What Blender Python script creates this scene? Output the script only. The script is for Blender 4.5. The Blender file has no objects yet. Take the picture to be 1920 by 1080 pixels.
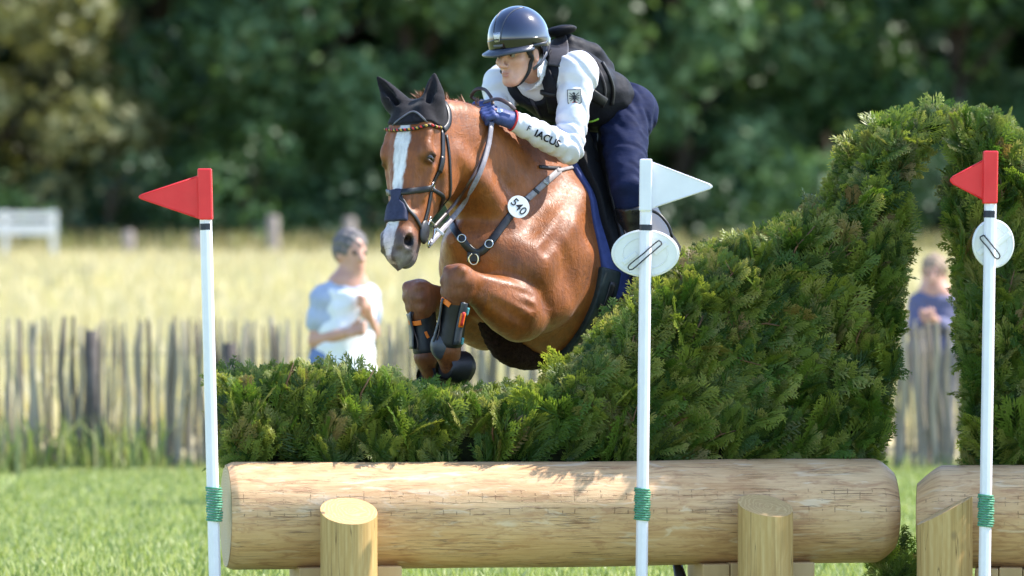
import bpy, bmesh, math, random, os
import numpy as np
from mathutils import Vector, Matrix
from mathutils.bvhtree import BVHTree

SKIP = set()
rng = np.random.default_rng(7)
random.seed(7)
scene = bpy.context.scene
COL = scene.collection
R = math.radians

# ---------------------------------------------------------------- camera
CAM = Vector((0.0, -23.7, 1.65))
LENS = 200.0
FPX = LENS / 36.0 * 1920.0
TILT = math.atan(85.0 / FPX)                 # horizon lies 85 px above the middle of the picture
cam_data = bpy.data.cameras.new('camera')
cam_data.lens = LENS
cam_data.sensor_width = 36.0
cam_data.clip_start = 0.5
cam_data.clip_end = 3000.0
cam_data.dof.use_dof = True
cam_data.dof.focus_distance = 24.15
cam_data.dof.aperture_fstop = 2.7
cam = bpy.data.objects.new('camera', cam_data)
cam.location = CAM
cam.rotation_euler = (math.pi / 2 - TILT, 0, 0)
COL.objects.link(cam)
scene.camera = cam

# ---------------------------------------------------------------- light
SUN_DIR = Vector((0.66, 0.20, 0.80)).normalized()     # towards the sun
SUN_EL = math.asin(SUN_DIR.z)
SUN_AZ = math.atan2(SUN_DIR.x, SUN_DIR.y)             # clockwise from +Y
world = bpy.data.worlds.new('World')
scene.world = world
world.use_nodes = True
wn = world.node_tree.nodes
wl = world.node_tree.links
for n in list(wn):
    wn.remove(n)
sky = wn.new('ShaderNodeTexSky')
sky.sky_type = 'NISHITA'
sky.sun_disc = False
sky.sun_elevation = SUN_EL
sky.sun_rotation = SUN_AZ
sky.dust_density = 0.6
sky.air_density = 1.0
sky.ozone_density = 3.5
bg = wn.new('ShaderNodeBackground')
bg.inputs['Strength'].default_value = 0.15
wo = wn.new('ShaderNodeOutputWorld')
wl.new(sky.outputs[0], bg.inputs['Color'])
wl.new(bg.outputs[0], wo.inputs['Surface'])
sun_data = bpy.data.lights.new('sun', 'SUN')
sun_data.energy = 3.4
sun_data.angle = R(0.55)
sun_data.color = (1.0, 0.94, 0.87)
sun = bpy.data.objects.new('sun', sun_data)
sun.rotation_euler = SUN_DIR.to_track_quat('Z', 'Y').to_euler()
sun.location = (8, 3, 12)
COL.objects.link(sun)
scene.view_settings.view_transform = 'Standard'
scene.view_settings.look = 'None'
scene.view_settings.exposure = 1.6
scene.view_settings.gamma = 1.0
scene.view_settings.use_curve_mapping = False
scene.cycles.use_denoising = True
scene.cycles.max_bounces = 8
scene.cycles.transparent_max_bounces = 8

# ---------------------------------------------------------------- picture <-> place
_up = Vector((0, math.sin(TILT), math.cos(TILT)))
_fw = Vector((0, math.cos(TILT), -math.sin(TILT)))
_rt = Vector((1, 0, 0))
def ray(px, py):
    return (_rt * ((px - 960) / FPX) + _up * (-(py - 540) / FPX) + _fw).normalized()
def onplane(px, py, point, normal):
    d = ray(px, py)
    t = (Vector(point) - CAM).dot(normal) / d.dot(normal)
    return CAM + d * t
def P(px, py, y):
    """point of the place seen at a pixel, at depth y"""
    return onplane(px, py, (0, y, 0), Vector((0, 1, 0)))

# ---------------------------------------------------------------- object helpers
def finish(o, label=None, cat=None, group=None, kind=None):
    if label: o['label'] = label
    if cat: o['category'] = cat
    if group: o['group'] = group
    if kind: o['kind'] = kind
    return o
def empty(name, loc, label=None, cat=None, group=None):
    o = bpy.data.objects.new(name, None)
    o.empty_display_size = 0.1
    o.location = loc
    COL.objects.link(o)
    return finish(o, label, cat, group)
def link_mesh(name, me, mat, parent=None, origin=None):
    o = bpy.data.objects.new(name, me)
    if mat is not None and len(me.materials) == 0:
        for m in (mat if isinstance(mat, (list, tuple)) else [mat]):
            me.materials.append(m)
    COL.objects.link(o)
    if parent is not None:
        o.parent = parent
    return o
def world_base(parent):
    b = Vector((0, 0, 0))
    while parent is not None:
        b = b + parent.location
        parent = parent.parent
    return b
def np_mesh(name, V, F, mat, parent=None, smooth=True, attrs=None, world=True):
    """V (n,3) world coordinates, F (m,k) faces"""
    V = np.asarray(V, dtype=np.float32)
    F = np.asarray(F, dtype=np.int32)
    if world and parent is not None:
        V = V - np.array(world_base(parent), dtype=np.float32)
    me = bpy.data.meshes.new(name)
    k = F.shape[1]
    me.vertices.add(len(V)); me.vertices.foreach_set('co', V.ravel())
    me.loops.add(F.size); me.loops.foreach_set('vertex_index', F.ravel())
    me.polygons.add(len(F))
    me.polygons.foreach_set('loop_start', np.arange(0, F.size, k, dtype=np.int32))
    me.polygons.foreach_set('loop_total', np.full(len(F), k, dtype=np.int32))
    if smooth:
        me.polygons.foreach_set('use_smooth', np.ones(len(F), dtype=bool))
    me.update(calc_edges=True)
    for an, arr in (attrs or {}).items():
        if arr.ndim == 2:
            a = me.attributes.new(an, 'FLOAT_COLOR', 'POINT')
            c = np.ones((len(V), 4), dtype=np.float32); c[:, :3] = arr[:, :3]
            a.data.foreach_set('color', c.ravel())
        else:
            a = me.attributes.new(an, 'FLOAT', 'POINT')
            a.data.foreach_set('value', arr.astype(np.float32))
    return link_mesh(name, me, mat, parent)

class MB:
    """collects simple shapes into one mesh (world coordinates)"""
    def __init__(s): s.v = []; s.f = []; s.m = []
    def add(s, V, F, mi=0):
        o = len(s.v)
        s.v += [tuple(p) for p in V]
        s.f += [tuple(i + o for i in f) for f in F]
        s.m += [mi] * len(F)
    def tube(s, pts, rad, n=8, mi=0, caps=True, flat=None):
        pts = [Vector(p) for p in pts]
        rads = rad if isinstance(rad, (list, tuple)) else [rad] * len(pts)
        V = []; up = None
        for i, p in enumerate(pts):
            t = (pts[min(i + 1, len(pts) - 1)] - pts[max(i - 1, 0)]).normalized()
            if up is None:
                up = t.orthogonal().normalized()
            up = (up - t * up.dot(t)).normalized()
            b = t.cross(up)
            for j in range(n):
                a = 2 * math.pi * j / n
                V.append(p + (up * math.cos(a) + b * math.sin(a)) * rads[i])
        F = []
        for i in range(len(pts) - 1):
            for j in range(n):
                F.append((i * n + j, i * n + (j + 1) % n, (i + 1) * n + (j + 1) % n, (i + 1) * n + j))
        if caps:
            F.append(tuple(range(n - 1, -1, -1)))
            F.append(tuple(range((len(pts) - 1) * n, len(pts) * n)))
        s.add(V, F, mi)
    def box(s, c, ax, half, mi=0):
        c = Vector(c); x, y, z = [Vector(a) * h for a, h in zip(ax, half)]
        V = [c + x * i + y * j + z * k for i in (-1, 1) for j in (-1, 1) for k in (-1, 1)]
        s.add(V, [(0, 1, 3, 2), (4, 6, 7, 5), (0, 4, 5, 1), (2, 3, 7, 6), (0, 2, 6, 4), (1, 5, 7, 3)], mi)
    def prism(s, outline, normal, thick, mi=0):
        """outline: world points of a flat loop, extruded by normal*thick"""
        n = len(outline); nv = Vector(normal).normalized() * thick
        V = [Vector(p) for p in outline] + [Vector(p) + nv for p in outline]
        F = [tuple(range(n - 1, -1, -1)), tuple(range(n, 2 * n))]
        F += [(i, (i + 1) % n, n + (i + 1) % n, n + i) for i in range(n)]
        s.add(V, F, mi)
    def ball(s, c, r, n=10, m=7, mi=0, ax=None):
        c = Vector(c); r = r if isinstance(r, (list, tuple)) else (r, r, r)
        ax = ax or (Vector((1, 0, 0)), Vector((0, 1, 0)), Vector((0, 0, 1)))
        V = [c + ax[2] * r[2]]
        for i in range(1, m):
            th = math.pi * i / m
            for j in range(n):
                a = 2 * math.pi * j / n
                V.append(c + ax[0] * (r[0] * math.sin(th) * math.cos(a)) + ax[1] * (r[1] * math.sin(th) * math.sin(a)) + ax[2] * (r[2] * math.cos(th)))
        V.append(c - ax[2] * r[2])
        F = [(0, 1 + j, 1 + (j + 1) % n) for j in range(n)]
        for i in range(m - 2):
            for j in range(n):
                a = 1 + i * n + j; b = 1 + i * n + (j + 1) % n
                F.append((a, a + n, b + n, b))
        L = len(V) - 1
        F += [(L, L - n + (j + 1) % n, L - n + j) for j in range(n)]
        s.add(V, F, mi)
    def torus(s, c, nrm, R_, r, n=20, m=6, mi=0):
        c = Vector(c); nrm = Vector(nrm).normalized()
        u = nrm.orthogonal().normalized(); w = nrm.cross(u)
        V = []; F = []
        for i in range(n):
            a = 2 * math.pi * i / n
            d = u * math.cos(a) + w * math.sin(a)
            for j in range(m):
                b = 2 * math.pi * j / m
                V.append(c + d * (R_ + r * math.cos(b)) + nrm * r * math.sin(b))
        for i in range(n):
            for j in range(m):
                F.append((i * m + j, ((i + 1) % n) * m + j, ((i + 1) % n) * m + (j + 1) % m, i * m + (j + 1) % m))
        s.add(V, F, mi)
    def build(s, name, mat, parent=None, smooth=False, bevel=0.0, world=True):
        b = world_base(parent) if (world and parent is not None) else Vector((0, 0, 0))
        me = bpy.data.meshes.new(name)
        me.from_pydata([(v[0] - b.x, v[1] - b.y, v[2] - b.z) for v in s.v], [], s.f)
        me.polygons.foreach_set('material_index', np.array(s.m, dtype=np.int32))
        if smooth:
            me.polygons.foreach_set('use_smooth', np.ones(len(s.f), dtype=bool))
        me.update()
        o = link_mesh(name, me, mat, parent)
        if bevel > 0:
            md = o.modifiers.new('bevel', 'BEVEL'); md.width = bevel; md.segments = 2; md.limit_method = 'ANGLE'
        return o

# ---------------------------------------------------------------- materials
def nodes_of(m):
    m.use_nodes = True
    nt = m.node_tree
    for n in list(nt.nodes):
        nt.nodes.remove(n)
    out = nt.nodes.new('ShaderNodeOutputMaterial')
    return nt, out
class NT:
    def __init__(s, name):
        s.m = bpy.data.materials.new(name)
        s.nt, s.out = nodes_of(s.m)
        s._tc = None
    def n(s, t, **kw):
        x = s.nt.nodes.new(t)
        for k, v in kw.items():
            if k.startswith('i_'):
                x.inputs[k[2:].replace('_', ' ')].default_value = v
            else:
                setattr(x, k, v)
        return x
    def l(s, a, b): s.nt.links.new(a, b)
    def obj(s):
        if s._tc is None: s._tc = s.n('ShaderNodeTexCoord')
        return s._tc.outputs['Object']
    def mapped(s, scale=(1, 1, 1), rot=(0, 0, 0), src=None):
        mp = s.n('ShaderNodeMapping')
        mp.inputs['Scale'].default_value = scale
        mp.inputs['Rotation'].default_value = rot
        s.l(src if src is not None else s.obj(), mp.inputs['Vector'])
        return mp.outputs[0]
    def noise(s, scale, detail=4, rough=0.55, vec=None, dist=0.0):
        x = s.n('ShaderNodeTexNoise')
        x.inputs['Scale'].default_value = scale; x.inputs['Detail'].default_value = detail
        x.inputs['Roughness'].default_value = rough; x.inputs['Distortion'].default_value = dist
        s.l(vec if vec is not None else s.obj(), x.inputs['Vector'])
        return x.outputs['Fac']
    def ramp(s, fac, stops):
        r = s.n('ShaderNodeValToRGB')
        e = r.color_ramp.elements
        while len(e) < len(stops): e.new(0.5)
        for i, (p, c) in enumerate(stops):
            e[i].position = p
            e[i].color = (c[0], c[1], c[2], 1) if not isinstance(c, (int, float)) else (c, c, c, 1)
        s.l(fac, r.inputs['Fac'])
        return r.outputs['Color']
    def mix(s, fac, a, b, mode='MIX'):
        x = s.n('ShaderNodeMix', data_type='RGBA', blend_type=mode)
        for sock, v in ((x.inputs[0], fac), (x.inputs[6], a), (x.inputs[7], b)):
            if isinstance(v, (int, float)): sock.default_value = v
            elif isinstance(v, (tuple, list)): sock.default_value = (v[0], v[1], v[2], 1)
            else: s.l(v, sock)
        return x.outputs[2]
    def math(s, op, a, b=0.0, c=None, clamp=False):
        x = s.n('ShaderNodeMath', operation=op, use_clamp=clamp)
        for i, v in enumerate((a, b) if c is None else (a, b, c)):
            if isinstance(v, (int, float)): x.inputs[i].default_value = v
            else: s.l(v, x.inputs[i])
        return x.outputs[0]
    def attr(s, name, out='Color'):
        return s.n('ShaderNodeAttribute', attribute_name=name).outputs[out]
    def bump(s, h, strength=0.3, dist=0.01, prev=None):
        b = s.n('ShaderNodeBump')
        b.inputs['Strength'].default_value = strength; b.inputs['Distance'].default_value = dist
        s.l(h, b.inputs['Height'])
        if prev is not None: s.l(prev, b.inputs['Normal'])
        return b.outputs[0]
    def bsdf(s, color, rough=0.6, spec=0.4, metal=0.0, normal=None, **kw):
        p = s.n('ShaderNodeBsdfPrincipled')
        for nm, v in (('Base Color', color), ('Roughness', rough), ('Metallic', metal), ('Specular IOR Level', spec)):
            if isinstance(v, (int, float)): p.inputs[nm].default_value = v
            elif isinstance(v, (tuple, list)): p.inputs[nm].default_value = (v[0], v[1], v[2], 1)
            else: s.l(v, p.inputs[nm])
        if normal is not None: s.l(normal, p.inputs['Normal'])
        for k, v in kw.items():
            p.inputs[k.replace('_', ' ')].default_value = v
        s.l(p.outputs[0], s.out.inputs['Surface'])
        return p
MATS = {}
def simple(name, c1, c2=None, scale=15, rough=0.6, spec=0.4, metal=0.0, bump=0.0, bscale=60, bdist=0.004, stretch=(1, 1, 1), **kw):
    """plain procedural material: two tones mixed by noise plus fine relief"""
    if name in MATS: return MATS[name]
    t = NT(name)
    c2 = c2 or tuple(x * 0.78 for x in c1)
    v = t.mapped(stretch)
    f = t.noise(scale, 5, 0.6, v)
    col = t.ramp(f, [(0.32, c2), (0.68, c1)])
    nrm = t.bump(t.noise(bscale, 4, 0.6, v), bump, bdist) if bump > 0 else None
    rr = t.ramp(t.noise(scale * 2.3, 3, 0.5, v), [(0.3, max(rough - 0.07, 0.03)), (0.7, min(rough + 0.07, 1.0))])
    t.bsdf(col, rr, spec, metal, nrm, **kw)
    MATS[name] = t.m
    return t.m
# ---------------------------------------------------------------- smooth solids on a grid
def catmull(pts, n):
    """n points along a Catmull-Rom curve through pts (tuples of any length)"""
    p = np.array(pts, dtype=float)
    if len(p) == 2:
        t = np.linspace(0, 1, n)[:, None]
        return p[0] * (1 - t) + p[1] * t
    q = np.vstack([2 * p[0] - p[1], p, 2 * p[-1] - p[-2]])
    seg = np.linalg.norm(np.diff(p[:, :min(3, p.shape[1])], axis=0), axis=1)
    cum = np.concatenate([[0], np.cumsum(seg)])
    out = []
    for s in np.linspace(0, cum[-1], n):
        i = min(np.searchsorted(cum, s, side='right') - 1, len(p) - 2)
        t = (s - cum[i]) / max(seg[i], 1e-9)
        a, b, c, d = q[i], q[i + 1], q[i + 2], q[i + 3]
        out.append(0.5 * ((2 * b) + (-a + c) * t + (2 * a - 5 * b + 4 * c - d) * t * t + (-a + 3 * b - 3 * c + d) * t ** 3))
    return np.array(out)

def smin(a, b, k):
    if k <= 0: return np.minimum(a, b)
    h = np.maximum(k - np.abs(a - b), 0) / k
    return np.minimum(a, b) - h * h * k * 0.25
def smax(a, b, k): return -smin(-a, -b, k)

class Field:
    BIG = 0.25
    def __init__(s, lo, hi, h):
        s.lo = np.array(lo, dtype=np.float32); s.h = h
        n = np.ceil((np.array(hi) - s.lo) / h).astype(int) + 1
        s.n = n
        s.ax = [s.lo[i] + h * np.arange(n[i], dtype=np.float32) for i in range(3)]
        s.f = np.full(n, s.BIG, dtype=np.float32)
    def sub(s, lo, hi):
        sl = []
        for i in range(3):
            a = int(np.clip(np.floor((lo[i] - s.lo[i]) / s.h), 0, s.n[i]))
            b = int(np.clip(np.ceil((hi[i] - s.lo[i]) / s.h) + 1, 0, s.n[i]))
            if b <= a: return None
            sl.append(slice(a, b))
        X = s.ax[0][sl[0]][:, None, None]; Y = s.ax[1][sl[1]][None, :, None]; Z = s.ax[2][sl[2]][None, None, :]
        return tuple(sl), X, Y, Z
    def put(s, lo, hi, fn, k=0.03, op='u'):
        m = 0.05 + k
        r = s.sub(np.array(lo) - m, np.array(hi) + m)
        if r is None: return
        sl, X, Y, Z = r
        d = fn(X, Y, Z)
        if op == 'u': s.f[sl] = smin(s.f[sl], d, k)
        else: s.f[sl] = smax(s.f[sl], -d, k)
    @staticmethod
    def conefn(a, b, ra, rb, w=None, ratio=1.0):
        a = np.array(a, dtype=np.float32); b = np.array(b, dtype=np.float32)
        ab = b - a; L2 = max(float(ab @ ab), 1e-9)
        if w is not None:
            w = np.array(w, dtype=np.float32); w = w / np.linalg.norm(w)
        def fn(X, Y, Z):
            qx, qy, qz = X - a[0], Y - a[1], Z - a[2]
            t = np.clip((qx * ab[0] + qy * ab[1] + qz * ab[2]) / L2, 0, 1)
            dx, dy, dz = qx - t * ab[0], qy - t * ab[1], qz - t * ab[2]
            r = ra + (rb - ra) * t
            if w is None:
                return np.sqrt(dx * dx + dy * dy + dz * dz) - r
            dw = (dx * w[0] + dy * w[1] + dz * w[2])
            g = dw * (1 - 1 / ratio)
            dx, dy, dz = dx - g * w[0], dy - g * w[1], dz - g * w[2]
            return (np.sqrt(dx * dx + dy * dy + dz * dz) - r) * min(1.0, ratio * 0.9 + 0.1)
        return fn
    def cone(s, a, b, ra, rb, k=0.03, w=None, ratio=1.0, op='u'):
        s.multi([(a, b, ra, rb, w, ratio)], k, op)
    def multi(s, segs, k, op='u', ki=0.004):
        """several tapered segments joined plainly, then blended into the solid once"""
        lo = np.min([np.minimum(a, b) - max(ra, rb) * max(1, q) for a, b, ra, rb, w, q in segs], axis=0)
        hi = np.max([np.maximum(a, b) + max(ra, rb) * max(1, q) for a, b, ra, rb, w, q in segs], axis=0)
        fns = [s.conefn(*g) for g in segs]
        def fn(X, Y, Z):
            d = fns[0](X, Y, Z)
            for g in fns[1:]: d = smin(d, g(X, Y, Z), ki)
            return d
        s.put(lo, hi, fn, k, op)
    def chain(s, pts, k=0.03, w=None, ratio=1.0, n=0, op='u'):
        """pts: (x,y,z,r[,ratio]) through which a tapered limb runs"""
        if n: pts = catmull(pts, n)
        s.multi([(np.array(p[:3], dtype=float), np.array(q[:3], dtype=float), float(p[3]), float(q[3]), w, float(p[4]) if len(p) > 4 else ratio) for p, q in zip(pts[:-1], pts[1:])], k, op)
    def ell(s, c, r, ax=None, k=0.03, op='u'):
        c = np.array(c, dtype=np.float32); r = np.array(r, dtype=np.float32)
        A = np.eye(3, dtype=np.float32) if ax is None else np.array([np.array(a, dtype=float) / np.linalg.norm(a) for a in ax], dtype=np.float32)
        rm = float(max(r))
        def fn(X, Y, Z):
            qx, qy, qz = X - c[0], Y - c[1], Z - c[2]
            k0 = 0; k1 = 0
            for i in range(3):
                e = (qx * A[i][0] + qy * A[i][1] + qz * A[i][2]) / r[i]
                k0 = k0 + e * e; k1 = k1 + (e / r[i]) ** 2
            k0 = np.sqrt(k0); k1 = np.sqrt(k1) + 1e-9
            return k0 * (k0 - 1) / k1
        s.put(c - rm, c + rm, fn, k, op)
    def mesh(s, smooth=1, lam=0.5):
        f, h = s.f, s.h
        # make sure the solid is closed at the border of the grid
        for ax in range(3):
            sl = [slice(None)] * 3
            for e in (0, -1):
                sl[ax] = e; f[tuple(sl)] = np.maximum(f[tuple(sl)], 0.01)
        sg = (f < 0)
        c = np.zeros(np.array(f.shape) - 1, dtype=np.uint8)
        offs = [(i, j, k) for i in (0, 1) for j in (0, 1) for k in (0, 1)]
        n0, n1, n2 = c.shape
        for (i, j, k) in offs:
            c += sg[i:i + n0, j:j + n1, k:k + n2]
        act = (c > 0) & (c < 8)
        idx = np.argwhere(act)
        vid = np.full(c.shape, -1, dtype=np.int32)
        vid[act] = np.arange(len(idx))
        val = [f[idx[:, 0] + i, idx[:, 1] + j, idx[:, 2] + k] for (i, j, k) in offs]
        pos = np.zeros((len(idx), 3)); cnt = np.zeros(len(idx))
        for a in range(8):
            for b in range(a + 1, 8):
                oa, ob = np.array(offs[a]), np.array(offs[b])
                if np.abs(oa - ob).sum() != 1: continue
                m = (val[a] < 0) != (val[b] < 0)
                t = val[a][m] / (val[a][m] - val[b][m])
                pos[m] += oa + t[:, None] * (ob - oa)
                cnt[m] += 1
        pos = pos / cnt[:, None]
        V = s.lo + (idx + pos) * h
        F = []
        for ax in range(3):
            s1 = [slice(None)] * 3; s2 = [slice(None)] * 3
            s1[ax] = slice(0, -1); s2[ax] = slice(1, None)
            a1, a2 = sg[tuple(s1)], sg[tuple(s2)]
            for flip, cond in ((False, a1 & ~a2), (True, ~a1 & a2)):
                e = np.argwhere(cond)
                o = [x for x in range(3) if x != ax]
                e = e[(e[:, o[0]] > 0) & (e[:, o[1]] > 0) & (e[:, o[0]] < c.shape[o[0]]) & (e[:, o[1]] < c.shape[o[1]])]
                q = []
                for (u, v) in ((1, 1), (0, 1), (0, 0), (1, 0)):
                    ee = e.copy(); ee[:, o[0]] -= u; ee[:, o[1]] -= v
                    q.append(vid[ee[:, 0], ee[:, 1], ee[:, 2]])
                q = np.stack(q, axis=1)
                if flip != (ax == 1): q = q[:, ::-1]
                F.append(q)
        F = np.vstack(F)
        F = F[(F >= 0).all(axis=1)]
        a_, b_, c_ = V[F[:, 0]], V[F[:, 1]], V[F[:, 2]]
        if np.einsum('ij,ij->i', a_, np.cross(b_, c_)).sum() < 0: F = F[:, ::-1]
        F = np.ascontiguousarray(F)
        for _ in range(smooth):
            acc = np.zeros_like(V); cn = np.zeros(len(V))
            for i in range(4):
                a, b = F[:, i], F[:, (i + 1) % 4]
                for d in range(3):
                    acc[:, d] += np.bincount(a, V[b, d], len(V)) + np.bincount(b, V[a, d], len(V))
                cn += np.bincount(a, minlength=len(V)) + np.bincount(b, minlength=len(V))
            V = V * (1 - lam) + lam * acc / np.maximum(cn, 1)[:, None]
        return V, F
    def at(s, pts):
        i = np.clip(np.round((np.asarray(pts) - s.lo) / s.h).astype(int), 0, s.n - 1)
        return s.f[i[:, 0], i[:, 1], i[:, 2]]

def bvh_of(V, F):
    return BVHTree.FromPolygons([tuple(v) for v in V.tolist()], F.tolist())

def ribbon(mb, pts, nrm, width, thick, mi=0):
    """flat strap through world points; nrm = outward directions; width may be a list"""
    pts = [Vector(p) for p in pts]; n = len(pts)
    W = width if isinstance(width, (list, tuple)) else [width] * n
    V = []
    for i in range(n):
        t = (pts[min(i + 1, n - 1)] - pts[max(i - 1, 0)]).normalized()
        nn = Vector(nrm[i]); nn = (nn - t * nn.dot(t)).normalized()
        sd = t.cross(nn) * (W[i] / 2)
        e = sd * 0.82
        V += [pts[i] - sd, pts[i] + sd, pts[i] + sd + nn * thick * 0.6, pts[i] + e + nn * thick, pts[i] - e + nn * thick, pts[i] - sd + nn * thick * 0.6]
    F = []
    for i in range(n - 1):
        a, b = i * 6, i * 6 + 6
        for j in range(6):
            F.append((a + j, b + j, b + (j + 1) % 6, a + (j + 1) % 6))
    F.append(tuple(range(6))); F.append(tuple(range((n - 1) * 6 + 5, (n - 1) * 6 - 1, -1)))
    mb.add(V, F, mi)

def strap_px(mb, bvh, px, width, thick=0.004, off=0.003, n=24, mi=0, smooth=2, miss=None):
    """a strap laid on a solid along a line of sight points (kept only where the solid is hit)"""
    c = catmull(px, n)
    pts, nr = [], []
    for q in c:
        h = bvh.ray_cast(CAM, ray(q[0], q[1]))
        if h[0] is not None:
            pts.append(h[0]); nr.append(h[1] if h[1].dot(ray(q[0], q[1])) < 0 else -h[1])
    return strap_pts(mb, bvh, pts, width, thick, off, None, mi, smooth, nr)
def strap_pts(mb, bvh, pts, width, thick=0.004, off=0.003, n=None, mi=0, smooth=2, nr=None):
    """a strap laid on the surface nearest to the given points"""
    if n: pts = [Vector(p) for p in catmull([tuple(p) for p in pts], n)]
    P_, N_ = [], []
    if len(pts) < 2: return [], []
    if isinstance(width, (list, tuple)) and len(width) != len(pts):
        width = [float(w) for w in np.interp(np.linspace(0, 1, len(pts)), np.linspace(0, 1, len(width)), width)]
    for p in pts:
        h = bvh.find_nearest(Vector(p))
        nn = h[1]
        P_.append(h[0]); N_.append(nn)
    for _ in range(smooth + 1):
        N_ = [N_[0]] + [(N_[i - 1] + N_[i] * 2 + N_[i + 1]).normalized() for i in range(1, len(N_) - 1)] + [N_[-1]]
    for _ in range(smooth):
        P_ = [P_[0]] + [(P_[i - 1] + P_[i] * 2 + P_[i + 1]) / 4 for i in range(1, len(P_) - 1)] + [P_[-1]]
    P_ = [p + q * off for p, q in zip(P_, N_)]
    if len(P_) > 1: ribbon(mb, P_, N_, width, thick, mi)
    return P_, N_
# ================================================================ ground, field, trees
def fan(name, mat, pts_z, x0, x1, nx, parent=None):
    """a sheet running along y with height profile pts_z [(y,z)]"""
    xs = np.linspace(x0, x1, nx); V = []; F = []
    for y, z in pts_z:
        for x in xs: V.append((x, y, z))
    m = len(xs)
    for i in range(len(pts_z) - 1):
        for j in range(m - 1):
            F.append((i * m + j, i * m + j + 1, (i + 1) * m + j + 1, (i + 1) * m + j))
    return np_mesh(name, V, F, mat, parent, smooth=True)
def ground_z(y): return float(np.interp(y, [-200, 21, 100, 160, 900], [0, 0, 0.92, 1.3, 6.0]))
FENCE_Y = 17.3
FIELD_Y0, FIELD_Y1 = 18.1, 98.0

t = NT('lawn')
n1 = t.noise(0.9, 5, 0.6); n2 = t.noise(14, 5, 0.65)
c = t.mix(n2, (0.16, 0.21, 0.06), (0.26, 0.31, 0.11))
c = t.mix(t.ramp(n1, [(0.40, 0.0), (0.68, 0.65)]), c, (0.25, 0.29, 0.085))
t.bsdf(c, 0.8, 0.2, 0, t.bump(t.noise(30, 5, 0.7), 0.6, 0.03))
M_lawn = t.m
t = NT('crop_soil')
c = t.mix(t.noise(3, 5, 0.6, t.mapped((1, 0.4, 1))), (0.44, 0.38, 0.21), (0.56, 0.49, 0.29))
t.bsdf(c, 0.85, 0.2, 0, t.bump(t.noise(12, 5, 0.7), 0.6, 0.05))
M_soil = t.m
def leafmat(name, stops, trans=0.35, rough=0.5, attr='rnd', spec=0.3, tip=None):
    t = NT(name)
    f = t.attr(attr, 'Fac')
    oi = t.n('ShaderNodeObjectInfo').outputs['Random']
    f2 = t.math('FRACT', t.math('ADD', f, t.math('MULTIPLY', oi, 3.7)))
    col = t.ramp(f2, stops)
    if tip is not None:
        tp_ = t.attr('tip', 'Fac')
        m_ = t.math('MULTIPLY', t.math('POWER', tp_, 2.2), t.ramp(t.math('FRACT', t.math('MULTIPLY', f2, 7.3)), [(0.25, 0.10), (0.8, 0.95)]), clamp=True)
        col = t.mix(m_, col, tip[0])
        m2 = t.math('MULTIPLY', t.math('POWER', tp_, 6.0), t.ramp(t.math('FRACT', t.math('MULTIPLY', f2, 17.1)), [(0.62, 0.0), (0.74, 0.8)]), clamp=True)
        col = t.mix(m2, col, tip[1])
    p = t.n('ShaderNodeBsdfPrincipled'); t.l(col, p.inputs['Base Color']); p.inputs['Roughness'].default_value = rough; p.inputs['Specular IOR Level'].default_value = spec
    tr = t.n('ShaderNodeBsdfTranslucent'); t.l(t.mix(1.0, col, (1.25, 1.25, 0.7), 'MULTIPLY'), tr.inputs['Color'])
    mx = t.n('ShaderNodeMixShader'); mx.inputs[0].default_value = trans
    t.l(p.outputs[0], mx.inputs[1]); t.l(tr.outputs[0], mx.inputs[2]); t.l(mx.outputs[0], t.out.inputs['Surface'])
    return t.m
M_blade = leafmat('grass_blade', [(0.0, (0.20, 0.25, 0.075)), (0.5, (0.32, 0.38, 0.13)), (1.0, (0.47, 0.48, 0.25))], 0.3)
M_crop = leafmat('crop_stalk', [(0.0, (0.47, 0.41, 0.25)), (0.5, (0.61, 0.54, 0.36)), (1.0, (0.48, 0.45, 0.27))], 0.3)
M_weed = leafmat('tall_weed', [(0.0, (0.15, 0.21, 0.06)), (0.5, (0.27, 0.32, 0.12)), (1.0, (0.45, 0.44, 0.25))], 0.35)

def blades(n, xr, yr, h, w, rs, zf=ground_z, lean=0.35, dens=None):
    """n grass blades (bent, two tapering pieces)"""
    x = rs.uniform(xr[0], xr[1], n); y = rs.uniform(yr[0], yr[1], n)
    z = np.interp(y, [-200, 21, 100, 160, 900], [0, 0, 0.92, 1.3, 6.0])
    a = rs.uniform(0, 2 * np.pi, n); L = rs.uniform(h[0], h[1], n); W = rs.uniform(w[0], w[1], n)
    b = rs.uniform(0, 2 * np.pi, n); le = rs.uniform(0, lean, n) * L
    dx, dy = np.cos(a) * W / 2, np.sin(a) * W / 2
    lx, ly = np.cos(b) * le, np.sin(b) * le
    V = np.zeros((n, 5, 3))
    V[:, 0] = np.stack([x - dx, y - dy, z - 0.01], 1); V[:, 1] = np.stack([x + dx, y + dy, z - 0.01], 1)
    V[:, 2] = np.stack([x + dx * .8 + lx * .3, y + dy * .8 + ly * .3, z + L * .6], 1); V[:, 3] = np.stack([x - dx * .8 + lx * .3, y - dy * .8 + ly * .3, z + L * .6], 1)
    V[:, 4] = np.stack([x + lx, y + ly, z + L], 1)
    o = (np.arange(n) * 5)[:, None]
    F = np.concatenate([o + np.array([[0, 1, 2]]), o + np.array([[0, 2, 3]]), o + np.array([[3, 2, 4]])])
    return V.reshape(-1, 3), F, np.repeat(rs.uniform(0, 1, n), 5)

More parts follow.
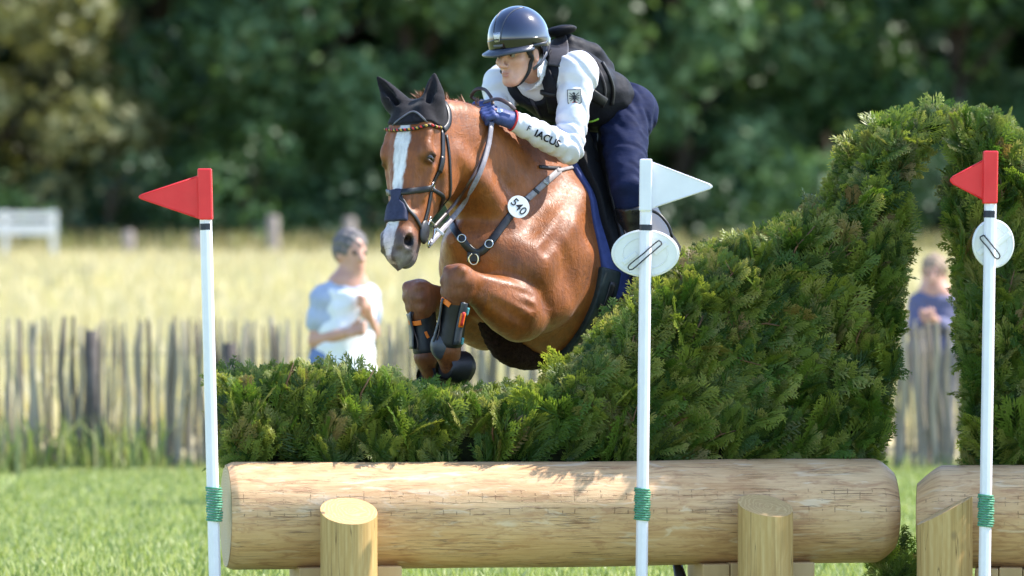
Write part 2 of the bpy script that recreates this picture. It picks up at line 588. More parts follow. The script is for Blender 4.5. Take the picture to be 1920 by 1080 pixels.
if 'setting' not in SKIP:
    gp = [(-60, 0), (-30, 0), (0, 0), (10, 0), (21, 0)] + [(y, ground_z(y) - 0.0) for y in (40, 60, 80, 100, 130, 160, 400, 900)]
    finish(fan('ground', M_lawn, gp, -420, 420, 40), kind='structure')
    fp = [(FIELD_Y0, ground_z(FIELD_Y0) + 0.02), (FIELD_Y0 + 0.8, ground_z(FIELD_Y0) + 0.22)] + [(y, ground_z(y) + 0.28) for y in (24, 40, 60, 80, FIELD_Y1 - 1)] + [(FIELD_Y1, ground_z(FIELD_Y1) + 0.02)]
    finish(fan('field', M_soil, fp, -90, 90, 30), kind='structure')
    rs = np.random.default_rng(3)
    # lawn blades between the jump and the fence, thinner elsewhere
    V1, F1, r1 = blades(80000, (-3.4, 3.6), (2.5, 17.2), (0.03, 0.075), (0.010, 0.020), rs, lean=0.6)
    V2, F2, r2 = blades(9000, (-6.5, 6.5), (-3.0, 2.5), (0.04, 0.09), (0.008, 0.016), rs)
    V3, F3, r3 = blades(14000, (-8, 8), (8, 17.2), (0.03, 0.08), (0.012, 0.024), rs)
    V = np.vstack([V1, V2, V3]); F = np.vstack([F1, F2 + len(V1), F3 + len(V1) + len(V2)])
    gr = np_mesh('grass', V, F, M_blade, None, attrs={'rnd': np.concatenate([r1, r2, r3])})
    finish(gr, 'short green grass covering the ground around the jump', 'grass', kind='stuff')
    # long grass and weeds along the foot of the fence
    V1, F1, r1 = blades(2400, (-6.5, 6.5), (16.7, 18.0), (0.06, 0.17), (0.012, 0.03), rs, lean=0.5)
    V2, F2, r2 = blades(260, (-3.8, -2.5), (16.7, 17.7), (0.2, 0.48), (0.02, 0.04), rs, lean=0.7)
    tg = np_mesh('tall_grass', np.vstack([V1, V2]), np.vstack([F1, F2 + len(V1)]), M_weed, None, attrs={'rnd': np.concatenate([r1, r2])})
    finish(tg, 'long pale grass and weeds growing along the foot of the fence', 'grass', kind='stuff')
    # ripening crop
    V1, F1, r1 = blades(36000, (-13, 13), (FIELD_Y0 + 0.3, 48), (0.5, 0.75), (0.05, 0.10), rs, lean=0.3)
    V2, F2, r2 = blades(42000, (-27, 27), (48, FIELD_Y1), (0.5, 0.75), (0.10, 0.22), rs, lean=0.3)
    V = np.vstack([V1, V2])
    cr = np_mesh('crop', V, np.vstack([F1, F2 + len(V1)]), M_crop, None, attrs={'rnd': np.concatenate([r1, r2])})
    finish(cr, 'pale yellow ripening grain field rising behind the paling fence', 'crop', kind='stuff')

    # ---------------------------------------------------------------- trees
    M_bark = simple('tree_bark', (0.085, 0.065, 0.045), (0.045, 0.035, 0.026), 8, 0.9, 0.2, bump=0.8, bscale=14, bdist=0.04, stretch=(1, 1, 0.3))
    M_leaf = [leafmat('leaf_deep_green', [(0.0, (0.038, 0.085, 0.030)), (0.5, (0.065, 0.135, 0.045)), (1.0, (0.105, 0.185, 0.068))], 0.3, 0.45),
              leafmat('leaf_mid_green', [(0.0, (0.065, 0.130, 0.050)), (0.5, (0.105, 0.190, 0.075)), (1.0, (0.155, 0.245, 0.110))], 0.32, 0.45),
              leafmat('leaf_olive', [(0.0, (0.13, 0.14, 0.055)), (0.5, (0.20, 0.205, 0.085)), (1.0, (0.29, 0.28, 0.13))], 0.3, 0.5),
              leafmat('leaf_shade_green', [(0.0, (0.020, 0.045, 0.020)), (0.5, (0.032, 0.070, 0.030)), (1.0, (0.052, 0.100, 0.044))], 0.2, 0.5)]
    def leaves(lumps, per, size, rs):
        Vs, rn = [], []
        for (c, r) in lumps:
            n = int(per * (r / 1.0) ** 2) + 8
            d = rs.normal(size=(n, 3)); d /= np.linalg.norm(d, axis=1)[:, None]
            rad = r * rs.uniform(0.55, 1.08, n)[:, None]
            p = np.array(c) + d * rad * np.array([1, 1, 0.82])
            nrm = d * 0.8 + rs.normal(size=(n, 3)) * 0.55 + np.array([0, 0, 0.35]); nrm /= np.linalg.norm(nrm, axis=1)[:, None]
            u = np.cross(nrm, rs.normal(size=(n, 3))); u /= np.linalg.norm(u, axis=1)[:, None]
            v = np.cross(nrm, u); s_ = rs.uniform(size[0], size[1], n)[:, None]
            q = np.stack([p - u * s_ * .5, p + v * s_ * .32, p + u * s_ * .5, p - v * s_ * .32], 1)
            Vs.append(q.reshape(-1, 3)); rn.append(np.repeat(np.clip(rs.uniform(0, 1) * 0.45 + rs.uniform(0, 0.55, n), 0, 1), 4))
        V = np.vstack(Vs); F = np.arange(len(V)).reshape(-1, 4)
        return V, F, np.concatenate(rn)
    def tree(name, x, y, hgt, rad, mat, label, cat, seed, skirt=0.12, group=None, nl=60, per=130, size=(0.26, 0.50), col=None):
        rs = np.random.default_rng(seed)
        z0 = ground_z(y)
        o = empty(name, (x, y, z0 - 0.05), label, cat, group)
        lumps = []
        for i in range(nl):
            q = rs.uniform(skirt, 0.98); a = rs.uniform(0, 2 * np.pi)
            env = rad * (0.55 + 0.6 * math.sin(math.pi * min(q * 0.9 + 0.12, 1.0)))
            rr = env * rs.uniform(0.45, 0.95)
            lumps.append(((x + math.cos(a) * rr, y + math.sin(a) * rr, z0 + hgt * q), rad * rs.uniform(0.18, 0.36)))
        V, F, rn = leaves(lumps, per, size, rs)
        cr_ = np_mesh('crown', V, F, mat, o, smooth=False, attrs={'rnd': rn}); cr_['kind'] = 'stuff'
        mb = MB()
        tr = [(x, y, z0 - 0.1), (x + 0.1, y, z0 + hgt * 0.25), (x - 0.05, y + 0.1, z0 + hgt * 0.55), (x + 0.1, y, z0 + hgt * 0.85)]
        mb.tube([tuple(p) for p in catmull(tr, 9)], [hgt * 0.022 * (1 - 0.9 * i / 8) + 0.02 for i in range(9)], 8)
        trunk = mb.build('trunk', M_bark, o, True)
        mb = MB()
        for c, r in lumps[:14]:
            zb = z0 + max(0.12 * hgt, (c[2] - z0) * 0.6)
            mb.tube([(x, y, zb), ((x + c[0]) / 2, (y + c[1]) / 2, (zb + c[2]) / 2 + 0.3), c], [hgt * 0.008, hgt * 0.005, 0.015], 5)
        lb = mb.build('limbs', M_bark, o, True)
        return o
    TL = [ # px, depth, height, radius, material
        (-40, 104, 11.5, 3.2, 2, 'pale olive broad tree standing beyond the white rails', 'broad_tree', 31, 0.08),
        (95, 107, 12.5, 2.4, 2, 'tall pale olive tree beside the dark gap in the wood', 'broad_tree', 32, 0.14),
        (300, 116, 13.0, 3.4, 3, 'very dark shaded tree between the olive tree and the green ones', 'broad_tree', 33, 0.05),
        (520, 108, 12.0, 3.3, 1, 'bright mid green bushy tree behind the red flag on its tall pole', 'broad_tree', 34, 0.06),
        (760, 107, 12.5, 3.2, 1, 'mid green tree rising straight behind the horse\'s ears', 'broad_tree', 35, 0.06),
        (1010, 110, 12.0, 3.2, 0, 'deep green tree directly behind the rider\'s back', 'broad_tree', 36, 0.05),
        (1270, 107, 12.5, 3.3, 1, 'mid green tree behind the white flag', 'broad_tree', 37, 0.06),
        (1530, 112, 13.0, 3.5, 0, 'deep green tree behind the dip before the hedge crest', 'broad_tree', 38, 0.05),
        (1790, 109, 12.0, 3.2, 0, 'deep green tree seen above the hedge arch', 'broad_tree', 39, 0.05),
        (2010, 112, 12.0, 3.2, 1, 'mid green tree at the end of the wood past the hedge arch', 'broad_tree', 40, 0.05)]
    for (px, y, h_, r_, m_, lab, nm, sd, sk) in TL:
        tree(nm, P(px, 400, y).x, y, h_, r_, M_leaf[m_], lab, 'tree', sd, sk)
    for k, px in enumerate((-1080, -800, -520, -270, 2260, 2500, 2760, 3040)):      # the wood goes on to both sides
        y = 107 + (k % 3) * 3
        tree('broad_tree', P(px, 400, y).x, y, 12 + k % 2, 3.3, M_leaf[(1, 0)[k % 2]], 'green tree where the wood runs on past the field', 'tree', 140 + k, 0.05, 'wood running on to both sides')
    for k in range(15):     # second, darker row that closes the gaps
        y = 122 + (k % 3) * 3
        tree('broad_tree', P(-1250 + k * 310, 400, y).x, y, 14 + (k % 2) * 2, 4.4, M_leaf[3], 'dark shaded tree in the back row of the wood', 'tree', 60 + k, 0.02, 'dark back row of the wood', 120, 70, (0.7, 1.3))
    for k in range(9):      # bushes along the far edge of the field
        y = 101.5 + (k % 3) * 0.8
        tree('bush', P(-60 + k * 265, 400, y).x, y, 1.9 + (k * 37 % 5) * 0.25, 2.1, M_leaf[3 if k % 2 else 0], ('very dark shaded low bush at the far edge of the grain field' if k % 2 else 'deep green low bush at the far edge of the grain field'), 'bush', 80 + k, 0.05, 'bushes along the far field edge', 26, 110, (0.15, 0.3))
    # rough dry grass strip before the bushes
    rs = np.random.default_rng(12)
    V1, F1, r1 = blades(7600, (-24, 24), (FIELD_Y1 - 0.5, 101), (0.45, 1.1), (0.06, 0.14), rs, lean=0.4)
    finish(np_mesh('dry_grass', V1, F1, leafmat('dry_grass', [(0.0, (0.30, 0.26, 0.13)), (0.5, (0.42, 0.36, 0.20)), (1.0, (0.26, 0.28, 0.10))], 0.3), None, attrs={'rnd': r1}), 'rough dry grass strip between grain field and bushes', 'grass', kind='stuff')
    # far fence posts and white rails
    M_oldpost = simple('weathered_post', (0.34, 0.29, 0.25), (0.22, 0.18, 0.155), 12, 0.85, bump=0.5, bscale=30, bdist=0.01, stretch=(1, 1, 0.25))
    for px, top in ((240, 432), (372, 436), (511, 404), (655, 408)):
        b = P(px, 455, 97.0); z1 = P(px, top, 97.0).z; z0 = ground_z(97)
        mb = MB(); mb.tube([(b.x, b.y, z0 - 0.1), (b.x + 0.01, b.y, (z0 + z1) / 2), (b.x, b.y, z1 - 0.05), (b.x, b.y, z1)], [0.14, 0.135, 0.13, 0.09], 9)
        o = mb.build('fence_post', M_oldpost, None, True)
        finish(o, ('short grey weathered post close to the white rail fence' if px < 300 else 'short grey weathered post directly behind the tall red-flag pole') if top > 420 else ('tall weathered post on the field edge above the spectator\'s head' if px > 600 else 'tall weathered post standing alone in the dry grass strip'), 'post', 'posts along the far field edge')
    wr = P(50, 440, 96.0); z0 = ground_z(96)
    wf = empty('white_rail_fence', (wr.x, wr.y, z0), 'white painted rail fence by the olive trees beyond the field', 'fence')
    M_whitepaint = simple('white_paint', (0.80, 0.80, 0.79), (0.70, 0.70, 0.68), 6, 0.5)
    xl, xr = P(-90, 440, 96).x, P(108, 440, 96).x
    for a, b_ in ((398, 411), (419, 440)):
        za, zb = P(0, a, 96).z, P(0, b_, 96).z
        mb = MB(); mb.box(((xl + xr) / 2, 96, (za + zb) / 2), ((1, 0, 0), (0, 1, 0), (0, 0, 1)), ((xr - xl) / 2, 0.03, (za - zb) / 2)); mb.build('rail', M_whitepaint, wf, bevel=0.01)
    for x in (xl + 0.1, (xl + xr) / 2, xr - 0.1):
        mb = MB(); mb.box((x, 96.09, (z0 + P(0, 396, 96).z) / 2), ((1, 0, 0), (0, 1, 0), (0, 0, 1)), (0.06, 0.05, (P(0, 396, 96).z - z0) / 2)); mb.build('post', M_whitepaint, wf, bevel=0.01)

    # ---------------------------------------------------------------- split paling fence
    M_paling = leafmat('weathered_paling', [(0.0, (0.11, 0.090, 0.072)), (0.3, (0.25, 0.205, 0.155)), (0.75, (0.44, 0.375, 0.28)), (1.0, (0.20, 0.16, 0.125))], 0.0, 0.85)
    fx0 = P(-335, 700, FENCE_Y).x
    fence = empty('paling_fence', (0, FENCE_Y, 0), 'weathered split chestnut paling fence along the edge of the grain field', 'fence')
    pal = []
    for v in range(7):
        r_ = random.Random(v + 40); mb = MB(); n = 6
        pts = [(0.012 * math.sin(i * 1.3 + v) * (i > 0), 0.008 * math.cos(i * 1.7 + v * 2), -0.05 + 1.14 * i / n) for i in range(n + 1)]
        rad = [0.021 * r_.uniform(0.85, 1.15) for _ in range(n)] + [0.011]
        mb.tube(pts, rad, 6)
        me = bpy.data.meshes.new('paling'); me.from_pydata(mb.v, [], mb.f)
        a = me.attributes.new('rnd', 'FLOAT', 'POINT'); a.data.foreach_set('value', np.full(len(mb.v), r_.uniform(0, 1), dtype=np.float32))
        me.materials.append(M_paling); me.update(); pal.append(me)
    px = -330; k = 0; rk = random.Random(11)
    while px < 2250:
        x = P(px, 700, FENCE_Y).x
        o = bpy.data.objects.new('paling', pal[k % 7]); COL.objects.link(o); o.parent = fence
        o.location = (x, rk.uniform(-0.03, 0.03), 0)
        ln = rk.gauss(0, 0.028) + (-0.12 * rk.random() if px > 1600 else 0)
        sx = rk.uniform(0.55, 1.05) if rk.random() > 0.10 else rk.uniform(1.3, 1.9)
        o.scale = (sx, sx, rk.uniform(0.96, 1.03)); o.rotation_euler = (rk.gauss(0, 0.02), ln, rk.uniform(0, 6.28))
        px += rk.choice((6, 8, 9, 11, 14)); k += 1
    for z in (0.30, 0.85):
        mb = MB(); xs = np.linspace(fx0, -fx0, 90)
        mb.tube([(x, FENCE_Y - 0.055 + 0.004 * math.sin(x * 9), z + 0.008 * math.sin(x * 5)) for x in xs], 0.003, 5); mb.build('wire', M_oldpost, fence)
    for px in (-200, 170, 430, 860, 1320, 1960):
        x = P(px, 700, FENCE_Y - 0.12).x
        mb = MB(); mb.tube([(x, FENCE_Y - 0.12, -0.1), (x + 0.01, FENCE_Y - 0.12, 0.5), (x, FENCE_Y - 0.12, 0.93 if px == 430 else 1.02)], [0.05, 0.048, 0.046], 9); mb.build('post', simple('dark_stake', (0.11, 0.095, 0.085), (0.06, 0.05, 0.045), 10, 0.9), fence, True)
# ================================================================ horse
HY_ = R(43)
HF = Vector((-math.sin(HY_), -math.cos(HY_), 0)); HL = Vector((math.cos(HY_), -math.sin(HY_), 0)); HU = Vector((0, 0, 1))
HW = P(1045, 305, 1.05)                                  # withers
HM = np.array([HF, HL, HU])                              # world -> horse axes
def to_h(p):
    q = np.asarray(p, dtype=float) - np.array(HW); return q @ HM.T
def to_w(p):
    return np.asarray(p, dtype=float) @ HM + np.array(HW)
def hy(px, py, yl):
    """point on the line of sight lying yl to the left of the horse's middle plane"""
    return tuple(to_h(onplane(px, py, HW + HL * yl, HL)))
def hd(px, py, depth): return tuple(to_h(P(px, py, depth)))

PITCH = R(14)
TS  = np.array([-0.53, -0.50, -0.44, -0.34, -0.18, 0.0, 0.2, 0.45, 0.7, 0.9, 1.05, 1.18, 1.27])
TT  = np.array([-0.44, -0.36, -0.27, -0.17, -0.06, 0.0, -0.05, -0.11, -0.17, -0.23, -0.28, -0.34, -0.40])
TB  = np.array([-0.52, -0.61, -0.69, -0.77, -0.83, -0.86, -0.85, -0.80, -0.74, -0.68, -0.62, -0.54, -0.44])
TWD = np.array([0.05, 0.13, 0.19, 0.215, 0.235, 0.255, 0.285, 0.31, 0.31, 0.29, 0.26, 0.19, 0.05])
_ss = np.linspace(-0.53, 1.27, 240)
def _sm(a):
    y = np.interp(_ss, TS, a); k = np.ones(15) / 15
    z = np.convolve(np.pad(y, 7, mode='edge'), k, 'valid')
    return z
_tt, _tb, _tw = _sm(TT), _sm(TB), _sm(TWD)
cp, sp = math.cos(PITCH), math.sin(PITCH)
def trunk_xy(X, Y, Z):
    return -X * cp - Z * sp, -X * sp + Z * cp              # s (backwards), z_t (up)
def trunk_d(X, Y, Z):
    s, zt = trunk_xy(X, Y, Z)
    s = s + 0 * Y; zt = zt + 0 * Y
    t = np.interp(s, _ss, _tt); b = np.interp(s, _ss, _tb); w = np.interp(s, _ss, _tw)
    c = (t + b) / 2; hh = np.maximum((t - b) / 2, 0.02)
    zr = (zt - c) / hh
    up = np.clip(zr, 0, 1.3)
    narrow = np.interp(s, [-0.5, -0.2, 0.0, 0.25, 0.6, 1.2], [0.35, 0.55, 0.55, 0.35, 0.22, 0.2])
    we = w * (1 - narrow * up ** 1.6)
    dn = np.clip(-zr, 0, 1.3)
    we = we * (1 - 0.12 * dn ** 2)
    rr = np.sqrt((Y / we) ** 2 + zr ** 2)
    d = (rr - 1) * np.minimum(we, hh)
    over = np.maximum(np.maximum(_ss[0] - s, s - _ss[-1]), 0)
    return (d * 0.85 + over).astype(np.float32)

# head frame
HEAD_O = np.array(hy(786, 209, 0.0))
HT, HP, HR = R(12), R(22), R(4)
hf = np.array([math.cos(HT), math.sin(HT), 0]); hl = np.array([-math.sin(HT), math.cos(HT), 0]); hz = np.array([0, 0, 1.0])
hl, hz = hl * math.cos(HR) + hz * math.sin(HR), hz * math.cos(HR) - hl * math.sin(HR)
H_u = math.sin(HP) * hf - math.cos(HP) * hz
H_n = math.cos(HP) * hf + math.sin(HP) * hz
H_l = hl
def hp(t, l, n):
    """head: t down the face from the poll, l to the left, n out of the face"""
    return HEAD_O + H_u * t + H_l * l + H_n * n
def head_c(p):
    q = np.asarray(p) - HEAD_O
    return q @ H_u, q @ H_l, q @ H_n
_ht = np.array([-0.03, 0.0, 0.08, 0.16, 0.22, 0.30, 0.38, 0.46, 0.54, 0.60, 0.645, 0.675, 0.695])
_hf = np.array([0.02, 0.05, 0.080, 0.090, 0.090, 0.077, 0.065, 0.057, 0.054, 0.052, 0.042, 0.020, -0.01])
_hb = np.array([-0.08, -0.12, -0.175, -0.235, -0.26, -0.255, -0.215, -0.165, -0.132, -0.118, -0.105, -0.085, -0.05])
_hw = np.array([0.05, 0.080, 0.106, 0.117, 0.118, 0.106, 0.091, 0.079, 0.072, 0.073, 0.068, 0.054, 0.022])
_hs = np.linspace(-0.03, 0.695, 140)
def _sm2(a):
    y = np.interp(_hs, _ht, a); return np.convolve(np.pad(y, 4, mode='edge'), np.ones(9) / 9, 'valid')
_hff, _hbb, _hww = _sm2(_hf), _sm2(_hb), _sm2(_hw)
def head_d(X, Y, Z):
    qx, qy, qz = X - HEAD_O[0], Y - HEAD_O[1], Z - HEAD_O[2]
    t = qx * H_u[0] + qy * H_u[1] + qz * H_u[2]; l = qx * H_l[0] + qy * H_l[1] + qz * H_l[2]; n = qx * H_n[0] + qy * H_n[1] + qz * H_n[2]
    fr = np.interp(t, _hs, _hff); bk = np.interp(t, _hs, _hbb); w = np.interp(t, _hs, _hww)
    # widest line lies towards the face: the jaw narrows behind, the bridge of the nose in front
    c = bk + (fr - bk) * 0.58
    hfz = np.maximum(fr - c, 0.012); hbk = np.maximum(c - bk, 0.012)
    nr = np.where(n > c, (n - c) / hfz, (n - c) / hbk)
    bridge = np.interp(t, [0.2, 0.32, 0.5, 0.6], [0.0, 0.10, 0.12, 0.0])
    we = w * np.where(nr > 0, 1 - bridge * np.clip(nr, 0, 1), 1 - 0.32 * np.clip(-nr, 0, 1) ** 1.5)
    p_ = 2.6
    rr = (np.abs(l / we) ** p_ + np.abs(nr) ** p_) ** (1 / p_)
    d = (rr - 1) * np.minimum(we, np.where(n > c, np.maximum(hfz, 0.03), hbk))
    over = np.maximum(np.maximum(_hs[0] - t, t - _hs[-1]), 0)
    return (d * 0.9 + over).astype(np.float32)

LEGS = {}
def build_horse_field():
    f = Field((-1.75, -0.62, -1.78), (1.35, 0.62, 0.52), 0.0078)
    # trunk
    f.put((-1.35, -0.36, -1.15), (0.62, 0.36, 0.1), trunk_d, 0.0)
    # neck: rings from the base to the poll
    cen = catmull([(0.02, 0, -0.31, 0.27, 0.165), (0.20, 0, -0.21, 0.255, 0.155), (0.42, 0, -0.045, 0.218, 0.128),
                   (0.62, 0.0, 0.05, 0.182, 0.106), (0.76, 0.005, 0.085, 0.160, 0.096), (0.84, 0.01, 0.075, 0.14, 0.088)], 16)
    f.chain([tuple(c[:4]) + (c[4] / c[3],) for c in cen], 0.06, (0, 1, 0))
    # crest line
    f.chain([(0.0, 0, -0.11, 0.05), (0.2, 0, 0.015, 0.045), (0.38, 0, 0.125, 0.042), (0.55, 0, 0.190, 0.04), (0.72, 0, 0.200, 0.042), (0.82, 0, 0.185, 0.05)], 0.06, n=10)
    # windpipe ridge and the groove above it
    f.chain([(0.42, 0, -0.28, 0.07), (0.60, 0, -0.13, 0.06), (0.72, 0.005, -0.06, 0.06)], 0.06, n=6)
    for sgn in (1, -1):
        # shoulder blade mass, point of shoulder, upper arm
        f.chain([(0.04, 0.12 * sgn, -0.18, 0.06), (0.20, 0.185 * sgn, -0.30, 0.09), (0.36, 0.185 * sgn, -0.43, 0.10)], 0.09)
        f.ell((0.415, 0.155 * sgn, -0.47), (0.115, 0.10, 0.12), k=0.06)
        f.ell((0.455, 0.075 * sgn, -0.52), (0.09, 0.085, 0.13), k=0.035)          # breast muscle
        f.chain([(0.13, 0.185 * sgn, -0.42, 0.105), (0.24, 0.19 * sgn, -0.60, 0.10)], 0.06)   # triceps
        f.chain([(0.36, 0.17 * sgn, -0.50, 0.11), (0.31, 0.175 * sgn, -0.63, 0.105)], 0.05)
        # neck strap muscle
        f.chain([(0.40, 0.10 * sgn, -0.32, 0.07), (0.58, 0.085 * sgn, -0.10, 0.06), (0.74, 0.075 * sgn, 0.02, 0.05)], 0.05)
        # groove between neck and shoulder
        f.cone((0.42, 0.245 * sgn, -0.26), (0.16, 0.225 * sgn, 0.02), 0.03, 0.025, 0.07, op='s')
        # lines that part the shoulder from the barrel and the upper arm from the breast
        f.chain([(-0.05, 0.262 * sgn, -0.22, 0.020), (0.02, 0.300 * sgn, -0.42, 0.026), (0.10, 0.318 * sgn, -0.62, 0.022)], 0.055, op='s', n=6)
        f.chain([(0.30, 0.305 * sgn, -0.34, 0.016), (0.235, 0.325 * sgn, -0.48, 0.020), (0.20, 0.33 * sgn, -0.60, 0.016)], 0.045, op='s', n=6)
        f.chain([(0.12, 0.235 * sgn, -0.12, 0.012), (0.26, 0.282 * sgn, -0.27, 0.014), (0.38, 0.29 * sgn, -0.38, 0.012)], 0.04, op='s', n=6)
        f.chain([(0.50, 0.14 * sgn, -0.40, 0.014), (0.535, 0.125 * sgn, -0.50, 0.016), (0.50, 0.14 * sgn, -0.60, 0.014)], 0.035, op='s', n=6)
        # hind quarters
        f.ell((-0.95, 0.15 * sgn, -0.78), (0.34, 0.17, 0.30), k=0.06)
    # groove down the breast
    f.cone((0.56, 0, -0.40), (0.52, 0, -0.64), 0.018, 0.014, 0.04, op='s')
    # fore legs -------------------------------------------------------------
    def fore(sgn, E, K, Fk, Ho, Toe, key):
        E, K, Fk, Ho, Toe = [np.array(x, dtype=float) for x in (E, K, Fk, Ho, Toe)]
        d = K - E; un = d / np.linalg.norm(d)
        lat = np.array([0, 1.0, 0]); up = np.cross(un, lat); up /= np.linalg.norm(up)
        if up[2] < 0: up = -up
        # elbow and forearm
        f.chain([tuple(E - un * 0.06) + (0.086,), tuple(E + un * 0.03) + (0.116,), tuple(E + d * 0.30) + (0.104,), tuple(E + d * 0.55) + (0.080,),
                 tuple(E + d * 0.80) + (0.064,), tuple(K) + (0.060,)], 0.03, n=12)
        f.cone(E - un * 0.03 - up * 0.055, E + d * 0.4 - up * 0.035, 0.07, 0.045, 0.045)      # flexors, underneath
        f.cone(E + up * 0.06, E + d * 0.55 + up * 0.035, 0.068, 0.034, 0.04)                  # extensor, on top
        f.cone(E + d * 0.02 + lat * sgn * 0.06, E + d * 0.6 + lat * sgn * 0.022 - up * 0.005, 0.05, 0.026, 0.028)
        f.cone(E + d * 0.28 + lat * sgn * 0.118 + up * 0.03, E + d * 0.75 + lat * sgn * 0.075 + up * 0.015, 0.012, 0.014, 0.05, op='s')
        f.cone(E + d * 0.25 + lat * sgn * 0.112 - up * 0.05, E + d * 0.8 + lat * sgn * 0.07 - up * 0.03, 0.012, 0.014, 0.05, op='s')
        f.ell(E - un * 0.075 - up * 0.02 + lat * sgn * 0.01, (0.06, 0.05, 0.06), k=0.05)      # point of elbow
        for (q0, q1, lo_, uo, rr_) in ((0.10, 0.62, 0.112, 0.060, 0.012), (0.08, 0.66, 0.122, 0.005, 0.011), (0.02, 0.55, 0.108, -0.070, 0.012)):
            f.cone(E + d * q0 + lat * sgn * lo_ + up * uo, E + d * q1 + lat * sgn * lo_ * 0.76 + up * uo * 0.75, rr_, rr_ * 0.8, 0.022, op='s')
        # knee: a box-like joint
        c = Fk - K; cu = c / np.linalg.norm(c)
        f.ell(K + un * 0.008, (0.054, 0.058, 0.054), k=0.03)
        f.cone(K + un * 0.006 + cu * 0.0, K + un * 0.004 + cu * 0.085, 0.052, 0.047, 0.03)
        for q in (-1, 1):
            f.ell(K + un * 0.034 + cu * -0.022 + lat * q * 0.034, (0.030, 0.029, 0.028), k=0.012)
            f.ell(K + un * 0.040 + cu * 0.024 + lat * q * 0.038, (0.027, 0.026, 0.026), k=0.012)
            f.ell(K + un * 0.032 + cu * 0.066 + lat * q * 0.033, (0.025, 0.024, 0.028), k=0.014)
        f.ell(K + un * 0.046 + cu * 0.0, (0.022, 0.030, 0.028), k=0.014)
        f.ell(K - un * 0.045 + cu * 0.028, (0.030, 0.030, 0.036), k=0.03)
        # cannon, tendon, fetlock, pastern
        f.chain([tuple(K + cu * 0.06) + (0.054,), tuple(K + c * 0.34) + (0.045,), tuple(K + c * 0.55) + (0.036,), tuple(K + c * 0.8) + (0.036,), tuple(Fk) + (0.049,)], 0.025, n=8)
        back = np.cross(lat, cu); back /= np.linalg.norm(back)
        if back @ un > 0: back = -back
        f.cone(K + cu * 0.09 + back * 0.04, Fk + back * 0.03 - cu * 0.02, 0.022, 0.026, 0.02)
        f.ell(Fk + back * 0.03, (0.036, 0.042, 0.04), k=0.03)
        f.cone(Fk, Ho, 0.045, 0.046, 0.03)
        LEGS[key] = dict(E=E, K=K, F=Fk, H=Ho, T=Toe, cu=cu, back=back, lat=lat, un=un, up=up)
    fore(1, hy(968, 583, 0.19), hy(862, 524, 0.16), hy(836, 655, 0.085), hy(846, 690, 0.075), hy(882, 697, 0.06), 'near')
    fore(-1, hy(905, 600, -0.16), hy(787, 552, -0.13), hy(799, 668, -0.11), hy(812, 704, -0.11), hy(842, 708, -0.11), 'off')
    # hind legs trailing behind ----------------------------------------------
    for sgn, dx in ((1, 0.0), (-1, -0.08)):
        st = (-0.80 + dx * .3, 0.19 * sgn, -0.80); hk = (-1.16 + dx, 0.15 * sgn, -1.12); ft = (-1.30 + dx, 0.14 * sgn, -1.50); hf_ = (-1.42 + dx, 0.14 * sgn, -1.585)
        f.chain([(-0.95, 0.16 * sgn, -0.74, 0.2), st + (0.15,), ((st[0] + hk[0]) / 2, 0.17 * sgn, (st[2] + hk[2]) / 2 - 0.0, 0.095), hk + (0.058,)], 0.06, n=8)
        f.cone((-1.17, 0.15 * sgn, -0.76), (hk[0] - 0.045, hk[1], hk[2] + 0.05), 0.12, 0.03, 0.06)
        f.chain([hk + (0.056,), ((hk[0] + ft[0]) / 2, 0.145 * sgn, (hk[2] + ft[2]) / 2, 0.038), ft + (0.05,), hf_ + (0.046,)], 0.03)
        LEGS['hind%d' % sgn] = dict(F=np.array(ft), H=np.array(hf_), T=np.array((hf_[0] - 0.1, hf_[1], hf_[2] - 0.035)))
    # head -------------------------------------------------------------------
    lo = np.min([hp(t, l, n) for t in (-0.05, 0.72) for l in (-0.13, 0.13) for n in (-0.26, 0.12)], axis=0)
    hi = np.max([hp(t, l, n) for t in (-0.05, 0.72) for l in (-0.13, 0.13) for n in (-0.26, 0.12)], axis=0)
    f.put(lo, hi, head_d, 0.05)
    ax = (H_u, H_l, H_n)
    for sgn in (1, -1):
        f.ell(hp(0.235, 0.0963 * sgn, -0.135), (0.115, 0.022, 0.085), ax, 0.03)               # cheek
        f.cone(hp(0.27, 0.1098 * sgn, 0.0), hp(0.40, 0.0784 * sgn, -0.012), 0.014, 0.009, 0.025)  # facial crest
        f.ell(hp(0.20, 0.1030 * sgn, 0.050), (0.046, 0.022, 0.026), ax, 0.03)                  # brow
        f.cone(hp(0.13, 0.0952 * sgn, 0.045), hp(0.02, 0.0560 * sgn, 0.05), 0.022, 0.02, 0.03)
        f.ell(hp(0.15, 0.1254 * sgn, 0.015), (0.03, 0.014, 0.018), ax, 0.03, 's')              # hollow above the eye
        f.ell(hp(0.234, 0.1299 * sgn, 0.026), (0.021, 0.015, 0.029), ax, 0.010, 's')           # eye socket
        f.cone(hp(0.212, 0.1165 * sgn, 0.050), hp(0.214, 0.1221 * sgn, 0.006), 0.0085, 0.008, 0.010)  # upper lid
        f.ell(hp(0.254, 0.1154 * sgn, 0.030), (0.007, 0.010, 0.020), ax, 0.012)                # lower lid
        f.cone(hp(0.315, 0.1008 * sgn, 0.045), hp(0.45, 0.0672 * sgn, 0.018), 0.014, 0.012, 0.035, op='s')  # hollow under the eye, beside the nose
        f.ell(hp(0.36, 0.0997 * sgn, -0.075), (0.09, 0.014, 0.03), ax, 0.03, 's')
        # nostril: flared rim round a deep opening
        f.ell(hp(0.603, 0.0582 * sgn, 0.020), (0.048, 0.026, 0.034), ax, 0.02)
        f.ell(hp(0.600, 0.0336 * sgn, 0.045), (0.045, 0.020, 0.014), ax, 0.02)
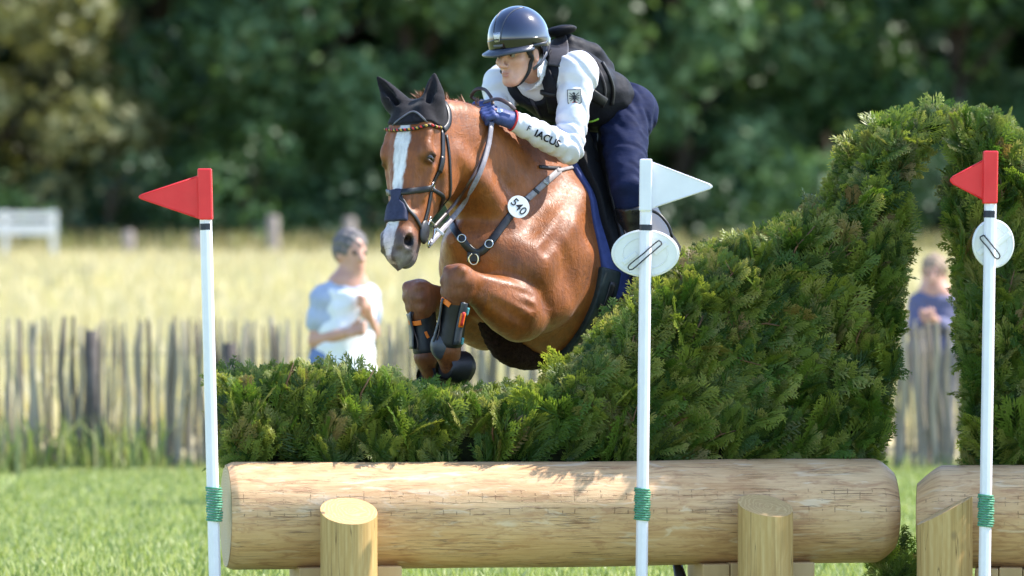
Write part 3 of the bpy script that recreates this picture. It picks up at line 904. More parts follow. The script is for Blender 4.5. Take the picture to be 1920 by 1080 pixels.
        f.ell(hp(0.612, 0.0762 * sgn, 0.034), (0.031, 0.026, 0.021), (H_u, H_l * 0.75 + H_n * 0.6 * sgn, H_n - H_l * 0.6 * sgn), 0.008, 's')
        f.cone(hp(0.612, 0.0717 * sgn, 0.030), hp(0.59, 0.0336 * sgn, 0.01), 0.017, 0.012, 0.008, op='s')
        # mouth line
        f.cone(hp(0.565, 0.0750 * sgn, -0.058), hp(0.66, 0.0582 * sgn, -0.052), 0.006, 0.006, 0.010, op='s')
    f.ell(hp(0.665, 0, 0.005), (0.03, 0.042, 0.035), ax, 0.02)                                # upper lip
    f.cone(hp(0.70, -0.05, -0.050), hp(0.70, 0.05, -0.050), 0.010, 0.010, 0.012, op='s')
    f.ell(hp(0.64, 0, -0.080), (0.045, 0.036, 0.028), ax, 0.025)                              # chin
    # ears ---------------------------------------------------------------------
    eb = (hp(0.0, 0.062, 0.0), hp(0.005, -0.062, 0.0))
    dep = to_w(HEAD_O)[1]
    tips = (np.array(hd(815, 136, dep + 0.0)), np.array(hd(704, 141, dep + 0.02)))
    for b, t in zip(eb, tips):
        m1 = b * 0.62 + t * 0.38 + (b - HEAD_O) * 0.10; m0 = b * 0.85 + t * 0.15
        f.chain([tuple(b) + (0.044,), tuple(m0) + (0.046,), tuple(m1) + (0.042,), tuple(b * 0.3 + t * 0.7) + (0.024,), tuple(t) + (0.001,)], 0.025, n=10)
        fwd = H_n * 0.95 + np.array([0, 0.18, 0])
        fwd = fwd / np.linalg.norm(fwd)
        for q in np.linspace(0.12, 0.86, 9):
            c = b * (1 - q) + t * q + (b - HEAD_O) * 0.10 * math.sin(math.pi * q) + fwd * (0.046 - 0.028 * q)
            f.ell(c, np.array((0.023, 0.022, 0.032)) * (1.12 - 0.72 * q), (np.cross(t - b, fwd), fwd, t - b), 0.012, 's')
    return f, tips, eb

if 'horse' not in SKIP:
    hfield, ear_tips, ear_base = build_horse_field()
    hV, hFc = hfield.mesh(2, 0.5)
    hWv = to_w(hV)
    horse = empty('horse', (HW.x, HW.y, 0.0),
                  'chestnut horse with a white blaze leaping over the low end of the hedge', 'horse')
    # ---- coat colour by place on the body (white blaze, grey muzzle, darker legs)
    n_ = len(hV)
    col = np.tile(np.array([0.262, 0.076, 0.0125]), (n_, 1))
    def mixc(m, c):
        global col
        m = np.clip(m, 0, 1)[:, None]
        col = col * (1 - m) + np.array(c) * m
    wob = (np.sin(hV[:, 0] * 61 + hV[:, 2] * 37) + np.sin(hV[:, 1] * 83 - hV[:, 2] * 53) + np.sin(hV[:, 2] * 131 + hV[:, 0] * 97) * .6) / 2.6
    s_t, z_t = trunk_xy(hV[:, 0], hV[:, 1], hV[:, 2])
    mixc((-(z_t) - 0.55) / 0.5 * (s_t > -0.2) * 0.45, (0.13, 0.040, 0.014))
    t_, l_, nn_ = head_c(hV)
    inh = (t_ > -0.06) & (t_ < 0.72) & (np.abs(l_) < 0.15) & (nn_ > -0.27) & (nn_ < 0.13) & ((t_ < 0.48) | (hV[:, 0] > 0.94))
    # white blaze
    bw = np.interp(t_, [0.05, 0.09, 0.13, 0.2, 0.33, 0.42, 0.52, 0.6, 0.66], [0.0, 0.016, 0.034, 0.037, 0.030, 0.026, 0.032, 0.028, 0.018])
    bc = np.interp(t_, [0.05, 0.3, 0.5, 0.66], [0.004, -0.004, -0.008, -0.016])
    bl = (bw - np.abs(l_ - bc) + wob * 0.006) / 0.005
    front = inh & (nn_ > 0.0) & (t_ > 0.05)
    # grey-pink muzzle
    mz = np.clip((t_ - 0.545 + wob * 0.012) / 0.05, 0, 1) * inh
    mixc(mz * 0.85, (0.085, 0.070, 0.072))
    mixc(np.clip((t_ - 0.62) / 0.05, 0, 1) * inh * (0.5 + 0.5 * wob) * (l_ > 0.01), (0.30, 0.26, 0.26))
    mixc(np.clip(bl, 0, 1) * front * (t_ < 0.67), (0.74, 0.71, 0.70))
    mixc(np.clip(bl, 0, 1) * front * np.clip((t_ - 0.53) / 0.05, 0, 1) * 0.6, (0.62, 0.43, 0.42))
    for sgn in (1, -1):
        dn = np.linalg.norm((hV - hp(0.612, 0.067 * sgn, 0.028)), axis=1)
        mixc((0.030 - dn) / 0.006, (0.016, 0.012, 0.013))
        de = np.sqrt(((t_ - 0.236) * 1.1) ** 2 + ((nn_ - 0.026) / 1.2) ** 2)
        mixc((0.038 - de) / 0.014 * inh * (l_ * sgn > 0.07) * 0.85, (0.045, 0.020, 0.012))
    # darker lower legs
    for key in ('near', 'off'):
        g = LEGS[key]
        dk = (hV - g['K']) @ g['cu']
        nearleg = np.linalg.norm(hV - (g['K'] + np.clip(dk, 0, 0.5)[:, None] * g['cu']), axis=1) < 0.13
        mixc(np.clip((dk + 0.03) / 0.10, 0, 1) * nearleg * 0.55, (0.10, 0.034, 0.016))
        dkn = np.linalg.norm(hV - (g['K'] + g['un'] * 0.03 + g['cu'] * 0.02), axis=1)
        mixc((0.10 - dkn) / 0.03 * (0.34 + 0.26 * wob), (0.20, 0.085, 0.06))
    hbody = np_mesh('body', hWv, hFc, None, horse, attrs={'coat': col})
    t = NT('horse_coat')
    cv = t.attr('coat')
    nz = t.noise(7, 6, 0.62)
    c1 = t.mix(1.0, cv, t.ramp(nz, [(0.25, 0.55), (0.75, 1.25)]), 'MULTIPLY')
    streak = t.noise(1.0, 5, 0.65, t.mapped((60, 60, 9), (0.3, 0.5, 0)))
    c1 = t.mix(1.0, c1, t.ramp(streak, [(0.35, 0.80), (0.62, 1.08)]), 'MULTIPLY')
    crs = t.noise(1.0, 3, 0.5, t.mapped((9, 9, 30), (0.35, -0.25, 0.5)), 0.9)
    crl = t.ramp(crs, [(0.482, 0.0), (0.5, 1.0), (0.518, 0.0)])
    crm = t.ramp(t.noise(3.3, 3, 0.5), [(0.52, 0.0), (0.62, 1.0)])
    crl = t.math('MULTIPLY', crl, crm)
    c1 = t.mix(t.math('MULTIPLY', crl, 0.55), c1, (0.035, 0.012, 0.005))
    h1 = t.noise(1.0, 5, 0.6, t.mapped((170, 170, 45), (0.5, 0.3, 0.2)))
    b1 = t.bump(h1, 0.45, 0.004)
    b2 = t.bump(t.noise(13, 5, 0.6, None, 0.7), 0.30, 0.014, b1)
    vein = t.n('ShaderNodeTexVoronoi', feature='DISTANCE_TO_EDGE'); vein.inputs['Scale'].default_value = 4.2
    dv = t.n('ShaderNodeVectorMath', operation='ADD')
    nz3 = t.n('ShaderNodeTexNoise'); nz3.inputs['Scale'].default_value = 9; t.l(t.obj(), nz3.inputs['Vector'])
    sc3 = t.n('ShaderNodeVectorMath', operation='SCALE'); sc3.inputs['Scale'].default_value = 0.12
    t.l(nz3.outputs['Color'], sc3.inputs[0]); t.l(t.obj(), dv.inputs[0]); t.l(sc3.outputs[0], dv.inputs[1]); t.l(dv.outputs[0], vein.inputs['Vector'])
    vr = t.ramp(vein.outputs['Distance'], [(0.0, 1.0), (0.02, 0.0)])
    b3 = t.bump(vr, 0.12, 0.006, t.bump(crl, 0.18, -0.004, b2))
    rgh = t.ramp(t.mix(0.5, t.noise(5, 4, 0.6), t.noise(45, 3, 0.6)), [(0.38, 0.32), (0.62, 0.62)])
    t.bsdf(c1, rgh, 0.36, 0.0, b3, Sheen_Weight=0.04, Sheen_Roughness=0.4, Coat_Weight=0.05, Coat_Roughness=0.38)
    hbody.data.materials.append(t.m)
    hbvh = bvh_of(hWv, hFc)
# ---------------------------------------------------------------- eyes, hooves, mane, tail, tack
M_leather = simple('black_leather', (0.011, 0.010, 0.011), (0.006, 0.005, 0.006), 30, 0.42, 0.5, bump=0.15, bscale=300, bdist=0.001)
M_brown = simple('brown_leather', (0.060, 0.030, 0.024), (0.035, 0.018, 0.015), 25, 0.38, 0.5, bump=0.12, bscale=300, bdist=0.001)
M_grey_leather = simple('worn_grey_rein', (0.24, 0.22, 0.24), (0.15, 0.13, 0.14), 40, 0.45, 0.5, bump=0.2, bscale=260, bdist=0.001)
M_steel = simple('bright_steel', (0.62, 0.60, 0.56), (0.45, 0.43, 0.40), 30, 0.22, 0.5, 1.0)
M_knit = simple('dark_knit', (0.018, 0.016, 0.020), (0.008, 0.007, 0.009), 90, 0.85, 0.12, bump=0.6, bscale=420, bdist=0.002, Sheen_Weight=0.10)
M_knit_inner = simple('bonnet_velvet', (0.012, 0.012, 0.022), (0.007, 0.007, 0.012), 40, 0.8, 0.3, bump=0.3, bscale=500, bdist=0.001, Sheen_Weight=0.2)
M_piping = simple('grey_piping', (0.12, 0.12, 0.14), None, 40, 0.55)
M_navy_fabric = simple('navy_noseband_fabric', (0.036, 0.040, 0.082), (0.022, 0.025, 0.055), 60, 0.7, 0.3, bump=0.4, bscale=380, bdist=0.001)
M_neoprene = simple('black_neoprene', (0.011, 0.012, 0.015), (0.006, 0.006, 0.008), 25, 0.50, 0.45, bump=0.2, bscale=220, bdist=0.001)
M_shell = simple('slate_boot_shell', (0.050, 0.055, 0.070), (0.030, 0.033, 0.042), 22, 0.42, 0.5, bump=0.15, bscale=200, bdist=0.001)
M_orange = simple('orange_trim', (0.85, 0.20, 0.015), (0.70, 0.15, 0.01), 30, 0.5)
M_teal = simple('teal_trim', (0.12, 0.42, 0.45), None, 30, 0.5)
M_hoof = simple('dark_horn', (0.050, 0.043, 0.040), (0.020, 0.017, 0.016), 22, 0.4, 0.5, bump=0.3, bscale=80, bdist=0.002, stretch=(1, 1, 6))
M_eye = simple('dark_wet_eye', (0.006, 0.003, 0.002), (0.010, 0.005, 0.003), 60, 0.2, 0.4)
M_hair = simple('chestnut_hair', (0.30, 0.11, 0.035), (0.16, 0.05, 0.016), 60, 0.5, 0.4, bump=0.3, bscale=250, bdist=0.002)
M_fur = simple('dark_brown_sheepskin', (0.035, 0.017, 0.013), (0.012, 0.006, 0.005), 70, 0.95, 0.1, bump=1.0, bscale=130, bdist=0.012)
M_pad = simple('blue_saddle_cloth', (0.048, 0.066, 0.20), (0.032, 0.045, 0.14), 40, 0.75, 0.3, bump=0.4, bscale=240, bdist=0.002)
M_padblack = simple('black_saddle_cloth', (0.009, 0.009, 0.011), (0.005, 0.005, 0.006), 60, 0.8, 0.25, bump=0.5, bscale=160, bdist=0.004)
M_girth = simple('dark_green_girth', (0.022, 0.034, 0.030), (0.010, 0.015, 0.014), 30, 0.6, 0.4, bump=0.3, bscale=260, bdist=0.001)
M_whitedisc = simple('white_plastic', (0.80, 0.80, 0.79), (0.70, 0.70, 0.69), 12, 0.35, 0.5, bump=0.05, bscale=60)
M_ink = simple('black_marker', (0.015, 0.015, 0.018), None, 40, 0.5)
M_red = simple('red_trim', (0.60, 0.03, 0.03), None, 40, 0.5)
M_gold = simple('yellow_trim', (0.50, 0.33, 0.05), None, 40, 0.5)

def text_obj(name, body, mat, loc, xdir, nrm, size, parent=None, bold=0.0, shear=0.0, extrude=0.0006):
    """flat lettering lying on a surface: xdir = reading direction, nrm = outward"""
    cu = bpy.data.curves.new(name, 'FONT')
    cu.body = body; cu.size = size; cu.align_x = 'CENTER'; cu.align_y = 'CENTER'
    cu.extrude = extrude; cu.offset = bold; cu.shear = shear
    o = bpy.data.objects.new(name + '_tmp', cu)
    COL.objects.link(o)
    dg = bpy.context.evaluated_depsgraph_get()
    me = bpy.data.meshes.new_from_object(o.evaluated_get(dg))
    bpy.data.objects.remove(o)
    z = Vector(nrm).normalized(); x = Vector(xdir); x = (x - z * x.dot(z)).normalized(); y = z.cross(x)
    b = world_base(parent)
    M4 = Matrix(((x.x, y.x, z.x, loc[0] - b.x), (x.y, y.y, z.y, loc[1] - b.y), (x.z, y.z, z.z, loc[2] - b.z), (0, 0, 0, 1)))
    me.transform(M4)
    me.materials.clear(); me.materials.append(mat)
    o = bpy.data.objects.new(name, me); COL.objects.link(o)
    if parent is not None: o.parent = parent
    return o

def drape(o, bvh, off, nrm):
    """press flat lettering on to a curved surface along nrm"""
    b = Vector(world_base(o.parent)); n = Vector(nrm).normalized()
    for v in o.data.vertices:
        p = v.co + b
        h = bvh.ray_cast(p + n * 0.08, -n)
        if h[0] is not None:
            v.co = h[0] + n * off - b

def W3(p): return Vector(to_w(p))
if 'horse' not in SKIP:
    nW = lambda v: Vector(np.asarray(v) @ HM)            # direction horse -> world
    # eyes
    for sgn in (1, -1):
        e = MB(); e.ball(W3(hp(0.236, 0.107 * sgn, 0.026)), (0.020, 0.016, 0.031), 16, 10, ax=(nW(H_u), nW(H_l), nW(H_n)))
        e.build('eye', M_eye, horse, True)
    # hooves
    for key in ('near', 'off', 'hind1', 'hind-1'):
        g = LEGS[key]; H0, T0 = W3(g['H']), W3(g['T'])
        a = (T0 - H0).normalized(); lat = HL
        a2 = a.cross(lat).normalized()
        if a2.z < 0: a2 = -a2
        mb = MB(); V = []; n = 18
        rings = [(-0.035, 0.046, 0.044), (-0.01, 0.054, 0.050), (0.05, 0.063, 0.056), (0.092, 0.069, 0.060), (0.098, 0.064, 0.054)]
        for (d, rl, ru) in rings:
            for j in range(n):
                q = 2 * math.pi * j / n
                V.append(H0 + a * d + lat * math.cos(q) * rl + a2 * (math.sin(q) * ru + d * 0.12))
        F = [(i * n + j, i * n + (j + 1) % n, (i + 1) * n + (j + 1) % n, (i + 1) * n + j) for i in range(len(rings) - 1) for j in range(n)]
        F += [tuple(range(n - 1, -1, -1)), tuple(range((len(rings) - 1) * n, len(rings) * n))]
        mb.add(V, F); hoof = mb.build('hoof', M_hoof, horse, True)
        if key in ('near', 'off'):
            mb = MB(); V = []
            rr = [(-0.05, 0.052), (-0.035, 0.060), (0.0, 0.066), (0.05, 0.076), (0.075, 0.080), (0.077, 0.072)]
            for (d, r_) in rr:
                for j in range(n):
                    q = 2 * math.pi * j / n
                    V.append(H0 + a * d + lat * math.cos(q) * r_ + a2 * (math.sin(q) * r_ * 0.92 + d * 0.12))
            mb.add(V, [(i * n + j, i * n + (j + 1) % n, (i + 1) * n + (j + 1) % n, (i + 1) * n + j) for i in range(len(rr) - 1) for j in range(n)])
            mb.build('bell_boot', M_neoprene, horse, True)
    # boots on the fore legs
    for key in ('near', 'off'):
        g = LEGS[key]; K, Fk = g['K'], g['F']; c = Fk - K
        sg_ = 1 if key == 'near' else -1
        bf = Field(np.minimum(K, Fk) - 0.16, np.maximum(K, Fk) + 0.16, 0.006)
        bf.chain([tuple(K + c * 0.32) + (0.052,), tuple(K + c * 0.55) + (0.047,), tuple(K + c * 0.88) + (0.055,)], 0.02)
        bf.cone(K + c * 0.30 + g['back'] * 0.03, K + c * 0.88 + g['back'] * 0.036, 0.034, 0.040, 0.03)
        # flat ends
        def cut(X, Y, Z, o, d): return (X - o[0]) * d[0] + (Y - o[1]) * d[1] + (Z - o[2]) * d[2]
        Xg, Yg, Zg = bf.ax[0][:, None, None], bf.ax[1][None, :, None], bf.ax[2][None, None, :]
        bf.f = smax(bf.f, cut(Xg, Yg, Zg, K + c * 0.98, g['cu']).astype(np.float32), 0.012)
        bf.f = smax(bf.f, -cut(Xg, Yg, Zg, K + c * 0.27, g['cu']).astype(np.float32), 0.012)
        V, F = bf.mesh(1)
        boot = np_mesh('leg_boot', to_w(V), F, M_neoprene, horse)
        bb = bvh_of(to_w(V), F)
        # hard strike shell down the tendon, orange tab, straps with a clasp
        cw, uw, bw_ = nW(g['cu']), nW(g['un']), nW(g['back'])
        Kw, c_ = W3(K), nW(c)
        mb = MB(); strap_pts(mb, bb, [Kw + c_ * q - HL * 0.05 + uw * 0.06 for q in (0.30, 0.5, 0.7, 0.94)], 0.085, 0.008, 0.001, 14, smooth=1); mb.build('strike_shell', M_shell, boot, True)
        for q_ in (([(820, 558), (834, 563), (845, 572)], 0.022) if key == 'near' else ([(768, 603), (780, 606), (790, 604)], 0.020),) + (() if key == 'near' else (([(797, 622), (802, 634)], 0.012),)):
            mb = MB(); strap_px(mb, bb, q_[0], q_[1], 0.004, 0.0085, 8); mb.build('orange_tab', M_orange, boot)
        # cup over the fetlock joint
        if key == 'near':
            cup = W3(Fk) + Vector((-0.020, -0.016, 0.016))
            mb = MB(); mb.ball(cup, (0.046, 0.044, 0.062), 16, 10); mb.build('fetlock_cup', M_shell, boot, True)
        # stitched seam down the front
        mb = MB(); strap_pts(mb, bb, [Kw + c_ * q + uw * 0.06 + HL * 0.012 * math.sin(q * 9) for q in (0.32, 0.5, 0.66, 0.8, 0.95)], 0.005, 0.0035, 0.0085, 14); mb.build('seam', M_brown, boot, True)
        if key == 'near':
            side = HL * 0.10 + uw * 0.01
            mb = MB(); strap_pts(mb, bb, [Kw + c_ * q + side for q in (0.29, 0.5, 0.7, 0.97)], 0.034, 0.012, 0.002, 12, smooth=1); st_ = mb.build('fastening_strap', M_shell, boot, True)
            for q, col_, wd in ((0.62, M_orange, 0.030), (0.60, M_red, 0.016)):
                mb = MB(); strap_pts(mb, bb, [Kw + c_ * (q - 0.09) + side, Kw + c_ * (q + 0.09) + side], wd, 0.015 if wd > 0.02 else 0.017, 0.002, 5); mb.build('clasp', col_, st_, True)
            for q in (0.45, 0.86):
                mb = MB(); strap_pts(mb, bb, [Kw + c_ * (q - 0.05) + side - bw_ * 0 + uw * -0.05, Kw + c_ * (q + 0.05) + side + uw * -0.05], 0.010, 0.012, 0.002, 5); mb.build('teal_stitching', M_teal, boot, True)
    # ---- bonnet: a shell over the poll, forehead and ears
    gb = Field(HEAD_O - 0.27, HEAD_O + 0.27, 0.0045)
    gx, gy, gz = gb.ax
    ii = [np.clip(np.round((a - hfield.lo[k]) / hfield.h).astype(int), 0, hfield.n[k] - 1) for k, a in enumerate(gb.ax)]
    def tri(field, ax):
        """trilinear sample of a field on another grid"""
        r = field.f
        for k in range(3):
            q = np.clip((ax[k] - field.lo[k]) / field.h, 0, field.n[k] - 1.001)
            i0 = np.floor(q).astype(int); w_ = (q - i0).astype(np.float32)
            sh = [1, 1, 1]; sh[k] = len(w_); w_ = w_.reshape(sh)
            r = np.take(r, i0, axis=k) * (1 - w_) + np.take(r, i0 + 1, axis=k) * w_
        return r
    base = tri(hfield, gb.ax)
    X, Y, Z = gx[:, None, None], gy[None, :, None], gz[None, None, :]
    qx, qy, qz = X - HEAD_O[0], Y - HEAD_O[1], Z - HEAD_O[2]
    tt = qx * H_u[0] + qy * H_u[1] + qz * H_u[2]; ll = qx * H_l[0] + qy * H_l[1] + qz * H_l[2]; nn = qx * H_n[0] + qy * H_n[1] + qz * H_n[2]
    lim = tt - (0.100 - 2.0 * ll ** 2 + 0 * nn)                     # front edge
    backlim = -0.06 - nn + 0 * tt
    region = smax(lim, np.minimum(backlim, 10), 0.01)
    gb.f = smax(base - 0.0095 + 0.0065 * np.clip((-tt - 0.03) / 0.03, 0, 1).astype(np.float32), region.astype(np.float32), 0.006)
    bV, bF = gb.mesh(1)
    bonnet = np_mesh('fly_bonnet', to_w(bV), bF, M_knit, horse)
    bonb = bvh_of(to_w(bV), bF)
    # darker velvet panel on the brow and grey piping round it
    mb = MB(); strap_px(mb, bonb, [(728, 243), (745, 228), (768, 212), (780, 210), (796, 224), (815, 240), (836, 243)], 0.008, 0.005, 0.001, 30); mb.build('piping', M_piping, bonnet, True)
    mb = MB(); strap_px(mb, bonb, [(735, 240), (755, 236), (775, 234), (795, 236), (808, 240)], [0.004] * 2 + [0.035] * 16 + [0.004] * 2, 0.003, 0.0, 20); mb.build('brow_panel', M_knit_inner, bonnet, True)
    # ---- bridle
    bridle_root = None
    def strap(name, px, w, mat, thick=0.005, off=0.002, n=24, parent=None, bvh=None):
        mb = MB(); r = strap_px(mb, bvh or hbvh, px, w, thick, off, n)
        return mb.build(name, mat, parent or horse, True), r
    # head piece and cheek pieces: by head coordinates so both sides are there
    def hstrap(name, pts, w, mat, thick=0.005, off=0.002, n=24, parent=None):
        mb = MB(); r = strap_pts(mb, hbvh, [W3(hp(*p)) for p in pts], w, thick, off, n)
        return mb.build(name, mat, parent or horse, True), r
    bridle, _ = hstrap('bridle', [(0.08, 0.13, -0.03), (0.04, 0.10, -0.07), (-0.04, 0.05, -0.09), (-0.06, 0.0, -0.1), (-0.04, -0.05, -0.09), (0.04, -0.10, -0.07), (0.08, -0.13, -0.03)], 0.026, M_leather, 0.006, 0.006, 30)
    for sgn in (1, -1):
        hstrap('cheek_piece', [(0.08, 0.13 * sgn, -0.03), (0.18, 0.13 * sgn, -0.045), (0.28, 0.12 * sgn, -0.055), (0.36, 0.11 * sgn, -0.06), (0.44, 0.10 * sgn, -0.065), (0.50, 0.10 * sgn, -0.06)], 0.025, M_leather, parent=bridle)
        hstrap('throat_lash', [(0.09, 0.13 * sgn, -0.06), (0.20, 0.14 * sgn, -0.10), (0.30, 0.13 * sgn, -0.15), (0.37, 0.10 * sgn, -0.20), (0.38, 0.0, -0.26)], 0.013, M_leather, parent=bridle)
        hstrap('keeper', [(0.20, 0.13 * sgn, -0.045), (0.27, 0.12 * sgn, -0.052)], 0.027, M_leather, 0.008, n=8, parent=bridle)
        c0 = hbvh.find_nearest(W3(hp(0.335, 0.12 * sgn, -0.055)))
        mb = MB(); mb.torus(c0[0] + c0[1] * 0.008, c0[1], 0.017, 0.004); mb.build('ring', M_steel, bridle, True)
    # noseband and drop strap
    hstrap('noseband', [(0.345, 0.125, -0.06), (0.36, 0.105, -0.01), (0.39, 0.07, 0.05), (0.40, 0.03, 0.075), (0.40, 0.0, 0.08), (0.40, -0.03, 0.075), (0.39, -0.07, 0.05), (0.36, -0.105, -0.01), (0.345, -0.125, -0.06)], 0.026, M_leather, 0.006, 0.003, 40, bridle)
    hstrap('chin_strap', [(0.345, 0.125, -0.06), (0.37, 0.11, -0.14), (0.39, 0.0, -0.25), (0.37, -0.11, -0.14), (0.345, -0.125, -0.06)], 0.018, M_leather, 0.006, 0.003, 30, bridle)
    for sgn in (1, -1):
        hstrap('crossed_strap', [(0.415, 0.012 * sgn, 0.08), (0.45, 0.045 * sgn, 0.07), (0.49, 0.08 * sgn, 0.02), (0.525, 0.09 * sgn, -0.03), (0.54, 0.09 * sgn, -0.08), (0.545, 0.03 * sgn, -0.14)], 0.016, M_leather, 0.006, 0.004, 26, bridle)
    # navy nose pad: shell in front of the nose
    nf = Field(hp(0.48, 0, 0) - 0.15, hp(0.48, 0, 0) + 0.15, 0.0045)
    base = tri(hfield, nf.ax)
    X, Y, Z = nf.ax[0][:, None, None], nf.ax[1][None, :, None], nf.ax[2][None, None, :]
    qx, qy, qz = X - HEAD_O[0], Y - HEAD_O[1], Z - HEAD_O[2]
    tt = qx * H_u[0] + qy * H_u[1] + qz * H_u[2]; ll = qx * H_l[0] + qy * H_l[1] + qz * H_l[2]; nn = qx * H_n[0] + qy * H_n[1] + qz * H_n[2]
    wpad = np.interp(tt, [0.385, 0.415, 0.43, 0.45, 0.475, 0.53], [0.028, 0.026, 0.020, 0.044, 0.056, 0.060])
    reg = smax(smax(np.abs(ll + 0.006) - wpad, np.abs(tt - 0.456) - 0.072 + np.abs(ll) * 0.12, 0.008), 0.018 - nn, 0.004)
    nf.f = smax(base - 0.010, reg.astype(np.float32), 0.004)
    V, F = nf.mesh(1); np_mesh('nose_pad', to_w(V), F, M_navy_fabric, bridle)
    # browband of coloured twists
    mb = MB()
    pts, nrs = strap_pts(mb, hbvh, [W3(hp(0.075, 0.125, -0.02)), W3(hp(0.108, 0.09, 0.06)), W3(hp(0.125, 0.045, 0.1)), W3(hp(0.130, 0, 0.1)), W3(hp(0.125, -0.045, 0.1)), W3(hp(0.108, -0.09, 0.06)), W3(hp(0.075, -0.125, -0.02))], 0.012, 0.003, 0.006, 44)
    bb_ = mb.build('browband', M_leather, bridle, True)
    for i in range(1, len(pts) - 1):
        tdir = (pts[i + 1] - pts[i - 1]).normalized(); sd = tdir.cross(nrs[i])
        d1 = (tdir + sd * 0.55).normalized()
        mb = MB(); mb.ball(pts[i] + nrs[i] * 0.006, (0.0085, 0.0052, 0.0052), 8, 6, ax=(d1, d1.cross(nrs[i]).normalized(), nrs[i]))
        mb.build('bead', (M_red, M_ink, M_gold, M_ink)[i % 4], bb_, True)
    # bit: rings with cheek frames on both sides
    bit_at = {}
    for sgn in (1, -1):
        h_ = hbvh.find_nearest(W3(hp(0.515, 0.11 * sgn, -0.075)))
        c0 = h_[0] + h_[1] * 0.014; nb_ = h_[1]
        bit_at[sgn] = (c0, nb_)
        u_, v_ = nW(H_u), nW(H_n)
        bit = MB()
        fr = [c0 + u_ * a + v_ * b for a, b in ((-0.040, -0.015), (-0.030, -0.055), (0.010, -0.062), (0.045, -0.050), (0.048, -0.015), (0.010, -0.002), (-0.040, -0.015))]
        bit.tube([tuple(q) for q in catmull([tuple(p) for p in fr], 28)], 0.0042, 6)
        bit.torus(c0 + u_ * 0.062 - v_ * 0.038, nb_, 0.013, 0.0035)
        bit.torus(c0 - u_ * 0.046 - v_ * 0.020, nb_, 0.010, 0.003)
        bitp = bit.build('bit', M_steel, bridle, True)
        g = MB(); g.ball(c0 + v_ * 0.004 + u_ * 0.022 - nb_ * 0.004, (0.056, 0.034, 0.011), 14, 8, ax=(u_, v_, nb_)); g.build('bit_guard', M_leather, bridle, True)
    # ---- breast plate
    M_elastic = simple('grey_elastic', (0.30, 0.28, 0.28), (0.20, 0.18, 0.18), 30, 0.6, bump=0.4, bscale=300, bdist=0.001)
    bp, r1 = strap('breastplate', [(846, 412), (852, 430), (868, 452), (884, 470), (900, 474), (922, 452), (942, 424), (958, 402)], 0.034, M_leather, 0.007, 0.003, 34)
    strap('elastic_strap', [(978, 382), (1000, 362), (1022, 342), (1048, 320)], 0.028, M_elastic, 0.006, 0.003, 20, bp)
    for q in ((985, 375), (1003, 359), (1020, 344)):
        h_ = hbvh.ray_cast(CAM, ray(*q))
        mb = MB(); mb.box(h_[0] + h_[1] * 0.010, (nW((0.55, 0, -0.8)).normalized(), h_[1], nW((0.55, 0, -0.8)).normalized().cross(h_[1])), (0.006, 0.003, 0.016)); mb.build('buckle', M_ink if q[0] != 1020 else M_steel, bp, bevel=0.001)
    hr = hbvh.ray_cast(CAM, ray(888, 478))
    mb = MB(); mb.tube([hr[0] + Vector((math.sin(a) * 0.020, -0.022, -0.018 - math.cos(a) * 0.024)) for a in np.linspace(-math.pi * 0.9, math.pi * 0.9, 18)], 0.0042, 6); mb.build('chest_ring', simple('brass', (0.75, 0.62, 0.40), None, 20, 0.25, metal=1.0), bp, True)
    mb = MB(); mb.box(hr[0] + Vector((0, -0.010, -0.01)), (Vector((1, 0, 0)), Vector((0, 1, 0)), Vector((0, 0, 1))), (0.028, 0.006, 0.022)); mb.build('chest_patch', M_leather, bp, bevel=0.005)
    for q in ((866, 448), (917, 458)):
        h_ = hbvh.ray_cast(CAM, ray(*q))
        mb = MB(); mb.torus(h_[0] + h_[1] * 0.010, h_[1], 0.017, 0.0035); mb.build('strap_ring', M_steel, bp, True)
    strap('withers_strap', [(1010, 313), (1030, 315), (1050, 316)], 0.016, M_leather, 0.005, 0.003, 10, bp)
    strap('wither_cord', [(1042, 322), (1062, 317), (1090, 312)], 0.016, M_elastic, 0.006, 0.004, 10, bp)
    # number disc
    h_ = hbvh.ray_cast(CAM, ray(967, 391))
    dn = (h_[1] * 0.6 + Vector((0, -1, 0.0))).normalized()
    dc = h_[0] + dn * 0.035
    mb = MB(); u_ = dn.orthogonal().normalized(); v_ = dn.cross(u_)
    mb.prism([dc + (u_ * math.cos(a) + v_ * math.sin(a)) * 0.049 for a in np.linspace(0, 2 * math.pi, 29)[:-1]], dn, 0.005)
    disc = mb.build('number_disc', M_whitedisc, bp, bevel=0.001)
    text_obj('number', '540', M_ink, dc + dn * 0.0056, Vector((0.62, 0, -0.62)), dn, 0.052, disc, 0.0004)
    mb = MB(); mb.ball(dc + dn * 0.006 + Vector((-0.030, 0, -0.022)), 0.004, 8, 6); mb.build('rivet', M_ink, disc, True)
    # ---- saddle cloth, saddle and girth: shells following the trunk
    def shell(lo, hi, h, thick, regfn, name, mat, parent, gap=0.0, sm=0.006, full=None):
        g = Field(lo, hi, h)
        b = tri(hfield, g.ax) if full is None else full(g)
        X, Y, Z = g.ax[0][:, None, None], g.ax[1][None, :, None], g.ax[2][None, None, :]
        s_, z_ = trunk_xy(X, Y, Z)
        reg = regfn(s_ + 0 * Y, Y + 0 * X + 0 * Z, z_ + 0 * Y, b)
        g.f = smax(smax(b - thick, gap - b, 0.002), reg.astype(np.float32), sm)
        V, F = g.mesh(1)
        return np_mesh(name, to_w(V), F, mat, parent), V, F
    def pad_reg(s_, y_, z_, b):
        fr = 0.03 + np.interp(z_, [-0.62, -0.45, -0.2, 0.05], [0.09, 0.075, 0.015, -0.01])
        return smax(smax(fr - s_, s_ - 0.66, 0.02), -0.56 - z_, 0.03)
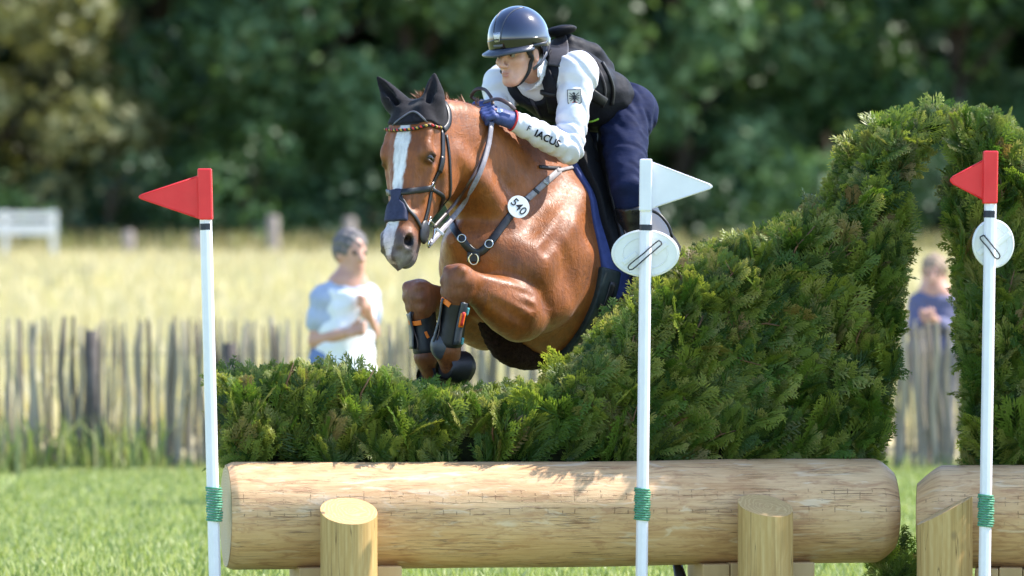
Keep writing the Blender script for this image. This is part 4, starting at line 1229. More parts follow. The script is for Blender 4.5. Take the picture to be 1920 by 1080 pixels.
    padb, _, _ = shell((-0.85, -0.42, -0.95), (0.2, 0.42, 0.15), 0.009, 0.014, pad_reg, 'saddle_cloth', M_pad, horse, -0.012)
    def half_reg(s_, y_, z_, b):
        fr = 0.075 + np.interp(z_, [-0.62, -0.45, -0.2, 0.05], [0.09, 0.075, 0.015, -0.03])
        return smax(smax(fr - s_, s_ - 0.62, 0.02), -0.42 - z_, 0.03)
    shell((-0.85, -0.42, -0.95), (0.2, 0.42, 0.15), 0.009, 0.042, half_reg, 'fleece_pad', M_padblack, horse, 0.004)
    def tp(s_, y_, z_): return (-s_ * cp - z_ * sp, y_, -s_ * sp + z_ * cp)
    def flap_reg(s_, y_, z_, b):
        fr = 0.11 + np.interp(z_, [-0.62, -0.5, -0.3, -0.1, 0.05], [0.17, 0.12, 0.04, 0.03, 0.06])
        bk = 0.50 + np.interp(z_, [-0.62, -0.3, 0.05], [-0.05, -0.02, 0.08])
        return smax(smax(smax(fr - s_, s_ - bk, 0.04), -0.55 - z_, 0.05), -(np.abs(y_) - 0.04), 0.01)
    saddle = empty('saddle', HW * 0 + Vector((0, 0, 0))); saddle.parent = horse
    _, flV, flF = shell((-0.75, -0.46, -0.95), (0.2, 0.46, 0.15), 0.009, 0.066, flap_reg, 'flap', M_leather, saddle, 0.042, 0.012)
    flb = bvh_of(to_w(flV), flF)
    M_pipe = simple('worn_brown_piping', (0.20, 0.14, 0.13), (0.12, 0.08, 0.075), 40, 0.45)
    for o_ in (0.0, 0.035):
        mb = MB(); strap_pts(mb, flb, [W3(tp(0.125 + o_ + q1, 0.30 + 0.05 * (-z1 > 0.2), z1)) for q1, z1 in ((0.055, 0.0), (0.035, -0.1), (0.035, -0.2), (0.045, -0.3), (0.085, -0.4), (0.13, -0.5))], 0.010, 0.006, 0.001, 26); mb.build('piping', M_pipe, saddle, True)
    def roll_reg(s_, y_, z_, b):
        fr = 0.135 + np.interp(z_, [-0.62, -0.5, -0.3, -0.1, 0.05], [0.17, 0.12, 0.04, 0.03, 0.06])
        return smax(smax(np.abs(s_ - fr - 0.028) - 0.024, np.abs(z_ + 0.20) - 0.15, 0.03), -(np.abs(y_) - 0.08), 0.01)
    shell((-0.75, 0.0, -0.95), (0.2, 0.48, 0.15), 0.009, 0.100, roll_reg, 'knee_roll', M_brown, saddle, 0.062, 0.02)
    shell((-0.75, -0.48, -0.95), (0.2, 0.0, 0.15), 0.009, 0.100, roll_reg, 'knee_roll', M_brown, saddle, 0.062, 0.02)
    # pommel, seat and cantle
    sf = Field((-0.75, -0.3, -0.45), (0.1, 0.3, 0.16), 0.009)
    def tp(s_, y_, z_): return (-s_ * cp - z_ * sp, y_, -s_ * sp + z_ * cp)
    for y_ in (-0.06, 0.06):
        sf.chain([tp(0.13, y_, 0.035) + (0.034,), tp(0.26, y_ * 1.2, 0.0) + (0.045,), tp(0.42, y_ * 1.9, 0.005) + (0.05,), tp(0.56, y_ * 1.5, 0.06) + (0.035,)], 0.05, n=8)
    sf.chain([tp(0.12, -0.07, 0.02) + (0.03,), tp(0.12, 0, 0.062) + (0.03,), tp(0.12, 0.07, 0.02) + (0.03,)], 0.03, n=6)
    sf.chain([tp(0.58, -0.12, 0.05) + (0.03,), tp(0.61, 0, 0.09) + (0.03,), tp(0.58, 0.12, 0.05) + (0.03,)], 0.03, n=6)
    sf.chain([tp(0.2, 0, 0.0) + (0.05,), tp(0.45, 0, -0.0) + (0.06,)], 0.05)
    V, F = sf.mesh(2); np_mesh('seat', to_w(V), F, M_leather, saddle)
    # piping line along the flap
    def girth_reg(s_, y_, z_, b):
        return smax(np.abs(s_ - 0.145 + (z_ + 0.5) * 0.05) - 0.052, z_ + 0.44, 0.01)
    girth, gV, gF = shell((-0.55, -0.42, -1.2), (0.25, 0.42, -0.3), 0.008, 0.020, girth_reg, 'girth', M_girth, horse, -0.012)
    gbv = bvh_of(to_w(gV), gF)
    # buckle guard edge and buckle on the near side
    mb = MB(); strap_pts(mb, gbv, [W3(tp(0.15, 0.33, z)) for z in (-0.50, -0.58, -0.66, -0.74)], 0.034, 0.006, 0.001, 14); mb.build('girth_strap', M_leather, girth, True)
    mb = MB(); p_ = gbv.find_nearest(W3(tp(0.15, 0.36, -0.64))); mb.box(p_[0] + p_[1] * 0.006, (nW(tp(1, 0, 0)).normalized(), p_[1], nW(tp(1, 0, 0)).normalized().cross(p_[1])), (0.05, 0.004, 0.012)); mb.build('buckle', M_leather, girth, bevel=0.002)
    # sheepskin guard under the breastbone
    ff = Field((-0.35, -0.3, -1.1), (0.62, 0.3, -0.4), 0.010)
    g1 = [hy(905, 560, 0.0), hy(925, 610, 0.0), hy(950, 650, 0.0), hy(985, 668, 0.0), hy(1040, 672, 0.0)]
    ff.chain([g1[0] + (0.04,), g1[1] + (0.062,), g1[2] + (0.070,), g1[3] + (0.060,), g1[4] + (0.04,)], 0.03, n=10)
    X, Y, Z = ff.ax[0][:, None, None], ff.ax[1][None, :, None], ff.ax[2][None, None, :]
    ff.f += (0.003 * (np.sin(X * 190 + np.sin(Z * 90) * 2) * np.sin(Y * 170 + X * 60) + np.sin(Z * 230 + Y * 120) * 0.8)).astype(np.float32)
    V, F = ff.mesh(0); np_mesh('sheepskin_guard', to_w(V), F, M_fur, girth)
    # ---- mane: short tufts standing along the crest
    mV, mF = [], []
    def tuft(p, d, L, w, seed):
        r_ = random.Random(seed)
        for k in range(5):
            q = Vector(p) + Vector((r_.uniform(-1, 1), r_.uniform(-1, 1), 0)) * 0.012
            dd = (Vector(d) + Vector((r_.uniform(-1, 1), r_.uniform(-1, 1), r_.uniform(-.3, .5))) * 0.35).normalized()
            sd = dd.cross(Vector((r_.uniform(-1, 1), -1, 0.2))).normalized() * w * r_.uniform(.5, 1)
            o = len(mV); l_ = L * r_.uniform(0.6, 1.1); be = Vector((r_.uniform(-1, 1), r_.uniform(-1, 1), -0.6)) * 0.012
            mV.extend([q - sd, q + sd, q + dd * l_ * .55 + sd * .7 + be * .4, q + dd * l_ * .55 - sd * .7 + be * .4, q + dd * l_ + be])
            mF.extend([(o, o + 1, o + 2, o + 3), (o + 3, o + 2, o + 4, o + 4)])
    crest = catmull([(0.0, 0, 0.02), (0.2, 0, 0.115), (0.38, 0, 0.215), (0.55, 0, 0.265), (0.72, 0, 0.268), (0.85, 0, 0.25)], 150)
    for i, c in enumerate(crest):
        h_ = hbvh.find_nearest(W3(c)); q = i / 149
        L = 0.022 if q < 0.8 else 0.05
        if i % 17 == 4: L = 0.06
        tuft(h_[0] - h_[1] * 0.004, nW((0.35 if q > 0.8 else -0.1, -0.45, 0.9)), L, 0.0035, i)
    # forelock bunch between the ears
    for i in range(60):
        h_ = hbvh.find_nearest(W3(hp(-0.045, random.uniform(-0.045, 0.045), random.uniform(-0.10, -0.02))))
        tuft(h_[0], nW((-0.2, random.uniform(-.9, .9), 0.8)), 0.055, 0.004, 900 + i)
    me = bpy.data.meshes.new('mane'); b0 = world_base(horse)
    me.from_pydata([(v.x - b0.x, v.y - b0.y, v.z - b0.z) for v in mV], [], [tuple(dict.fromkeys(f_)) for f_ in mF]); me.update()
    finish(link_mesh('mane', me, M_hair, horse), kind='stuff')
    # tail: a bundle of long strands
    mb = MB(); rt = random.Random(5)
    for i in range(60):
        a = np.array((-1.22, rt.uniform(-.03, .03), -0.48 + rt.uniform(-.03, .03)))
        e = np.array((-1.55 + rt.uniform(-.1, .1), rt.uniform(-.12, .12), -1.05 + rt.uniform(-.18, .08)))
        m_ = (a + e) / 2 + np.array((-0.12, rt.uniform(-.05, .05), 0.10))
        mb.tube([W3(q) for q in catmull([tuple(a), tuple(m_), tuple(e)], 7)], [0.006, 0.007, 0.007, 0.006, 0.005, 0.004, 0.001], 4)
    mb.build('tail', M_hair, horse, True)
# ================================================================ rider
M_skin = simple('skin', (0.60, 0.33, 0.235), (0.50, 0.26, 0.18), 18, 0.48, 0.4, bump=0.1, bscale=200, bdist=0.001, Subsurface_Weight=0.12, Subsurface_Scale=0.01)
M_lips = simple('lips', (0.50, 0.22, 0.175), None, 30, 0.4)
M_shirt = simple('white_shirt_cloth', (0.68, 0.67, 0.71), (0.62, 0.61, 0.66), 8, 0.62, 0.35, bump=0.25, bscale=14, bdist=0.012, stretch=(1, 1, 2.2))
M_vest = simple('black_vest_cloth', (0.0085, 0.009, 0.014), (0.0045, 0.0045, 0.008), 14, 0.66, 0.18, bump=0.4, bscale=40, bdist=0.006)
M_vestgrey = simple('charcoal_mesh_panel', (0.035, 0.031, 0.038), (0.020, 0.018, 0.024), 90, 0.6, 0.4, bump=0.5, bscale=260, bdist=0.002)
M_breech = simple('navy_breeches', (0.012, 0.018, 0.055), (0.008, 0.012, 0.038), 9, 0.8, 0.12, bump=0.3, bscale=16, bdist=0.012, stretch=(1, 1, 2.0))
M_glove = simple('blue_glove', (0.060, 0.085, 0.24), (0.030, 0.045, 0.14), 30, 0.55, 0.4, bump=0.35, bscale=90, bdist=0.003)
M_bootblack = simple('black_riding_boot', (0.016, 0.015, 0.017), (0.009, 0.008, 0.009), 20, 0.32, 0.5, bump=0.2, bscale=40, bdist=0.003)
M_helmet = simple('gloss_navy_helmet', (0.012, 0.016, 0.045), (0.010, 0.013, 0.036), 20, 0.10, 0.6, Coat_Weight=0.8, Coat_Roughness=0.05)
M_helmtrim = simple('helmet_trim', (0.045, 0.050, 0.070), None, 30, 0.32, 0.5)
M_black = simple('black_webbing', (0.010, 0.010, 0.013), None, 60, 0.6, bump=0.3, bscale=300, bdist=0.001)
M_grey_metal = simple('pale_metal_badge', (0.42, 0.42, 0.45), None, 30, 0.3, metal=0.7)
M_lime = simple('lime_band', (0.28, 0.55, 0.06), None, 30, 0.6)

def grid(f): return f.ax[0][:, None, None], f.ax[1][None, :, None], f.ax[2][None, None, :]
def plane(f, o, n):
    X, Y, Z = grid(f); n = Vector(n).normalized()
    return ((X - o[0]) * n.x + (Y - o[1]) * n.y + (Z - o[2]) * n.z).astype(np.float32)
def c4(p, r): return (p[0], p[1], p[2], r)

if 'rider' not in SKIP:
    LA = Vector((0.86, -0.45, 0.17)).normalized()           # rider's left, across the shoulders
    LB = (LA * 0.5 + HL * 0.5).normalized()
    pel, wai, che, upc = P(1160, 208, 1.36), P(1116, 186, 1.22), P(1058, 160, 1.07), P(1018, 146, 0.99)
    shL, elL, wrL, haL = P(1082, 137, 0.90), P(1067, 280, 0.76), P(966, 228, 0.65), P(930, 216, 0.615)
    shR, elR, wrR, haR = P(946, 160, 1.06), P(922, 252, 0.93), P(915, 214, 0.84), P(903, 200, 0.80)
    hipL, knL, anL, toL = P(1168, 212, 1.25), P(1178, 356, 0.92), P(1210, 540, 1.02), P(1176, 566, 0.86)
    def mir(p):
        q = to_h(p); return Vector(to_w((q[0], -q[1], q[2])))
    hipR, knR, anR, toR = P(1122, 214, 1.44), mir(knL), mir(anL), mir(toL)
    rider = empty('person', (pel.x, pel.y, 0.0), 'rider crouched forward in navy helmet, white shirt and black vest on the horse', 'person')
    # head frame
    hO = P(973, 99, 0.84)
    yw = R(38)
    rf = Vector((-math.sin(yw), -math.cos(yw), -0.14)).normalized()
    rl = Vector((math.cos(yw), -math.sin(yw), 0.06)); rl = (rl - rf * rl.dot(rf)).normalized()
    ru = rf.cross(rl).normalized()
    if ru.z < 0: ru = -ru
    def rp(f_, l_, u_): return hO + rf * f_ + rl * l_ + ru * u_
    hax = (rf, rl, ru)
    def torso(F, g, k=0.04, lo=0, hi=4):
        seq = [(pel, 0.122, HL, 1.30), (wai, 0.112, LB, 1.25), (che, 0.128, LA, 1.32), (upc, 0.112, LA, 1.45)][lo:hi]
        for (a, ra, w1, q1), (b, rb, w2, q2) in zip(seq[:-1], seq[1:]):
            F.cone(a, b, ra + g, rb + g, k, (w1 + w2), (q1 + q2) / 2)
    def arm(F, s_, e_, w_, g, k=0.03, ri=(0.072, 0.060, 0.053, 0.048, 0.036)):
        F.chain([c4(s_, ri[0] + g), c4(s_.lerp(e_, 0.45), ri[1] + g), c4(e_, ri[2] + g), c4(e_.lerp(w_, 0.4), ri[3] + g), c4(w_, ri[4] + g)], k)
    def leg(F, h_, k_, a_, g, k=0.04):
        F.chain([c4(h_, 0.108 + g), c4(h_.lerp(k_, 0.5), 0.086 + g), c4(k_, 0.064 + g), c4(k_.lerp(a_, 0.3), 0.060 + g), c4(a_, 0.042 + g)], k, n=10)
    def faceprims(F):
        F.ell(rp(0.0, 0, 0.045), (0.112, 0.086, 0.100), hax, 0.02)            # skull
        F.ell(rp(0.045, 0, -0.045), (0.062, 0.055, 0.088), hax, 0.030)        # face
        F.ell(rp(0.088, 0, -0.112), (0.022, 0.026, 0.020), hax, 0.03)         # chin
        for q in (1, -1):
            F.cone(rp(0.000, 0.054 * q, -0.055), rp(0.080, 0.020 * q, -0.114), 0.018, 0.016, 0.028)   # jaw line
            F.ell(rp(0.072, 0.046 * q, -0.030), (0.026, 0.022, 0.018), hax, 0.025)                    # cheek bone
            F.ell(rp(0.104, 0.034 * q, 0.000), (0.014, 0.020, 0.013), hax, 0.012, 's')                # eye socket
            F.cone(rp(0.100, 0.016 * q, 0.020), rp(0.088, 0.052 * q, 0.018), 0.011, 0.009, 0.018)     # brow
            F.ell(rp(-0.008, 0.084 * q, -0.018), (0.020, 0.009, 0.034), hax, 0.012)                   # ear
            F.ell(rp(-0.002, 0.094 * q, -0.014), (0.010, 0.006, 0.018), hax, 0.006, 's')
            F.ell(rp(0.118, 0.012 * q, -0.047), (0.011, 0.010, 0.008), hax, 0.010)                    # nostril wing
        F.cone(rp(0.102, 0, 0.012), rp(0.138, 0, -0.040), 0.009, 0.012, 0.014)                        # nose
        F.ell(rp(0.104, 0, -0.075), (0.014, 0.026, 0.008), hax, 0.012)                                # lips
        F.ell(rp(0.101, 0, -0.087), (0.014, 0.022, 0.008), hax, 0.012)
        F.cone(rp(0.118, -0.022, -0.081), rp(0.118, 0.022, -0.081), 0.003, 0.003, 0.005, op='s')
        F.cone(rp(-0.02, 0, -0.05), upc + Vector((0, 0, 0.03)), 0.060, 0.066, 0.03)                   # neck
    # body: one continuous figure under the clothes
    bf = Field((-0.30, 0.45, 1.15), (0.85, 1.75, 2.85), 0.0058)
    faceprims(bf)
    torso(bf, -0.025)
    for s_, e_, w_, h_ in ((shL, elL, wrL, haL), (shR, elR, wrR, haR)):
        bf.cone(upc, s_, 0.07, 0.06, 0.03)
        arm(bf, s_, e_, w_, -0.014); bf.cone(w_, h_, 0.024, 0.030, 0.02)
    for h_, k_, a_, t_ in ((hipL, knL, anL, toL), (hipR, knR, anR, toR)):
        leg(bf, h_, k_, a_, -0.018); bf.cone(a_, t_, 0.034, 0.028, 0.02)
    V, F = bf.mesh(1, 0.4)
    np_mesh('body', V, F, M_skin, rider)
    body_bvh = bvh_of(V, F)
    for q in (1, -1):
        e = MB(); e.ball(rp(0.088, 0.034 * q, -0.001), 0.0135, 10, 8); eo = e.build('eye', simple('eye_white', (0.30, 0.27, 0.26), None, 30, 0.2), rider, True)
        e = MB(); e.ball(rp(0.098, 0.033 * q, -0.001), 0.0065, 8, 6); e.build('iris', M_eye, eo, True)
        mb = MB(); strap_pts(mb, body_bvh, [rp(0.118, 0.016 * q, 0.016), rp(0.114, 0.034 * q, 0.024), rp(0.10, 0.056 * q, 0.014)], [0.004, 0.009, 0.009, 0.008, 0.007, 0.003], 0.003, 0.0, 6); mb.build('eyebrow', simple('dark_brow_hair', (0.05, 0.03, 0.02), None, 60, 0.7), rider, True)
    mb = MB(); strap_pts(mb, body_bvh, [rp(0.12, -0.024, -0.079), rp(0.13, 0, -0.075), rp(0.12, 0.024, -0.079)], [0.003, 0.007, 0.010, 0.010, 0.010, 0.007, 0.003], 0.002, 0.0, 7)
    strap_pts(mb, body_bvh, [rp(0.12, -0.020, -0.086), rp(0.13, 0, -0.089), rp(0.12, 0.020, -0.086)], [0.003, 0.008, 0.011, 0.011, 0.011, 0.008, 0.003], 0.002, 0.0, 7); mb.build('lips', M_lips, rider, True)
    # hair at the temple and the nape
    hfld = Field(Vector(hO) - Vector((.2, .2, .2)), Vector(hO) + Vector((.2, .2, .2)), 0.006)
    hfld.ell(rp(-0.015, 0, 0.035), (0.112, 0.092, 0.10), hax, 0.01)
    hfld.f = smax(hfld.f, plane(hfld, rp(0.028, 0, 0), rf), 0.01)
    hfld.f = smax(hfld.f, -plane(hfld, rp(0, 0, -0.035), ru), 0.01)
    V, F = hfld.mesh(1); np_mesh('hair', V, F, simple('short_brown_hair', (0.06, 0.035, 0.022), (0.03, 0.018, 0.012), 80, 0.6, bump=0.5, bscale=200), rider)
    # ---- shirt
    def folds(F, c, axis, amp, freq, rad):
        """soft creases running across a limb near c"""
        X, Y, Z = grid(F); a = Vector(axis).normalized()
        u = (X - c.x) * a.x + (Y - c.y) * a.y + (Z - c.z) * a.z
        o1 = a.orthogonal().normalized(); v = (X - c.x) * o1.x + (Y - c.y) * o1.y + (Z - c.z) * o1.z
        d2 = (X - c.x) ** 2 + (Y - c.y) ** 2 + (Z - c.z) ** 2
        F.f += (amp * np.exp(-d2 / rad ** 2) * np.sin(u * freq + 3.0 * np.sin(v * 24) + 1.3 * np.sin(v * 55 + u * 30))).astype(np.float32)
    sf_ = Field((-0.25, 0.50, 1.75), (0.72, 1.55, 2.75), 0.0062)
    torso(sf_, -0.004)
    for s_, e_, w_ in ((shL, elL, wrL), (shR, elR, wrR)):
        sf_.cone(upc, s_, 0.09, 0.078, 0.05)
        arm(sf_, s_, e_, w_, 0.010, 0.03)
        sf_.ell(s_, (0.085, 0.085, 0.085), k=0.04)
    # stand-up collar
    nb0, nb1 = rp(-0.030, 0, -0.095), upc + Vector((0, 0, 0.045))
    sf_.cone(nb0, nb1, 0.076, 0.092, 0.02)
    sf_.cone(nb0 + (nb0 - nb1) * 0.5 + rf * 0.01, nb0 + rf * 0.012, 0.070, 0.071, 0.004, op='s')
    folds(sf_, elL, elL - shL, 0.0075, 130, 0.11); folds(sf_, elL.lerp(wrL, 0.5), wrL - elL, 0.006, 110, 0.13)
    folds(sf_, shL.lerp(elL, 0.5), elL - shL, 0.0055, 80, 0.16); folds(sf_, shR.lerp(elR, 0.4), elR - shR, 0.007, 90, 0.16)
    folds(sf_, wrL, wrL - elL, 0.004, 160, 0.06); folds(sf_, shL, LA, 0.006, 70, 0.12)
    # end at the cuffs and below the waist
    for w_, e_ in ((wrL, elL), (wrR, elR)):
        X, Y, Z = grid(sf_)
        near = (X - w_.x) ** 2 + (Y - w_.y) ** 2 + (Z - w_.z) ** 2
        sf_.f = np.where(near < 0.09 ** 2, smax(sf_.f, plane(sf_, w_ + (w_ - e_).normalized() * 0.01, w_ - e_), 0.006), sf_.f)
    V, F = sf_.mesh(1, 0.4)
    shirt = np_mesh('shirt', V, F, M_shirt, rider)
    shirt_bvh = bvh_of(V, F)
    # ---- vest
    vf = Field((-0.20, 0.62, 1.85), (0.72, 1.6, 2.75), 0.0066)
    torso(vf, 0.022, 0.04, 1, 4)
    vf.cone(wai, wai.lerp(pel, 0.16), 0.135, 0.130, 0.03, LB, 1.25)
    vent = Vector((-0.42, -0.75, -0.55)).normalized()                     # where the chest looks
    dors = -vent
    for q, s_ in ((1, shL), (-1, shR)):
        vf.cone(upc + dors * 0.03 + LA * q * 0.03, s_ + (upc - s_) * 0.30 + dors * 0.02, 0.115, 0.086, 0.03)
        vf.cone(che + vent * 0.075 + LA * q * 0.05, wai + vent * 0.09 + LB * q * 0.05, 0.078, 0.07, 0.03)
        vf.cone(upc + vent * 0.05 + LA * q * 0.085 , che + vent * 0.09 + LA * q * 0.05, 0.066, 0.075, 0.03)
    # padded back
    vf.chain([c4(P(1062, 88, 1.12), 0.060), c4(P(1105, 105, 1.2), 0.062), c4(P(1128, 132, 1.27), 0.058)], 0.03)
    # open neck showing the white collar, and arm holes
    vf.cone(nb0 + ru * 0.03, upc + vent * 0.13 - ru * 0.02 + LA * 0.005, 0.105, 0.050, 0.015, op='s')
    for s_, e_ in ((shL, elL), (shR, elR)):
        out = (s_ - upc).normalized()
        vf.cone(s_ + out * 0.012 + (s_ - e_).normalized() * 0.02, s_.lerp(e_, 0.55) + out * 0.01, 0.092, 0.088, 0.012, op='s')
    vf.f = smax(vf.f, plane(vf, wai.lerp(pel, 0.42), pel - wai), 0.012)
    X, Y, Z = grid(vf)
    vf.f += (0.0022 * np.sin((X * 0.7 + Z) * 75 + 2 * np.sin(X * 22)) * np.sin((X - Z) * 28) ).astype(np.float32)
    V, F = vf.mesh(1, 0.4)
    vest = np_mesh('vest', V, F, M_vest, rider)
    vest_bvh = bvh_of(V, F)
    # parts on the vest
    mb = MB(); mb.ball(P(1050, 58, 1.08), (0.075, 0.075, 0.024), 16, 10, ax=(LA, LA.cross(Vector((0, 0, 1))).normalized(), Vector((0.1, 0, 1)).normalized())); mb.build('collar_roll', M_vest, vest, True)
    def vstrap(name, px, w, mat, thick=0.006, par=None, bv=None, n=18):
        mb = MB(); strap_px(mb, bv or vest_bvh, px, w, thick, 0.001, n, smooth=1); return mb.build(name, mat, par or vest, True)
    vstrap('shoulder_panel', [(1046, 70), (1048, 95), (1044, 125)], 0.085, M_vestgrey, 0.004)
    vstrap('shoulder_strap', [(1024, 95), (1026, 140), (1034, 175), (1040, 210)], 0.055, M_vest, 0.010)
    vstrap('strap_loop', [(1018, 172), (1034, 176), (1050, 174)], 0.022, M_black, 0.014)
    vstrap('zip', [(985, 165), (998, 190), (1010, 212), (1018, 228)], 0.014, M_vestgrey, 0.005)
    vstrap('lime_band', [(962, 196), (980, 208), (998, 220)], 0.026, M_lime, 0.005)
    vstrap('lime_band', [(1098, 228), (1112, 226), (1122, 222)], 0.010, M_lime, 0.005)
    vstrap('side_lace', [(1128, 118), (1140, 140), (1148, 168), (1146, 196)], 0.016, M_black, 0.010)
    vstrap('side_lace', [(1112, 110), (1126, 138), (1134, 168), (1130, 200)], 0.012, M_vestgrey, 0.006)
    vstrap('side_buckle', [(1108, 172), (1120, 182), (1132, 190)], 0.040, M_black, 0.014)
    # zip pull
    mb = MB(); h_ = vest_bvh.ray_cast(CAM, ray(985, 168)); mb.box((h_[0] if h_[0] else P(985, 168, 0.8)) + Vector((0, -0.012, 0)), (Vector((0.8, 0, 0.6)), Vector((0, 1, 0)), Vector((-0.6, 0, 0.8))), (0.004, 0.002, 0.016)); mb.build('zip_pull', M_grey_metal, vest)
    # ---- breeches
    pf = Field((0.0, 0.60, 1.55), (0.85, 1.75, 2.45), 0.0066)
    pf.cone(pel, pel.lerp(wai, 0.55), 0.128, 0.118, 0.03, HL, 1.32)
    pf.f = smax(pf.f, plane(pf, wai.lerp(pel, 0.72), wai - pel), 0.008)
    for h_, k_, a_ in ((hipL, knL, anL), (hipR, knR, anR)):
        pf.chain([c4(h_, 0.118), c4(h_.lerp(k_, 0.5), 0.096), c4(k_, 0.074), c4(k_.lerp(a_, 0.12), 0.066)], 0.05, n=8)
        pf.ell(h_ - HF * 0.05 + Vector((0, 0, 0.0)), (0.115, 0.115, 0.115), k=0.05)
    folds(pf, hipL.lerp(knL, 0.25) - HL * 0.06, Vector((0.5, 0, 1)), 0.007, 95, 0.14); folds(pf, hipL.lerp(knL, 0.1), HF, 0.007, 80, 0.16)
    folds(pf, knL, knL - hipL, 0.006, 110, 0.10); folds(pf, hipL.lerp(knL, 0.6), Vector((1, 0.3, 0.6)), 0.004, 80, 0.14)
    V, F = pf.mesh(1, 0.4); breech = np_mesh('breeches', V, F, M_breech, rider)
    pbv = bvh_of(V, F)
    mb = MB(); strap_px(mb, pbv, [(1166, 152), (1164, 170), (1156, 188), (1144, 204)], [0.018, 0.040, 0.046, 0.040, 0.022], 0.010, 0.002, 14); mb.build('shirt_tail', M_shirt, shirt, True)
    # ---- boots
    for k_, a_, t_ in ((knL, anL, toL), (knR, anR, toR)):
        lo = Vector([min(k_[i], a_[i], t_[i]) - 0.14 for i in range(3)]); hi = Vector([max(k_[i], a_[i], t_[i]) + 0.14 for i in range(3)])
        tf = Field(lo, hi, 0.007)
        tf.chain([c4(k_.lerp(a_, 0.16), 0.073), c4(k_.lerp(a_, 0.4), 0.068), c4(k_.lerp(a_, 0.8), 0.052), c4(a_, 0.052)], 0.02, n=8)
        tf.chain([c4(a_ - HU * 0.03, 0.05), c4(a_.lerp(t_, 0.5) - HU * 0.012, 0.044), c4(t_, 0.036)], 0.04)
        tf.cone(a_ - HU * 0.06 - (t_ - a_) * 0.15, a_ - HU * 0.03, 0.034, 0.04, 0.03)
        tf.f = smax(tf.f, plane(tf, k_.lerp(a_, 0.15), k_ - a_), 0.008)
        V, F = tf.mesh(1); np_mesh('boot', V, F, M_bootblack, rider)
        # stirrup iron under the boot
        so = empty('stirrup', (0, 0, 0)); so.location = Vector((0, 0, 0)); so.parent = rider
        c0 = a_.lerp(t_, 0.62) - HU * 0.045
        mb = MB(); up_ = HU; sd = HL
        ring = [c0 + sd * 0.062 * math.cos(a) + up_ * (0.005 + (0.14 * max(math.sin(a), 0) if math.sin(a) > 0 else 0.0)) for a in np.linspace(0, math.pi, 15)]
        mb.tube(ring, 0.006, 6); mb.box(c0, (sd, HF, up_), (0.062, 0.028, 0.006)); mb.build('iron', M_steel, so, True)
        q_ = to_h(k_); top = Vector(to_w((-0.30, 0.20 * (1 if q_[1] > 0 else -1), -0.12)))
        mb = MB(); ribbon(mb, [top, top.lerp(c0 + up_ * 0.14, 0.5) + sd * 0.05 * (1 if q_[1] > 0 else -1), c0 + up_ * 0.14], [sd * (1 if q_[1] > 0 else -1)] * 3, 0.026, 0.004); mb.build('leather', M_leather, so)
    # ---- gloves with separate fingers
    def glove(hand, wrist, fwd, back, side, name, knuck=1.0):
        """fist: fwd along the hand, back = back of the hand, side = towards the thumb"""
        hand = Vector(hand); fwd = Vector(fwd).normalized(); back = Vector(back); back = (back - fwd * back.dot(fwd)).normalized(); side = fwd.cross(back).normalized() * knuck
        g = Field(hand - Vector((.17, .17, .17)), hand + Vector((.17, .17, .17)), 0.0042)
        ax = (fwd, side, back)
        g.ell(hand - fwd * 0.012, (0.050, 0.044, 0.026), ax, 0.01)
        g.cone(wrist, hand - fwd * 0.03, 0.040, 0.032, 0.025, side, 1.1)
        L = (0.038, 0.044, 0.041, 0.032)
        for i in range(4):
            o = (1.5 - i) * 0.0215
            k0 = hand + side * o + fwd * (0.026 - abs(i - 1.2) * 0.004) + back * 0.008
            k1 = k0 + fwd * L[i] * 0.75 - back * L[i] * 0.55
            k2 = k1 - back * L[i] * 0.75 - fwd * L[i] * 0.35
            k3 = k2 - fwd * L[i] * 0.62 + back * 0.006
            g.multi([(k0, k1, 0.0135, 0.0122, None, 1.0), (k1, k2, 0.0122, 0.0112, None, 1.0), (k2, k3, 0.0112, 0.010, None, 1.0)], 0.005)
            g.ell(k0 + back * 0.006, (0.012, 0.011, 0.009), ax, 0.008)
        t0 = hand - fwd * 0.03 + side * 0.036 - back * 0.006; t1 = hand + fwd * 0.016 + side * 0.052 - back * 0.020; t2 = hand + fwd * 0.050 + side * 0.036 - back * 0.034
        g.multi([(t0, t1, 0.017, 0.0135, None, 1.0), (t1, t2, 0.0135, 0.0115, None, 1.0)], 0.010)
        g.f = smax(g.f, -plane(g, wrist + (hand - wrist).normalized() * 0.004, hand - wrist), 0.004)
        V, F = g.mesh(1, 0.4)
        return np_mesh(name, V, F, M_glove, rider)
    glL = glove(haL, wrL, (haL - wrL), Vector((-0.35, -0.6, 0.75)), None, 'glove', 1.0)
    glR = glove(haR, wrR, (haR - wrR) + Vector((0.1, -0.3, 0)), Vector((-0.2, 0.1, 1)), None, 'glove', -1.0)
    d_ = (haL - wrL).normalized()
    mb = MB(); mb.torus(wrL + d_ * 0.012, d_, 0.043, 0.005, 20, 6); mb.build('red_cuff', M_red, glL, True)
    mb = MB(); h0 = haL.lerp(wrL, 0.45) + Vector((-0.02, -0.035, 0.03)); mb.box(h0, (d_, Vector((0.3, -0.8, 0.4)).normalized(), d_.cross(Vector((0.3, -0.8, 0.4))).normalized()), (0.014, 0.003, 0.010)); mb.build('logo_patch', simple('pale_blue_print', (0.5, 0.55, 0.75), None, 60, 0.6), glL)
    # ---- helmet
    kf = Field(hO - Vector((.26, .26, .2)), hO + Vector((.26, .26, .3)), 0.0052)
    hc = rp(-0.010, 0, 0.062)
    kf.ell(hc, (0.148, 0.124, 0.140), hax, 0.0)
    kf.f = smax(kf.f, -plane(kf, rp(0.0, 0, 0.022), (ru + rf * 0.06).normalized()), 0.010)
    kf.ell(rp(-0.06, 0, 0.02), (0.085, 0.110, 0.075), hax, 0.03)
